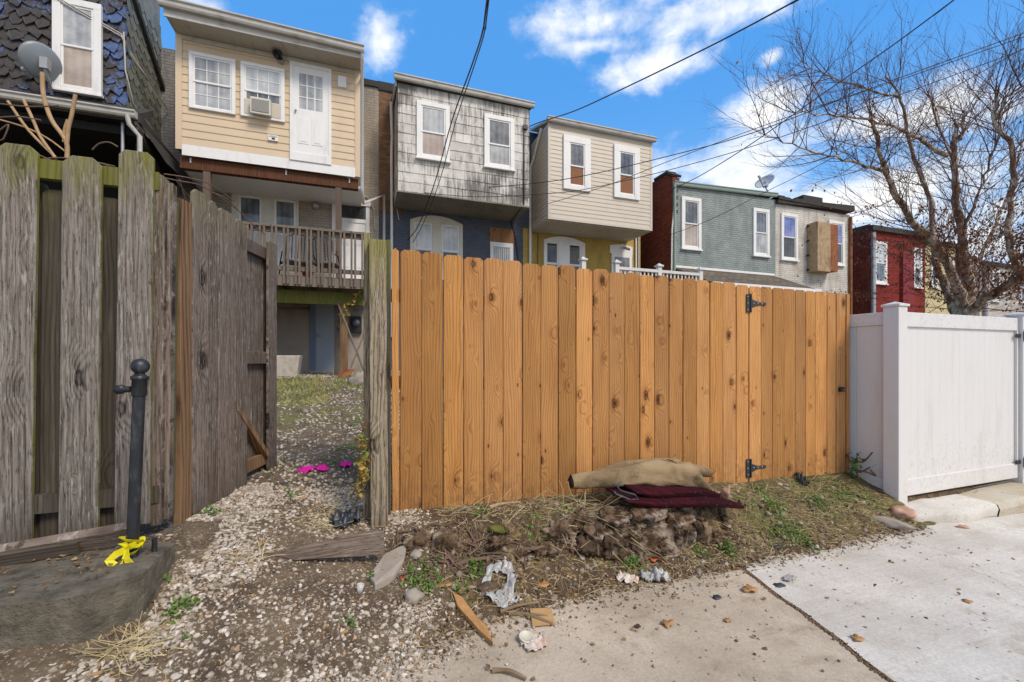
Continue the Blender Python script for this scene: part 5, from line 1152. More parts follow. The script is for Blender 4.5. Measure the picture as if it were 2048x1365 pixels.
# wedge board at the opening
pb_ = PY(768, 1087, 2.50); mb = MB()
out = [PY(*q, 2.50) for q in ((549, 1112), (600, 1098), (660, 1084), (700, 1071), (768, 1063), (769, 1108), (720, 1114), (640, 1118), (590, 1122))]
mb.prism([(p.x, p.z) for p in out][::-1], 2.50, 2.535)
wedge = mb.build('wedge_board', M['oldbrown'], None, origin=(out[0].x, 2.50, out[0].z), bevel=.003, seg=1)
m4 = Matrix.Rotation(R(90), 4, 'Y')
for v_ in wedge.data.vertices: v_.co = m4.inverted() @ v_.co
wedge.rotation_euler = (0, R(90), 0)
tag(wedge, 'wedge-shaped weathered board across the gate opening', 'board')

# ------------------------------------------------------------------ generic noisy lump
import bmesh
def lump(name, c, r, mat, label=None, cat=None, seed=0, amp=.25, freq=2.0, sub=3, rotz=0, tilt=0, ridges=0, group=None, flat=None, parent=None, bottom=None):
    bm = bmesh.new(); bmesh.ops.create_icosphere(bm, subdivisions=sub, radius=1); mb = MB(); Rm = Matrix.Rotation(rotz, 3, 'Z') @ Matrix.Rotation(tilt, 3, 'X')
    bm.verts.ensure_lookup_table(); vs = []
    for v in bm.verts:
        p = v.co.copy(); k = 1 + amp*(mn.noise(p*freq+Vector((seed*7.1, seed, 3)))+.5*mn.noise(p*freq*2.7+Vector((seed, 1, 3*seed)))+.25*mn.noise(p*freq*6+Vector((seed, 5, seed))))
        if ridges: k *= 1 + ridges*mn.noise((math.atan2(p.y, p.x)*5+seed, p.z*.6, seed))
        p = p*k
        if flat and p.z > flat: p.z = flat + (p.z-flat)*.15
        p = Vector((p.x*r[0], p.y*r[1], p.z*r[2])); vs.append(Vector(c) + Rm @ p)
    mb.add(vs, [tuple(v.index for v in f.verts) for f in bm.faces], True); bm.free()
    o = mb.build(name, M[mat], parent)
    if label: tag(o, label, cat, group)
    return o
# stump under the rugs (root flare with split side), small stumps at the left
st = thing('tree_stump', 'rotting broad tree stump under the rolled carpets', 'stump', (1.85, 2.55, .1))
c = PY(1290, 1055, 2.55)
def stumpmesh(cx, cy, rx, ry, z0, z1, seed, N=150, K=22):
    mb = MB(); vs = []
    for k in range(K+1):
        f_ = k/K; zz = z0+(z1-z0)*f_
        for i in range(N):
            a = 2*math.pi*i/N; ca, sa = math.cos(a), math.sin(a)
            lob = 1+.16*mn.noise((ca*2+seed, sa*2, f_*.8))+.10*mn.noise((ca*6+seed, sa*6, f_*1.6))+.06*mn.noise((ca*17, sa*17+seed, f_*3))
            fl = 1+.30*(1-f_)**2; rr = lob*fl
            h = zz + (f_**2)*(.05*mn.noise((ca*3, sa*3, seed+4))+.04*mn.noise((ca*10, sa*10, seed)))
            vs.append((cx+rx*rr*ca, cy+ry*rr*sa, h))
    mb.add(vs, [(k*N+i, k*N+(i+1)%N, (k+1)*N+(i+1)%N, (k+1)*N+i) for k in range(K) for i in range(N)], True)
    tops = []; Kt = 10
    for k in range(Kt+1):
        f_ = 1-k/Kt
        for i in range(N):
            x, y, z = vs[K*N+i]; px = cx+(x-cx)*f_; py = cy+(y-cy)*f_
            tops.append((px, py, z*f_+(z1-.01)*(1-f_)+(.04*mn.noise((px*9, py*9, seed))+.025*mn.noise((px*26, py*26, seed)))*(1 if k else 0)))
    mb.add(tops, [(k*N+i, k*N+(i+1)%N, (k+1)*N+(i+1)%N, (k+1)*N+i) for k in range(Kt) for i in range(N)], True)
    return mb
bmx = bmesh.new(); bmesh.ops.create_icosphere(bmx, subdivisions=6, radius=1); mb = MB(); vs = []
for v in bmx.verts:
    p = v.co; an = math.atan2(p.y, p.x)
    k = 1 + .16*mn.noise(p*1.6+Vector((3, 1, 2))) + .13*mn.noise(p*4+Vector((8, 0, 0))) + .07*mn.noise(p*9) + .045*mn.noise((an*9, p.z*1.5, 4)) + .03*mn.noise(p*22) + .018*mn.noise(p*45)
    q = Vector((math.copysign(abs(p.x)**.8, p.x), math.copysign(abs(p.y)**.75, p.y), math.copysign(abs(p.z)**.6, p.z)))*k
    fl = 1+.16*max(0, -q.z)
    vs.append((c.x-.02+q.x*.50*fl, 2.62+q.y*.25*fl, .17+q.z*.19))
mb.add(vs, [tuple(v.index for v in f.verts) for f in bmx.faces], True); bmx.free(); mb.build('stump_body', M['stumpm'], st)
rnd2 = random.Random(3)
for k, (u, v, rx_, ry_, rz_) in enumerate(((1150, 1098, .13, .07, .06), (1090, 1112, .12, .06, .05), (1120, 1075, .12, .08, .06), (1040, 1118, .10, .05, .045), (1005, 1092, .09, .05, .04), (1160, 1050, .12, .09, .07), (1430, 1085, .09, .07, .06), (1445, 1050, .08, .07, .06), (1240, 1118, .12, .05, .035), (1330, 1112, .12, .05, .035))):
    q = hit(u, v, G); lump('stump_root', (q.x, q.y+.03, q.z+.01), (rx_, ry_, rz_), 'stumpm', seed=60+k, amp=.5, freq=1.6, sub=5, rotz=.3*math.sin(k*2), ridges=.3, parent=st)
for k, (u, v, wx, hz, rz, tl) in enumerate(((1300, 1022, .15, .03, .1, .35), (1235, 1030, .10, .025, -.3, .5), (1350, 1035, .09, .03, .4, .7), (1275, 1050, .12, .022, .05, 1.0), (1370, 1062, .05, .08, .2, .2), (1395, 1058, .03, .09, -.2, .15), (1345, 1070, .035, .08, .3, .25), (1195, 1060, .08, .03, -.2, .8), (1320, 1085, .06, .04, .6, .5))):
    q = PY(u, v, 2.40 + .02*(k % 2)); Rm = Matrix.Rotation(rz, 3, 'Z') @ Matrix.Rotation(tl, 3, 'X'); mb = MB(); n = 18; top = []; bot = []
    for i in range(n):
        a = 2*math.pi*i/n; rr = 1+.35*rnd2.uniform(-1, 1); p = Vector((wx*math.cos(a)*rr, .07*math.sin(a)*rr, 0)); top.append(q+Rm @ (p+Vector((0, 0, hz*.5*(1+.5*rnd2.uniform(-1, 1)))))); bot.append(q+Rm @ (p*1.05-Vector((0, 0, hz*.5))))
    mb.add(top+bot, [tuple(range(n)), tuple(range(2*n-1, n-1, -1))]+[(i, i+n, (i+1)%n+n, (i+1)%n) for i in range(n)]); mb.build('wood_splinter', M['stumpm'], st, bevel=.004)
M['bark2'] = plain('split_wood', hx('#85705a'), .95, .35, 9, dirt=(hx('#4a3526'), .9, (30, 30, 5)), bump=1.0, bsc=26)
for k, (u, v, s) in enumerate(((1225, 1070, .09), (1345, 1050, .10), (1395, 1060, .08), (1180, 1085, .07), (1270, 1090, .06), (1310, 1080, .08))):
    q = PY(u, v, 2.42+.02*k % .06); lump('root_flare', (q.x, 2.43, q.z-.02), (s*1.1, s*.6, s*.95), 'bark2' if k in (1, 2, 5) else 'bark', seed=20+k, amp=.5, sub=4, ridges=.35, parent=st)
for k, (u, v, s, lb) in enumerate(((838, 1085, .085, 'small dark stump at the left end of the bank beside the gate post'), (897, 1078, .095, 'cut stump with pale face among the roots, second from the gate post'))):
    q = hit(u, v+14); lump('cut_stump', (q.x, q.y+.05, q.z+.01), (s*1.1, s*.8, s*.95), 'stumpm', lb, 'stump', 40+k, .22, 1.8, 5, k, .12, .35, None, .6)
# ------------------------------------------------------------------ carpets
def loft(secs, n, name, mat, label=None, cat=None, parent=None, capends=True):
    """secs: list of (centre, right vec, up vec, fn(t)->(a,b)) cross sections"""
    mb = MB(); vs = []
    for c, a, b, fn in secs:
        for k in range(n): x, y = fn(k/n); vs.append(Vector(c)+Vector(a)*x+Vector(b)*y)
    m_ = len(secs)
    mb.add(vs, [(i*n+k, i*n+(k+1)%n, (i+1)*n+(k+1)%n, (i+1)*n+k) for i in range(m_-1) for k in range(n)], True)
    if capends: mb.add(vs[:n], [tuple(range(n))[::-1]]); mb.add(vs[-n:], [tuple(range(n))])
    o = mb.build(name, M[mat], parent)
    if label: tag(o, label, cat)
    return o
def sup(w_, h_, e=1.0, sag=0.0, base=False, ph=0):
    def fn(t):
        a = 2*math.pi*t; c, s = math.cos(a), math.sin(a)
        x = math.copysign(abs(c)**e, c)*w_; y = math.copysign(abs(s)**e, s)*h_
        if base and y < 0: y *= .35
        return x*(1+.06*math.sin(3*a+ph)), y*(1+.05*math.sin(2*a+ph*2)) + sag*x
    return fn
rgY = 2.72
cr = thing('rolled_carpet', 'tan carpet loosely rolled and folded on top of the stump', 'carpet', PY(1280, 985, rgY))
def RP(u, v, y): return PY(u, v, y)
key = [(1142, 952, 981, .052), (1165, 949, 980, .052), (1188, 944, 979, .056), (1210, 938, 975, .09), (1240, 929, 970, .13), (1270, 922, 969, .17), (1300, 919, 970, .19), (1335, 920, 974, .19), (1365, 924, 980, .18), (1388, 939, 986, .15), (1408, 961, 990, .11), (1424, 978, 992, .07), (1434, 986, 993, .03)]
secs = []
for i, (u, vt, vb, w_) in enumerate(key):
    vm = (vt+vb)/2; c = RP(u, vm, rgY - .03*max(0, (i-8)/4)); h_ = (RP(u, vt, rgY)-RP(u, vb, rgY)).z/2
    secs.append((c, (.08, 1, -.02), (0, -.12, 1), sup(w_*.8, h_, .62 if i > 3 else (.8 if i > 2 else 1), .06*math.sin(i*.9), False, i*.6)))
mo = loft(secs, 48, 'carpet_roll', 'rug', parent=cr, capends=False)
mo.data.vertices.foreach_set('co', [c_ for v in mo.data.vertices for c_ in (v.co + v.co.normalized()*0 + Vector((0, mn.noise(v.co*9)*.025, mn.noise(Vector((v.co.x*5, v.co.y*12, v.co.z*16))+Vector((4,0,0)))*.03+mn.noise(v.co*26)*.006)) + Vector((0, -.022*math.sin(26*(v.co.x+.9*v.co.z)+3*mn.noise(v.co*4)), .008*math.sin(19*(v.co.x-.7*v.co.z))))*(1 if v.co.x > -.42 else 0))])
lk = [(1345, 934, .10, .05), (1372, 938, .10, .047), (1395, 941, .095, .042), (1410, 943, .085, .038), (1417, 944, .05, .024), (1419, 944, .01, .006)]
loft([(RP(u, v, rgY-.01), (.05, 1, 0), (0, -.1, 1), sup(w_, h_, .85, .05, False, .4)) for u, v, w_, h_ in lk], 28, 'carpet_fold', 'rug', parent=cr)
# spiral end
mb = MB(); c = RP(1141, 967, rgY); vs = []; N = 70
for i in range(N+1):
    a = i/N*4*math.pi*1.25; r_ = .045*(1-.85*i/N); vs += [c+Vector((0, r_*math.cos(a), r_*math.sin(a))), c+Vector((.12, r_*math.cos(a), r_*math.sin(a)))]
    r2 = r_-.006; vs += [c+Vector((-.0, r2*math.cos(a), r2*math.sin(a)))]
mb.add(vs, [f for i in range(N) for f in ((i*3, i*3+1, i*3+4, i*3+3), (i*3, i*3+3, i*3+5, i*3+2))], True); mb.build('roll_end', M['rugback'], cr)
mb = MB()
for i in range(14): p = RP(1405+random.uniform(0, 25), 986+random.uniform(-6, 4), rgY-.11); mb.tube([p, p+Vector((random.uniform(-.03,.03), -.02, random.uniform(-.03, .01))), p+Vector((random.uniform(-.05,.05), -.03, random.uniform(-.05, 0)))], .0012, 4)
mb.build('frayed_threads', M['straw'], cr)
rr = thing('red_carpet', 'dark red patterned carpet folded double between the stump and the tan carpet', 'carpet', PY(1340, 1000, 2.6))
def slab_fold(uL, uR, v0, v1, h0, h1, y0, y1, dep, name):
    secs = []
    for i in range(15):
        s = i/14; u = uL+(uR-uL)*s; v = v0+(v1-v0)*s; y = y0+(y1-y0)*s; hh = h0+(h1-h0)*s
        e_ = min(1, .25+s*5) if s < .2 else 1; e_ = min(e_, 1 if s < .93 else .6)
        c = RP(u, v+3*math.sin(s*7), y); secs.append((c, (.1, 1, 0), (0, -.1, 1), sup(dep*(1 if s < .6 else 1-.45*(s-.6)/.4), hh*e_, .55, .03*math.sin(s*5), False, s*2)))
    return loft(secs, 28, name, 'redrug', parent=rr)
slab_fold(1250, 1425, 973, 984, .032, .026, 2.60, 2.62, .16, 'upper_fold'); slab_fold(1228, 1471, 988, 1006, .026, .022, 2.55, 2.50, .17, 'lower_fold')
mb = MB(); mb.tube([RP(1243, 964, 2.46), RP(1234, 972, 2.45), RP(1240, 982, 2.45), RP(1270, 990, 2.43), RP(1276, 999, 2.42), RP(1262, 1001, 2.42), RP(1232, 989, 2.43), RP(1228, 984, 2.44)], .008, 8); mb.build('bound_edge', M['tarp'], rr)

# ------------------------------------------------------------------ satellite dishes
def dish(name, label, c, face, r, mat, foot, lnb_len=.42):
    d_ = thing('satellite_dish', label, 'satellite dish', foot); c = Vector(c); f = Vector(face).normalized()
    pr = [(r*t_, .16*r*t_*t_*1.6) for t_ in np.linspace(0, 1, 8)]; prb = [(r*t_, .16*r*t_*t_*1.6-.012) for t_ in np.linspace(1, 0, 8)]
    MB().lathe(pr+prb, c, 28, f).build('reflector', M[mat], d_)
    side = f.cross(Vector((0,0,1))).normalized(); dn = side.cross(f).normalized()*-1
    dn = dn if dn.z < 0 else -dn
    a0 = c+dn*(r*.75); a1 = c+f*(r*1.5)+dn*(r*.75)
    MB().bar(a0-f*.03, a1, .03, .03).build('arm', M['alu'], d_)
    MB().tube([a1, a1-f*.10+(-dn)*.05], [.04, .045], 12).build('receiver', M['gutter'], d_)
    bk = c-f*.05; MB().box(bk.x-.06, bk.x+.06, bk.y-.06, bk.y+.06, bk.z-.13, bk.z+.08).build('bracket', M['alu'], d_)
    MB().tube([bk, bk+Vector((0,0,-.18)), Vector(foot).lerp(bk, .35), Vector(foot)], .026, 10).build('mast', M['alu'], d_)
    return d_
c = PY(87, 125, 10.85); ft = PY(104, 190, 11.15)
dish('d', 'grey satellite dish beside the window of the blue shingled house', c, (-.78, .48, .34), .33, 'dishgrey', ft)
c = PY(1531, 366, 12.5); ft = PY(1538, 392, 12.55)
dish('d', 'pale satellite dish on the roof edge of the sage green house', c, (-.80, -.25, .62), .36, 'dishlight', ft)
# ------------------------------------------------------------------ wires
def wire(label, pts, r=.011):
    P = [PD(*p) for p in pts]; out = []
    if pts[0][1] < 0: P.insert(0, P[0]+(P[0]-P[1]).normalized()*9)
    if pts[-1][1] < 0 or pts[-1][0] > 2048: P.append(P[-1]+(P[-1]-P[-2]).normalized()*9)
    for i in range(len(P)-1):
        p0, p1, p2, p3 = P[max(i-1,0)], P[i], P[i+1], P[min(i+2,len(P)-1)]
        for k in range(6):
            t_ = k/6; out.append(.5*((2*p1)+(p2-p0)*t_+(2*p0-5*p1+4*p2-p3)*t_*t_+(3*p1-p0-3*p2+p3)*t_**3))
    out.append(P[-1]); o = MB().tube(out, r, 5).build('power_line', M['black']); tag(o, label, 'power line')
M['wire'] = M['black']
wire('black overhead cable dropping past the grey shingled house, left of a close pair', [(978, -30, 5), (966, 60, 6), (944, 130, 7.2), (903, 245, 9), (868, 370, 11), (835, 455, 12.3), (805, 490, 12.5)], .013)
wire('black overhead cable dropping past the grey shingled house, right of a close pair', [(981, -30, 5), (970, 60, 6), (949, 130, 7.2), (911, 245, 9), (880, 360, 10.8), (850, 440, 12.2), (825, 487, 12.5)], .010)
wire('thick black cable rising from the grey house corner to the top of the sky', [(1058, 254, 12.4), (1085, 243, 12), (1150, 222, 11), (1250, 176, 9.6), (1430, 88, 8), (1595, 0, 6.6), (1660, -38, 6)], .014)
wire('overhead cable crossing the birch up to the top right of the sky', [(1345, 378, 14.5), (1400, 352, 13.6), (1500, 290, 12), (1640, 192, 10.3), (1780, 95, 9), (1908, 0, 8), (1960, -40, 7.6)], .013)
wire('overhead cable from the cream house past the beige room to the birch crown', [(740, 369, 12.5), (850, 374, 12.2), (946, 376, 12), (1062, 368, 11.6), (1178, 350, 11.2), (1340, 312, 10.7), (1500, 268, 10.2), (1720, 185, 9.6), (2060, 62, 9)], .011)
wire('overhead cable from the grey soffit past the beige room to the right', [(795, 380, 11.3), (946, 394, 11.3), (1091, 388, 11.2), (1175, 378, 11), (1340, 340, 10.5), (1530, 285, 10), (1800, 190, 9.2), (2060, 95, 8.6)], .009)
wire('thin cable anchored on the corner of the beige siding room', [(1095, 408, 12.4), (1140, 395, 12.2), (1224, 368, 12), (1340, 322, 11.5), (1560, 240, 10.8), (1800, 160, 10), (2060, 70, 9.2)], .009)
wire('thin cable reaching the sage green wall from the birch', [(1340, 470, 14.5), (1420, 440, 14), (1530, 385, 13), (1640, 330, 12), (1760, 262, 11), (1900, 180, 10), (2060, 90, 9)], .009)

# ------------------------------------------------------------------ birch tree
rnd = random.Random(11)
TB = PD(1932, 650, 6.5); TB.z = .15
tr = thing('birch_tree', 'bare river birch with peeling bark and a few brown leaves behind the white gate', 'tree', TB)
def cr_(P, n=6):
    out = []
    for i in range(len(P)-1):
        p0, p1, p2, p3 = P[max(i-1,0)], P[i], P[i+1], P[min(i+2,len(P)-1)]
        for k in range(n):
            t_ = k/n; out.append(.5*((2*p1)+(p2-p0)*t_+(2*p0-5*p1+4*p2-p3)*t_*t_+(3*p1-p0-3*p2+p3)*t_**3))
    return out+[P[-1]]
stems = [ # pixel paths, depth, radii
 ([(1930,760,6.5),(1932,640,6.5),(1940,600,6.5),(1931,516,6.45),(1912,400,6.4),(1908,310,6.4),(1912,245,6.45)], .17, .035),
 ([(1925,640,6.5),(1915,575,6.4),(1870,490,6.2),(1823,440,6.0),(1781,370,5.8),(1758,300,5.6),(1740,230,5.5)], .125, .022),
 ([(1915,640,6.6),(1885,560,6.8),(1870,510,6.95),(1862,400,7.1),(1828,320,7.2),(1802,200,7.3),(1770,150,7.4)], .10, .02),
 ([(1935,630,6.4),(1975,595,6.1),(2020,570,5.8),(2042,545,5.6),(2020,490,5.5),(2024,390,5.45),(2022,295,5.4),(1992,240,5.4),(1992,180,5.4)], .11, .022),
 ([(1920,280,6.42),(1928,240,6.5),(1930,222,6.5)], .04, .03),
 ([(1912,410,6.45),(1905,330,6.9),(1880,260,7.2),(1860,190,7.4)], .05, .015),
 ([(1893,312,6.4),(1828,272,6.0),(1780,250,5.7),(1690,234,5.3),(1590,225,5.0)], .05, .010),
 ([(1802,196,7.3),(1735,180,7.3),(1640,145,7.3),(1600,120,7.4)], .035, .008),
 ([(1776,345,5.8),(1700,324,5.6),(1615,298,5.4),(1530,272,5.3)], .035, .007),
 ([(1992,240,5.4),(2020,190,5.3),(2060,160,5.2),(2110,110,5.1)], .03, .008),
 ([(1940,560,6.5),(2000,430,7.0),(2030,330,7.4),(2060,240,7.6)], .05, .01),
 ([(1925,470,6.4),(1960,380,6.2),(1985,300,6.0),(2015,210,5.9)], .04, .008),
]
tk = MB(); limbs = MB(); twigs = MB(); leaves = MB(); anchors = []
for P, r0, r1 in stems:
    pts = cr_([PD(*p) for p in P], 6); m_ = len(pts)
    pts = [p+Vector((rnd.uniform(-1,1), rnd.uniform(-1,1), rnd.uniform(-1,1)))*(.018 if i else 0) for i, p in enumerate(pts)]
    rs = [.68*(r0+(r1-r0)*(i/(m_-1))**.65)*(1+rnd.uniform(-.08, .10)) for i in range(m_)]
    (tk if r0 > .09 else limbs).tube(pts, rs, 12 if r0 > .09 else 7)
    for i in range(2, m_):
        if pts[i].z > 1.9: anchors.append((pts[i], (pts[i]-pts[i-1]).normalized(), rs[i], i/m_))
ctr = TB.copy()
def twig(p, d, L, r, lvl):
    n = 6; pts = [p]; q = p; dd = d.copy()
    drift = Vector((rnd.uniform(-.12,.12), rnd.uniform(-.12,.12), rnd.uniform(-.06,.16)))
    for i in range(n):
        dd = (dd+drift*.55+Vector((rnd.uniform(-.1,.1), rnd.uniform(-.1,.1), rnd.uniform(-.08,.1)))).normalized(); q = q+dd*(L/n); pts.append(q)
    twigs.tube(pts, [r*(1-.75*i/n) for i in range(n+1)], 4 if lvl == 0 else 3, True, caps=False)
    if lvl < 2:
        for i in range(1, n+1):
            for _ in range(1 if rnd.random() < (1.0 if lvl == 0 else .72) else 0):
                o = Vector((rnd.gauss(0,1), rnd.gauss(0,1), rnd.gauss(.12,.8))).normalized()
                twig(pts[i], (dd*1.0+o*.6).normalized(), L*rnd.uniform(.3,.6), max(.0012, r*.45), lvl+1)
    if q.z < 3.6 or rnd.random() < .05:
        for k in range(3):
            if rnd.random() < (.6 if q.z < 3.4 else .10):
                b = pts[rnd.randint(2, n)]; s = rnd.uniform(.016, .032); a1 = Vector((rnd.gauss(0,1), rnd.gauss(0,1), rnd.gauss(0,.4))).normalized()*s*.5; a2 = Vector((rnd.uniform(-.5,.5), rnd.uniform(-.5,.5), -1)).normalized()*s*1.4
                nn = a1.cross(a2).normalized()*s*.25
                leaves.add([b, b+a2*.5+a1+nn, b+a2, b+a2*.5-a1+nn], [(0,1,2),(0,2,3)], col=rnd.random())
for (p, d, r, f_) in anchors:
    for _ in range((2 if rnd.random() < .7 else 1) if rnd.random() < (.97 if r < .06 else .75) else 0):
        o = Vector((rnd.gauss(0,1), rnd.gauss(0,1), rnd.gauss(.15,.6)))
        rad = Vector((p.x-ctr.x, p.y-ctr.y, 0)); rad = rad*(.6/(rad.length+.3))
        dr_ = (o.normalized()*.9+d*.35+rad+Vector((-.28, -.1, .12 if p.z > 3 else .0))).normalized()
        twig(p, dr_, rnd.uniform(.5, 1.35)*(1.0 if p.z < 4.6 else .85)*(.75 if p.x < 7.4 else 1), rnd.uniform(.004, .008), 0)
tk.build('trunk', M['birch'], tr); limbs.build('limbs', M['birch'], tr)
struct(twigs.build('twigs', M['birchtwig'], tr), 'stuff'); struct(leaves.build('leaves', M['birchleaf'], tr), 'stuff')

# cut canes and vines along the old fence
cn_ = thing('cut_shrub', 'cut-back shrub of bare tan canes sprouting behind the weathered fence', 'shrub', PD(130, 320, 3.3))
for pts, r in (([(16,203),(58,262),(112,316)], .010), ([(46,198),(66,240),(81,274),(112,318)], .011), ([(85,146),(87,190),(103,240),(132,282),(134,318)], .015), ([(151,190),(143,232),(137,256),(134,290)], .013), ([(128,285),(129,262),(136,240)], .011), ([(0,240),(50,255),(95,277),(130,303)], .006)):
    MB().tube(cr_([PD(u, v, 3.3) for u, v in pts], 4), r, 8).build('cane', M['cane'], cn_)
vn = thing('dry_vine', 'dry leafless vine trailing along the top of the weathered fence and gate', 'vine', PD(250, 320, 2.4)); vm_ = MB()
for pts in ([(75,325),(110,318),(170,322),(232,335)], [(80,312),(130,330),(200,328),(236,345)], [(187,302),(200,290),(220,287),(238,296)], [(0,210),(60,216),(120,214)], [(0,238),(40,236),(85,243)], [(300,350),(350,362),(400,372),(440,395),(490,432)], [(355,365),(385,400),(430,440),(455,480)], [(360,360),(380,420),(410,470)], [(420,385),(455,400),(495,440),(530,470)], [(330,350),(380,358),(425,372),(470,405)], [(0,265),(20,252),(10,280),(0,283)]):
    vm_.tube(cr_([PD(u, v, ip(u, [0,235,350,540],[2.1,2.12,2.36,3.3])) + Vector((0,-.01,.0)) for u, v in pts], 5), .0035, 5)
vm_.build('vine_stems', M['root'], vn)
def leafcloud(n, fn, smin, smax, mb, jit=1.0):
    for _ in range(n):
        p = fn();
        if p is None: continue
        s = random.uniform(smin, smax); a1 = Vector((random.gauss(0,1), random.gauss(0,1), random.gauss(0,.5))).normalized()*s*.5; a2 = Vector((random.gauss(0,1), random.gauss(0,1), random.gauss(.0,.7)*jit)).normalized(); a2 = (a2-a1*a2.dot(a1)/(a1.length_squared)).normalized()*s*1.2
        nn = a1.cross(a2).normalized()*s*.2
        mb.add([p, p+a2*.35+a1+nn, p+a2*.8+a1*.5, p+a2, p+a2*.8-a1*.5, p+a2*.35-a1+nn], [(0,1,2,3),(0,3,4,5)], col=random.random())
iv = thing('ivy_plant', 'yellowing ivy climbing the foot of the old gate post', 'ivy', (0, 2.83, .3)); mb = MB(); sm = MB()
for pts in ([(700,1000),(722,950),(728,900),(733,850),(738,790)], [(705,1010),(735,960),(738,900)], [(720,1000),(726,930),(722,880),(734,830)]): sm.tube(cr_([PY(u, v, 2.83) for u, v in pts], 4), .004, 5)
def ivp():
    v = random.triangular(830, 1010, 960); u = 733-abs(random.gauss(0, 9))-max(0, v-930)*.22*random.random(); return PY(u, v, 2.83+random.uniform(-.05, .05))
leafcloud(90, ivp, .022, .05, mb); sm.build('ivy_stems', M['root'], iv); struct(mb.build('ivy_leaves', M['ivy'], iv), 'stuff')
iv = thing('ivy_sprig', 'reddish ivy sprig hanging from the mossy deck beam', 'ivy', PY(700, 600, 9.6)); mb = MB(); sm = MB(); sm.tube(cr_([PY(u, v, 9.62) for u, v in ((726,570),(718,595),(704,615),(692,632))], 4), .008, 5)
leafcloud(46, lambda: (lambda t_: PY(726-40*t_+random.uniform(-5,5), 572+66*t_+random.uniform(-5,5), 9.6))(random.random()), .05, .1, mb); sm.build('ivy_stem', M['root'], iv); mb.build('ivy_leaves', M['ivy'], iv)
vs_ = thing('creeper_stem', 'dead creeper stems at the foot of the white fence', 'creeper', PX(1705, 950, PXX-.03)); mb = MB()
for pts in ([(1700,920),(1715,945),(1740,935)], [(1702,915),(1725,925),(1745,905)], [(1705,930),(1718,960),(1712,985)], [(1700,950),(1740,975),(1770,985)], [(1712,940),(1735,945),(1752,952),(1740,940)]): mb.tube(cr_([PX(u, v, PXX-.05) for u, v in pts], 4), .008, 5)
mb.build('stems', M['root'], vs_); mb = MB(); leafcloud(60, lambda: PX(1704+abs(random.gauss(0,8)), random.uniform(905, 985), PXX-.06), .02, .05, mb); mb.build('leaves', M['weed'], vs_)

# ------------------------------------------------------------------ gravel
def ico(sub):
    bm = bmesh.new(); bmesh.ops.create_icosphere(bm, subdivisions=sub, radius=1); V = np.array([v.co[:] for v in bm.verts]); Fc = np.array([[v.index for v in f.verts] for f in bm.faces]); bm.free(); return V, Fc
rs_ = np.random.RandomState(5)
def stones(name, pts, radii, sub, mat='gravel', tints=None, flat=(.45, .85)):
    V, Fc = ico(sub); nT = 10; tm = []
    for k in range(nT):
        W_ = V.copy(); dirs = rs_.normal(size=(9, 3)); dirs /= np.linalg.norm(dirs, axis=1)[:, None]
        for dvec in dirs:   # chop planes for a crushed-stone look
            d_ = W_ @ dvec; lim = rs_.uniform(.42, .85); W_ = W_ - np.outer(np.maximum(d_-lim, 0), dvec)
        W_ = W_*(1+.08*rs_.normal(size=(len(V), 1))); tm.append(W_)
    n = len(pts); allV = np.empty((n, len(V), 3)); 
    for i in range(n):
        t_ = tm[rs_.randint(nT)]; a = rs_.uniform(0, 6.28); c, s = math.cos(a), math.sin(a); sc = np.array([rs_.uniform(.8, 1.35), rs_.uniform(.65, 1.0), rs_.uniform(*flat)])*radii[i]
        q_ = t_*sc; tl = rs_.normal()*.35; ct, st_ = math.cos(tl), math.sin(tl)
        y = q_[:, 1]*ct-q_[:, 2]*st_; z = q_[:, 1]*st_+q_[:, 2]*ct
        allV[i, :, 0] = q_[:, 0]*c-y*s+pts[i][0]; allV[i, :, 1] = q_[:, 0]*s+y*c+pts[i][1]; allV[i, :, 2] = z+pts[i][2]
    F_ = (Fc[None]+(np.arange(n)*len(V))[:, None, None]).reshape(-1, 3)
    me = bpy.data.meshes.new(name); me.vertices.add(n*len(V)); me.vertices.foreach_set('co', allV.reshape(-1)); me.loops.add(F_.size); me.loops.foreach_set('vertex_index', F_.reshape(-1).astype(np.int32))
    me.polygons.add(len(F_)); me.polygons.foreach_set('loop_start', np.arange(0, F_.size, 3, dtype=np.int32)); me.update(calc_edges=True)
    a = me.attributes.new('tint', 'FLOAT', 'FACE'); tt = tints if tints is not None else np.clip(rs_.normal(.55, .24, n), 0, 1); a.data.foreach_set('value', np.repeat(tt, len(Fc)).astype(np.float32)); me.materials.append(M[mat])
    o = bpy.data.objects.new(name, me); COL.objects.link(o); return o
def seen(x, y, z, mu=60):
    p = Vector((x, y, z))-CAM; d = p.dot(FWD)
    if d < .3: return False
    u = 1024+F_PX*p.dot(RGT)/d; v = HV-F_PX*p.z/d
    if not (-mu*3 < u < 2048+mu*2 and v < 1365+mu*2): return False
    if y > 3.2: return 300 < u < 800
    return True
pts = []; rad = []
def bare(x, y): return mn.noise((x*1.3+3, y*1.3, 7.7))+.5*mn.noise((x*3.5, y*3.5, 1.2))
while len(pts) < 11500:
    x = random.uniform(-1.05, .62); y = random.uniform(1.25, 3.4)
    if y < ye(x)-.12: 
        if random.random() < .93: continue
    if y > 2.45 and x < -.75 and y < 2.8: continue
    if x < -.84 and y > 1.95 and y < 2.46: continue
    b = bare(x, y); dn = .95 if b > -.06 else .26
    if x > .2: dn *= max(.05, 1-(x-.2)/.35)
    if y > 2.25 and x > -.45 and y < 2.75: dn *= .35
    if random.random() > dn: continue
    z = gz(x, y); r = random.choice((random.uniform(.003, .007), random.uniform(.005, .010), random.uniform(.008, .013), random.uniform(.010, .018)))
    if not seen(x, y, z): continue
    pts.append((x, y, z+r*random.uniform(-.25, .2))); rad.append(r)
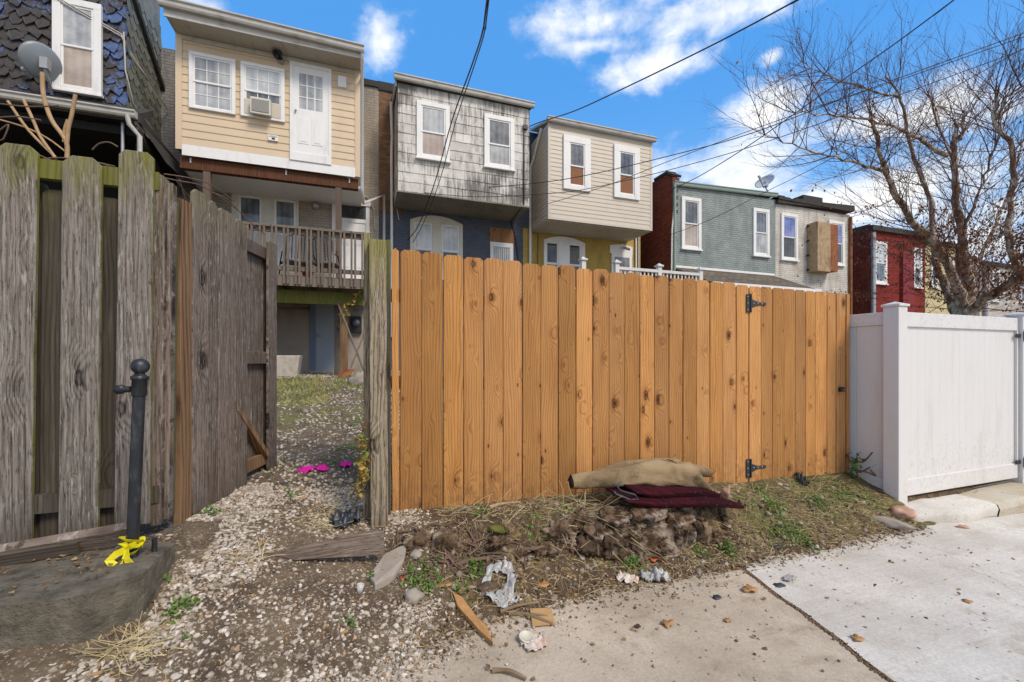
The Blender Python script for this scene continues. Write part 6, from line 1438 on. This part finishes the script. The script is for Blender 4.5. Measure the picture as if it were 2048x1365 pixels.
for _ in range(130):
    x = random.uniform(-2.4, -.8); y = random.uniform(2.42, 2.62); pts.append((x, y, gz(x, y)+.003)); rad.append(random.uniform(.006, .018))
struct(stones('gravel', pts, rad, 2), 'stuff')
pts = []; rad = []; tries = 0
while len(pts) < 9000 and tries < 300000:
    tries += 1
    y = 3.2+ (12.6-3.2)*random.random()**1.5; x = random.uniform(-2.2, .6)*(1+(y-3)*.06)
    b = bare(x*.7, y*.6); g = (.12 if x < -.75 else .5) if (5.0 < y < 9.2 and b > -.35) else (.9 if b > -.35 else .35)
    if y > 9.6: g = .9
    if random.random() > g: continue
    z = gz(x, y)
    if not seen(x, y, z): continue
    r = random.uniform(.009, .022)*(1+.03*(y-3)); pts.append((x, y, z+r*.15)); rad.append(r)
struct(stones('yard_gravel', pts, rad, 1), 'stuff')
# small scatter of grit on the pavement and bank
pts = []; rad = []
for _ in range(2600):
    x = random.uniform(-.1, 4.6); e = ye(x); y = e+random.gauss(-.02, .12) if random.random() < .8 else random.uniform(e-.9, e)
    if x > 2.2 and y < e-.1 and random.random() < .9: continue
    z = gz(x, y)
    if y < e: z = A(x)+.004
    r = random.choice((.0025, .0035, .005, .009)) if y < e else random.uniform(.003, .012); pts.append((x, y, z+r*.2)); rad.append(r)
struct(stones('grit', pts, rad, 1, tints=np.clip(rs_.normal(.35, .3, len(pts)), 0, 1)), 'stuff')

pts = []; rad = []
for _ in range(420):
    x = random.uniform(.3, 3.2) if random.random() < .8 else random.uniform(3.2, 4.5); e = ye(x); y = random.uniform(e-.02, 2.9); r = random.choice((.008, .012, .016, .022, .03)); pts.append((x, y, gz(x, y)+r*.1)); rad.append(r)
struct(stones('bank_rubble', pts, rad, 2, tints=np.clip(rs_.normal(.2, .16, len(pts)), 0, .6), mat='gravel'), 'stuff')
# ------------------------------------------------------------------ grass, weeds, straw, leaf litter
mb = MB()
for _ in range(26000):
    y = 3.6+8*random.random()**1.1; x = random.uniform(-2.2, .7)*(1+(y-3)*.06); b = mn.noise((x*1.1, y*.9, 4.4))+.4*mn.noise((x*4, y*4, 2))
    w_ = sst((y-4.6)/1.0)*(1-sst((y-9.3)/.9)); w_ = max(w_, .12)
    if b < .42-.5*w_ + (.28 if x > -.6+.03*y and y > 5 else 0) or random.random() > w_: continue
    z = G(x, y)
    if not seen(x, y, z): continue
    h_ = random.uniform(.025, .07); a = random.uniform(0, 6.28); ww = random.uniform(.004, .008); ln = random.uniform(.3, 1.1)*h_; t_ = min(1, max(0, random.gauss(.45+.45*(mn.noise((x*2.1, y*2.1, 8)) > .05), .22)))
    c, s = math.cos(a), math.sin(a); lx, ly = random.gauss(0, .7)*ln, random.gauss(0, .7)*ln
    mb.add([(x-c*ww, y-s*ww, z), (x+c*ww, y+s*ww, z), (x+lx*.4+c*ww*.6, y+ly*.4+s*ww*.6, z+h_*.6), (x+lx, y+ly, z+h_)], [(0,1,2,3)], col=t_)
struct(mb.build('grass', M['grassm'], origin=(0,0,0)), 'stuff')
mb = MB()
def tuft(u, v, ru, n, s0=.008, s1=.02, hmax=.05):
    c = hit(u, v); r = ru*((c-CAM).dot(FWD))/F_PX
    def fn():
        x = c.x+random.gauss(0, r*.55); y = c.y+random.gauss(0, r*.5); return Vector((x, y, gz(x, y)+random.uniform(.003, hmax)*math.exp(-((x-c.x)**2+(y-c.y)**2)/(r*r))))
    leafcloud(n, fn, s0, s1, mb, .8)
for u, v, ru, n in ((1545,1010,42,260),(1570,1060,40,260),(1600,1085,30,120),(1520,985,24,110),(1680,975,50,220),(1690,1000,30,120),(1640,1010,34,150),(1610,965,30,110),(1540,1075,22,70),(1460,1110,24,80),(1400,1112,16,50),(1450,1095,18,50),(1255,1132,26,110),(1270,1128,14,50),(860,1155,36,150),(950,1140,26,120),(920,1190,26,60),(835,1160,24,80),(1085,1080,26,80),(1060,1060,22,50),(1140,1040,30,90),(960,1030,18,50),(1210,1000,12,20),(355,1225,20,46),(345,1240,12,20),(375,1215,16,30),(425,1030,18,50),(330,1165,8,10),(700,1250,12,24),(280,1220,12,20),(700,900,30,110),(715,850,22,80),(655,930,20,40),(580,990,20,30),(745,1165,8,20),(370,1285,8,10),(1560,950,18,40),(1740,1010,30,60),(830,1185,10,20)): tuft(u, v, ru, n)
struct(mb.build('weeds', M['weed'], origin=(0,0,0)), 'stuff')
mb = MB()
for _ in range(900):   # mossy short grass on the bank
    c = hit(random.gauss(1640, 55), random.gauss(995, 18)); h_ = random.uniform(.012, .03); w_ = .003; a = random.uniform(0, 6.28); mb.add([c+Vector((-w_*math.cos(a), -w_*math.sin(a), 0)), c+Vector((w_*math.cos(a), w_*math.sin(a), 0)), c+Vector((random.gauss(0,.008), random.gauss(0,.008), h_))], [(0,1,2)], col=random.uniform(0, .35))
struct(mb.build('bank_grass', M['weed'], origin=(0,0,0)), 'stuff')
mb = MB()
def stalk(p, L, col, r=.0013):
    a = random.uniform(0, 6.28); d = Vector((math.cos(a), math.sin(a), random.gauss(.05, .25))).normalized(); q = p; pts = [p]
    for i in range(3): d = (d+Vector((random.gauss(0,.25), random.gauss(0,.25), random.gauss(-.05,.15)))).normalized(); q = q+d*L/3; q.z = max(q.z, gz(q.x, q.y)+.001); pts.append(q.copy())
    mb.tube(pts, r, 3, False, col, False)
for _ in range(3600):
    x = random.uniform(.15, 4.55); e = ye(x); y = random.uniform(e-.03, 2.98); p = Vector((x, y, gz(x, y)+.003)); stalk(p, random.uniform(.03, .13), random.random(), random.uniform(.0008, .0016))
for u, v, n, L in ((1180,1020,150,.30),(1235,1010,90,.24),(1205,1050,50,.3),(1110,990,80,.16),(950,1020,60,.16),(500,1115,30,.16),(650,1040,90,.12),(270,1290,60,.14),(250,1310,40,.14),(690,1010,60,.1),(1700,1010,80,.10)):
    for _ in range(n):
        c = hit(u+random.gauss(0, 30), v+random.gauss(0, 14)); c.z += .004; stalk(c, L*random.uniform(.5, 1.2), random.uniform(.3, 1), .0016)
struct(mb.build('straw', M['straw'], origin=(0,0,0)), 'stuff')
mb = MB()
def litp():
    x = random.uniform(.2, 4.6); e = ye(x); y = e+abs(random.gauss(0, .25))-.05 if random.random() < .85 else e-random.random()**2*.9
    if y > 2.97: return None
    if y < e-.15 and random.random() < .6: return None
    return Vector((x, y, (gz(x, y) if y > e else A(x)+.004)+.004))
leafcloud(3000, litp, .006, .024, mb, .25)
leafcloud(260, lambda: (lambda c: c+Vector((0,0,.005)))(hit(random.uniform(300, 760), random.uniform(1040, 1340))), .008, .022, mb, .25)
leafcloud(160, lambda: Vector((random.uniform(-1.7, -.9), random.triangular(2.05, 2.43, 2.4), .54)), .006, .02, mb, .25)
struct(mb.build('leaf_litter', M['litter'], origin=(0,0,0)), 'stuff')
mb = MB(); y = -1.0
while y < 2.2:     # soil lying in the joint of the two slabs
    x = joint(y)
    for _ in range(9 if y > .8 else 2):
        q = Vector((x+random.gauss(0, .0065), y+random.uniform(0, .03), A(x)+.003)); r = random.uniform(.002, .0065); mb.add([q+Vector((-r,-r,0)), q+Vector((r,-r*.7,0)), q+Vector((r*.8,r,0)), q+Vector((-r,r*.8,0)), q+Vector((0,0,r*.8))], [(0,1,4),(1,2,4),(2,3,4),(3,0,4)], col=random.uniform(0, .5))
    y += .014
struct(mb.build('joint_soil', M['litter'], origin=(0,0,0)), 'stuff')

# roots tangle at the left of the bank
rt = thing('root_tangle', 'tangle of thin exposed roots and runners below the small stumps', 'roots', hit(890, 1120)); mb = MB()
for _ in range(85):
    u, v = random.gauss(895, 60), random.gauss(1108, 22); pts = []; du, dv = random.gauss(0, 1), random.gauss(0, .6); L = random.uniform(30, 90)
    for i in range(6):
        c = hit(min(1050, max(795, u)), min(1160, max(1055, v))); c.z += .006+.03*math.sin(i/5*math.pi)*random.random(); pts.append(c); u += du*L/6+random.gauss(0, 6); v += dv*L/6+random.gauss(0, 4)
    mb.tube(cr_(pts, 3), random.uniform(.0025, .007), 5)
mb.build('root_runners', M['root'], rt)
for u0, v0, u1, v1, r, m_, nm, lb in ((912,1135,978,1120,.016,'root','root_log','thick exposed root lying below the cut stump with the pale face'),(1035,1105,1095,1094,.014,'root','root_log','short fat root lying left of the big stump'),(978,1018,1040,1008,.013,'cane','dead_branch','pale dead branch on the bank against the cedar fence'),(1050,1005,1068,1040,.008,'cane','dead_branch','hooked tan stick poking out of the bank left of the carpet roll'),
    (1000,1228,1078,1208,.011,'twig','stick','forked brown stick on the concrete beside the white plastic bag'),(1018,1232,1105,1252,.012,'twig','stick','brown stick crossing the flattened cardboard'),(985,1345,1052,1362,.010,'twig','stick','rotten bundle of bark at the photo bottom'),(1055,1240,1095,1236,.009,'twig','stick','short brown stick on top of the flattened cardboard')):
    a, b = hit(u0, v0), hit(u1, v1); mid = a.lerp(b, .5)+Vector((random.gauss(0,.012), random.gauss(0,.012), .012)); a.z += r*.8; b.z += r*.8; mid.z += r*.5
    tag(MB().tube(cr_([a, a.lerp(mid, .5)+Vector((.004, .006, 0)), mid, b], 4), [r*(1-.35*i/12)*(1+random.uniform(-.12,.12)) for i in range(13)], 8).build(nm, M[m_]), lb, nm.replace('_', ' '))

# ------------------------------------------------------------------ rocks and rubbish
def rock(u, v, px, mat, label, seed, name='rock', cat='rock', sc=(1, .8, .6), **kw):
    c = hit(u, v); r = px*((c-CAM).dot(FWD))/F_PX/2; c.z += r*sc[2]*.45
    return lump(name, c, (r*sc[0], r*sc[1], r*sc[2]), mat, label, cat, seed, kw.get('amp', .35), kw.get('freq', 1.4), kw.get('sub', 3), kw.get('rotz', seed), kw.get('tilt', 0))
lump('rock', RP(1452, 985, 2.62), (.035, .03, .055), 'pinkrock', 'pinkish broken brick standing beside the end of the red carpet', 'rock', 2, .5, 1.2, 3, .4, .2)
rock(1775, 1050, 75, 'stone', 'long flat stone on the bank below the white fence post', 5, sc=(1, .4, .25))
rock(1805, 1033, 45, 'pinkrock', 'reddish rock on the corner of the bank by the white fence post', 6)
rock(1972, 1003, 42, 'stone', 'oblong stone lying on the kerb in front of the white gate', 8, sc=(1, .45, .4), rotz=.3)
rock(1925, 1056, 24, 'pinkrock', 'brown stone on the new concrete below the kerb', 9, sc=(1, .5, .3))
rock(720, 770, 36, 'stone', 'pale boulder beside the deck post at the yard end', 12, sc=(1.2, 1, .9))
rock(827, 1200, 38, 'stone', 'pale flat stone in the gravel beside the pointed wooden stake', 13, sc=(1, .9, .7))
rock(832, 1113, 26, 'stone', 'grey stone wedged at the end of the bank by the small stump', 14)
rock(995, 1062, 40, 'mossy', 'moss-covered stone on the bank between the stumps', 15, sc=(1.3, .5, .35))
rock(640, 1100, 20, 'stone', 'stone leaning on the wedge-shaped board', 17)
rock(1310, 1015, 24, 'stone', 'white broken stone under the red carpet', 18, sc=(1, .7, .6))
# broken slab by the bank
a = [hit(u, v) for u, v in ((738,1163),(768,1120),(815,1096),(808,1130),(790,1160),(750,1182))]; mb = MB(); n = len(a)
mb.add([p+Vector((0,0,.035)) for p in a]+[p+Vector((0,0,-.05)) for p in a], [tuple(range(n)), tuple(range(2*n-1, n-1, -1))]+[(i, i+n, (i+1)%n+n, (i+1)%n) for i in range(n)])
tag(mb.build('concrete_chunk', M['stone'], bevel=.008), 'broken pale concrete slab piece between the gate post and the bank', 'slab')
# pointed stake
mb = MB(); a = [hit(u, v) for u, v in ((905,1193),(925,1205),(950,1240),(975,1265),(986,1297),(962,1275),(935,1245),(915,1222))]; n = len(a)
mb.add([p+Vector((0,0,.028)) for p in a]+[p+Vector((0,0,.004)) for p in a], [tuple(range(n)), tuple(range(2*n-1, n-1, -1))]+[(i, i+n, (i+1)%n+n, (i+1)%n) for i in range(n)])
tag(mb.build('wooden_stake', M['drab'], bevel=.002), 'pointed brown wooden sliver lying on the edge of the concrete', 'stake')
def crumple(name, label, cat, u, v, wpx, hpx, mat, seed, h_=.03, N=14, hole=False):
    c = hit(u, v); d = (c-CAM).dot(FWD); wx, wy = wpx*d/F_PX/2, hpx*d/F_PX/2*2.0; mb = MB(); vs = []; rz_ = seed*1.7
    for j in range(N+1):
        for i in range(N+1):
            a, b = i/N*2-1, j/N*2-1; k = 1-.22*abs(mn.noise((a*2, b*2, seed)))
            x, y = a*wx*k, b*wy*k; X_, Y_ = c.x+x*math.cos(rz_*.2)-y*math.sin(rz_*.2), c.y+x*math.sin(rz_*.2)+y*math.cos(rz_*.2)
            z = gz(X_, Y_)+.006+h_*abs(mn.noise((a*2.2, b*2.2, seed+.5)))*2+h_*.8*abs(mn.noise((a*5, b*5, seed)))
            vs.append((X_, Y_, z))
    fs = []
    for j in range(N):
        for i in range(N):
            a, b = (i+.5)/N*2-1, (j+.5)/N*2-1; ed = math.hypot(a, b)+.5*mn.noise((a*2.5, b*2.5, seed+9))
            if ed < 1.05 and not (hole and ed < .5): fs.append((j*(N+1)+i, j*(N+1)+i+1, (j+1)*(N+1)+i+1, (j+1)*(N+1)+i))
    mb.add(vs, fs, True); o = mb.build(name, M[mat]); s = o.modifiers.new('thick', 'SOLIDIFY'); s.thickness = .0015; return tag(o, label, cat)
crumple('plastic_bag', 'torn white plastic bag ringed round a clod on the edge of the concrete', 'plastic bag', 998, 1170, 96, 34, 'bag', 3, .018, 34, True)
lump('dirt_clod', hit(975, 1180)+Vector((0,0,.01)), (.07, .06, .03), 'soil', 'brown clod of dirt inside the ring of torn white plastic', 'clod', 4, .5, 2)
crumple('plastic_strip', 'white plastic strip trailing towards the forked stick', 'plastic strip', 1010, 1205, 40, 22, 'bag', 6, .02)
crumple('food_wrapper', 'orange and white printed wrapper on the concrete edge', 'wrapper', 1255, 1165, 42, 16, 'paper', 7, .02)
crumple('plastic_bag', 'crumpled grey plastic bag beside the orange printed wrapper', 'plastic bag', 1310, 1162, 56, 17, 'bag', 8, .04, 18)
crumple('paper_scrap', 'torn printed paper on the concrete under the round tin lid', 'paper', 1066, 1290, 52, 26, 'paper', 9, .012)
crumple('tissue_scrap', 'white crumpled tissue on the joint between the two slabs', 'tissue', 1578, 1160, 36, 9, 'bag', 10, .012)
crumple('plastic_sheet', 'black plastic sheet torn over the soil by the gate post', 'plastic sheet', 692, 1050, 60, 22, 'tarp', 11, .05)
crumple('plastic_sheet', 'black plastic scrap stuffed under the new cedar gate', 'plastic sheet', 1605, 966, 40, 8, 'tarp', 12, .04)
for u, v, w_, h2_, lb in ((613,942,38,13,'pink cloth scrap on the gravel, farthest from the old gate post and largest'),(644,940,28,13,'pink cloth scrap on the gravel between two others'),(692,933,22,10,'pink cloth scrap on the gravel closest to the old gate post')): crumple('cloth_scrap', lb, 'cloth', u, v, w_, h2_, 'pink', u, .018)
a = [hit(u, v) for u, v in ((1060,1222),(1102,1220),(1110,1252),(1065,1256))]; mb = MB(); mb.add([p+Vector((0,0,.012)) for p in a]+[p+Vector((0,0,.006)) for p in a], [(3,2,1,0)[::-1], (4,5,6,7)[::-1]]+[(i, i+4, (i+1)%4+4, (i+1)%4) for i in range(4)]); tag(mb.build('cardboard', M['card']), 'flattened brown cardboard piece on the concrete under two sticks', 'cardboard')
c = hit(1053, 1282); ld = MB().lathe([(0,.0),(.022,.0),(.024,.002),(.029,.002),(.03,.0045),(.036,.005),(.038,.003),(.038,-.001),(0,-.002)], c+Vector((0,0,.018)), 28, (.1,-.15,1)).build('tin_lid', M['lid']); tag(ld, 'round pale tin lid on the concrete at the photo bottom', 'lid')
c = hit(718, 1187); tag(MB().lathe([(0,0),(.014,0),(.019,.045),(.017,.045),(.012,.006),(0,.006)], c, 16, (.2,.1,1)).build('plastic_cup', M['gutter']), 'small pale cup standing in the gravel left of the concrete', 'cup')
def dryleaf(u, v, px, label, seed, mat='drab'):
    c = hit(u, v); r = px*((c-CAM).dot(FWD))/F_PX/2; mb = MB(); n = 26; vs = [c+Vector((0,0,.008))]
    for i in range(n): a = 2*math.pi*i/n; k = r*(.82+.13*math.cos(5*a+seed)+.12*math.sin(3*a+seed*2)+.06*math.sin(11*a))*(.75+.25*abs(math.cos(a+seed))); vs.append(c+Vector((k*math.cos(a+seed), k*math.sin(a+seed)*1.0, .006+.22*r*math.sin(2*a+seed)**2)))
    mb.add(vs, [(0, i+1, (i+1)%n+1) for i in range(n)], True); o = mb.build('dry_leaf', M[mat]); s = o.modifiers.new('thick', 'SOLIDIFY'); s.thickness = .001; tag(o, label, 'leaf')
dryleaf(1499, 1181, 36, 'large curled tan leaf on the old concrete near the slab joint', 1)
dryleaf(1455, 1243, 18, 'small tan leaf on the old concrete below the large curled leaf', 2)
dryleaf(1085, 1172, 38, 'lobed oak leaf beside the torn white plastic', 3)
dryleaf(890, 1172, 34, 'tan leaf on the bank foot beside the green weeds', 4)
dryleaf(1335, 1250, 30, 'ragged tan leaf flat in the middle of the old concrete', 5)
dryleaf(1275, 1255, 16, 'dark curled leaf on the old concrete beside the ragged tan leaf', 7, 'bark')
dryleaf(805, 1160, 14, 'orange leaf by the broken pale slab piece', 6, 'terracotta')
dryleaf(1310, 1120, 34, 'orange brown leaf below the big stump', 8, 'terracotta')
dryleaf(1715, 1280, 30, 'tan leaf fragment on the slab joint at the photo bottom', 9)
dryleaf(1935, 1205, 20, 'small tan leaf out on the new concrete', 10)
for u, v, px, lb, sd__ in ((1434,1196,22,'dark green slate chip on the old concrete',1),(1558,1172,24,'dark chip of slate lying along the slab joint',2),(1553,1095,20,'dark slate chip where the bank meets the new concrete',3),(565,968,18,'dark chip among the gravel before the pink scraps',4)):
    c = hit(u, v); r = px*((c-CAM).dot(FWD))/F_PX/2; lump('slate_chip', c+Vector((0,0,.004)), (r, r*.7, r*.18), 'slatechip' if 'slatechip' in M else 'tarp', lb, 'chip', 30+sd__, .5, 1.5, 2)
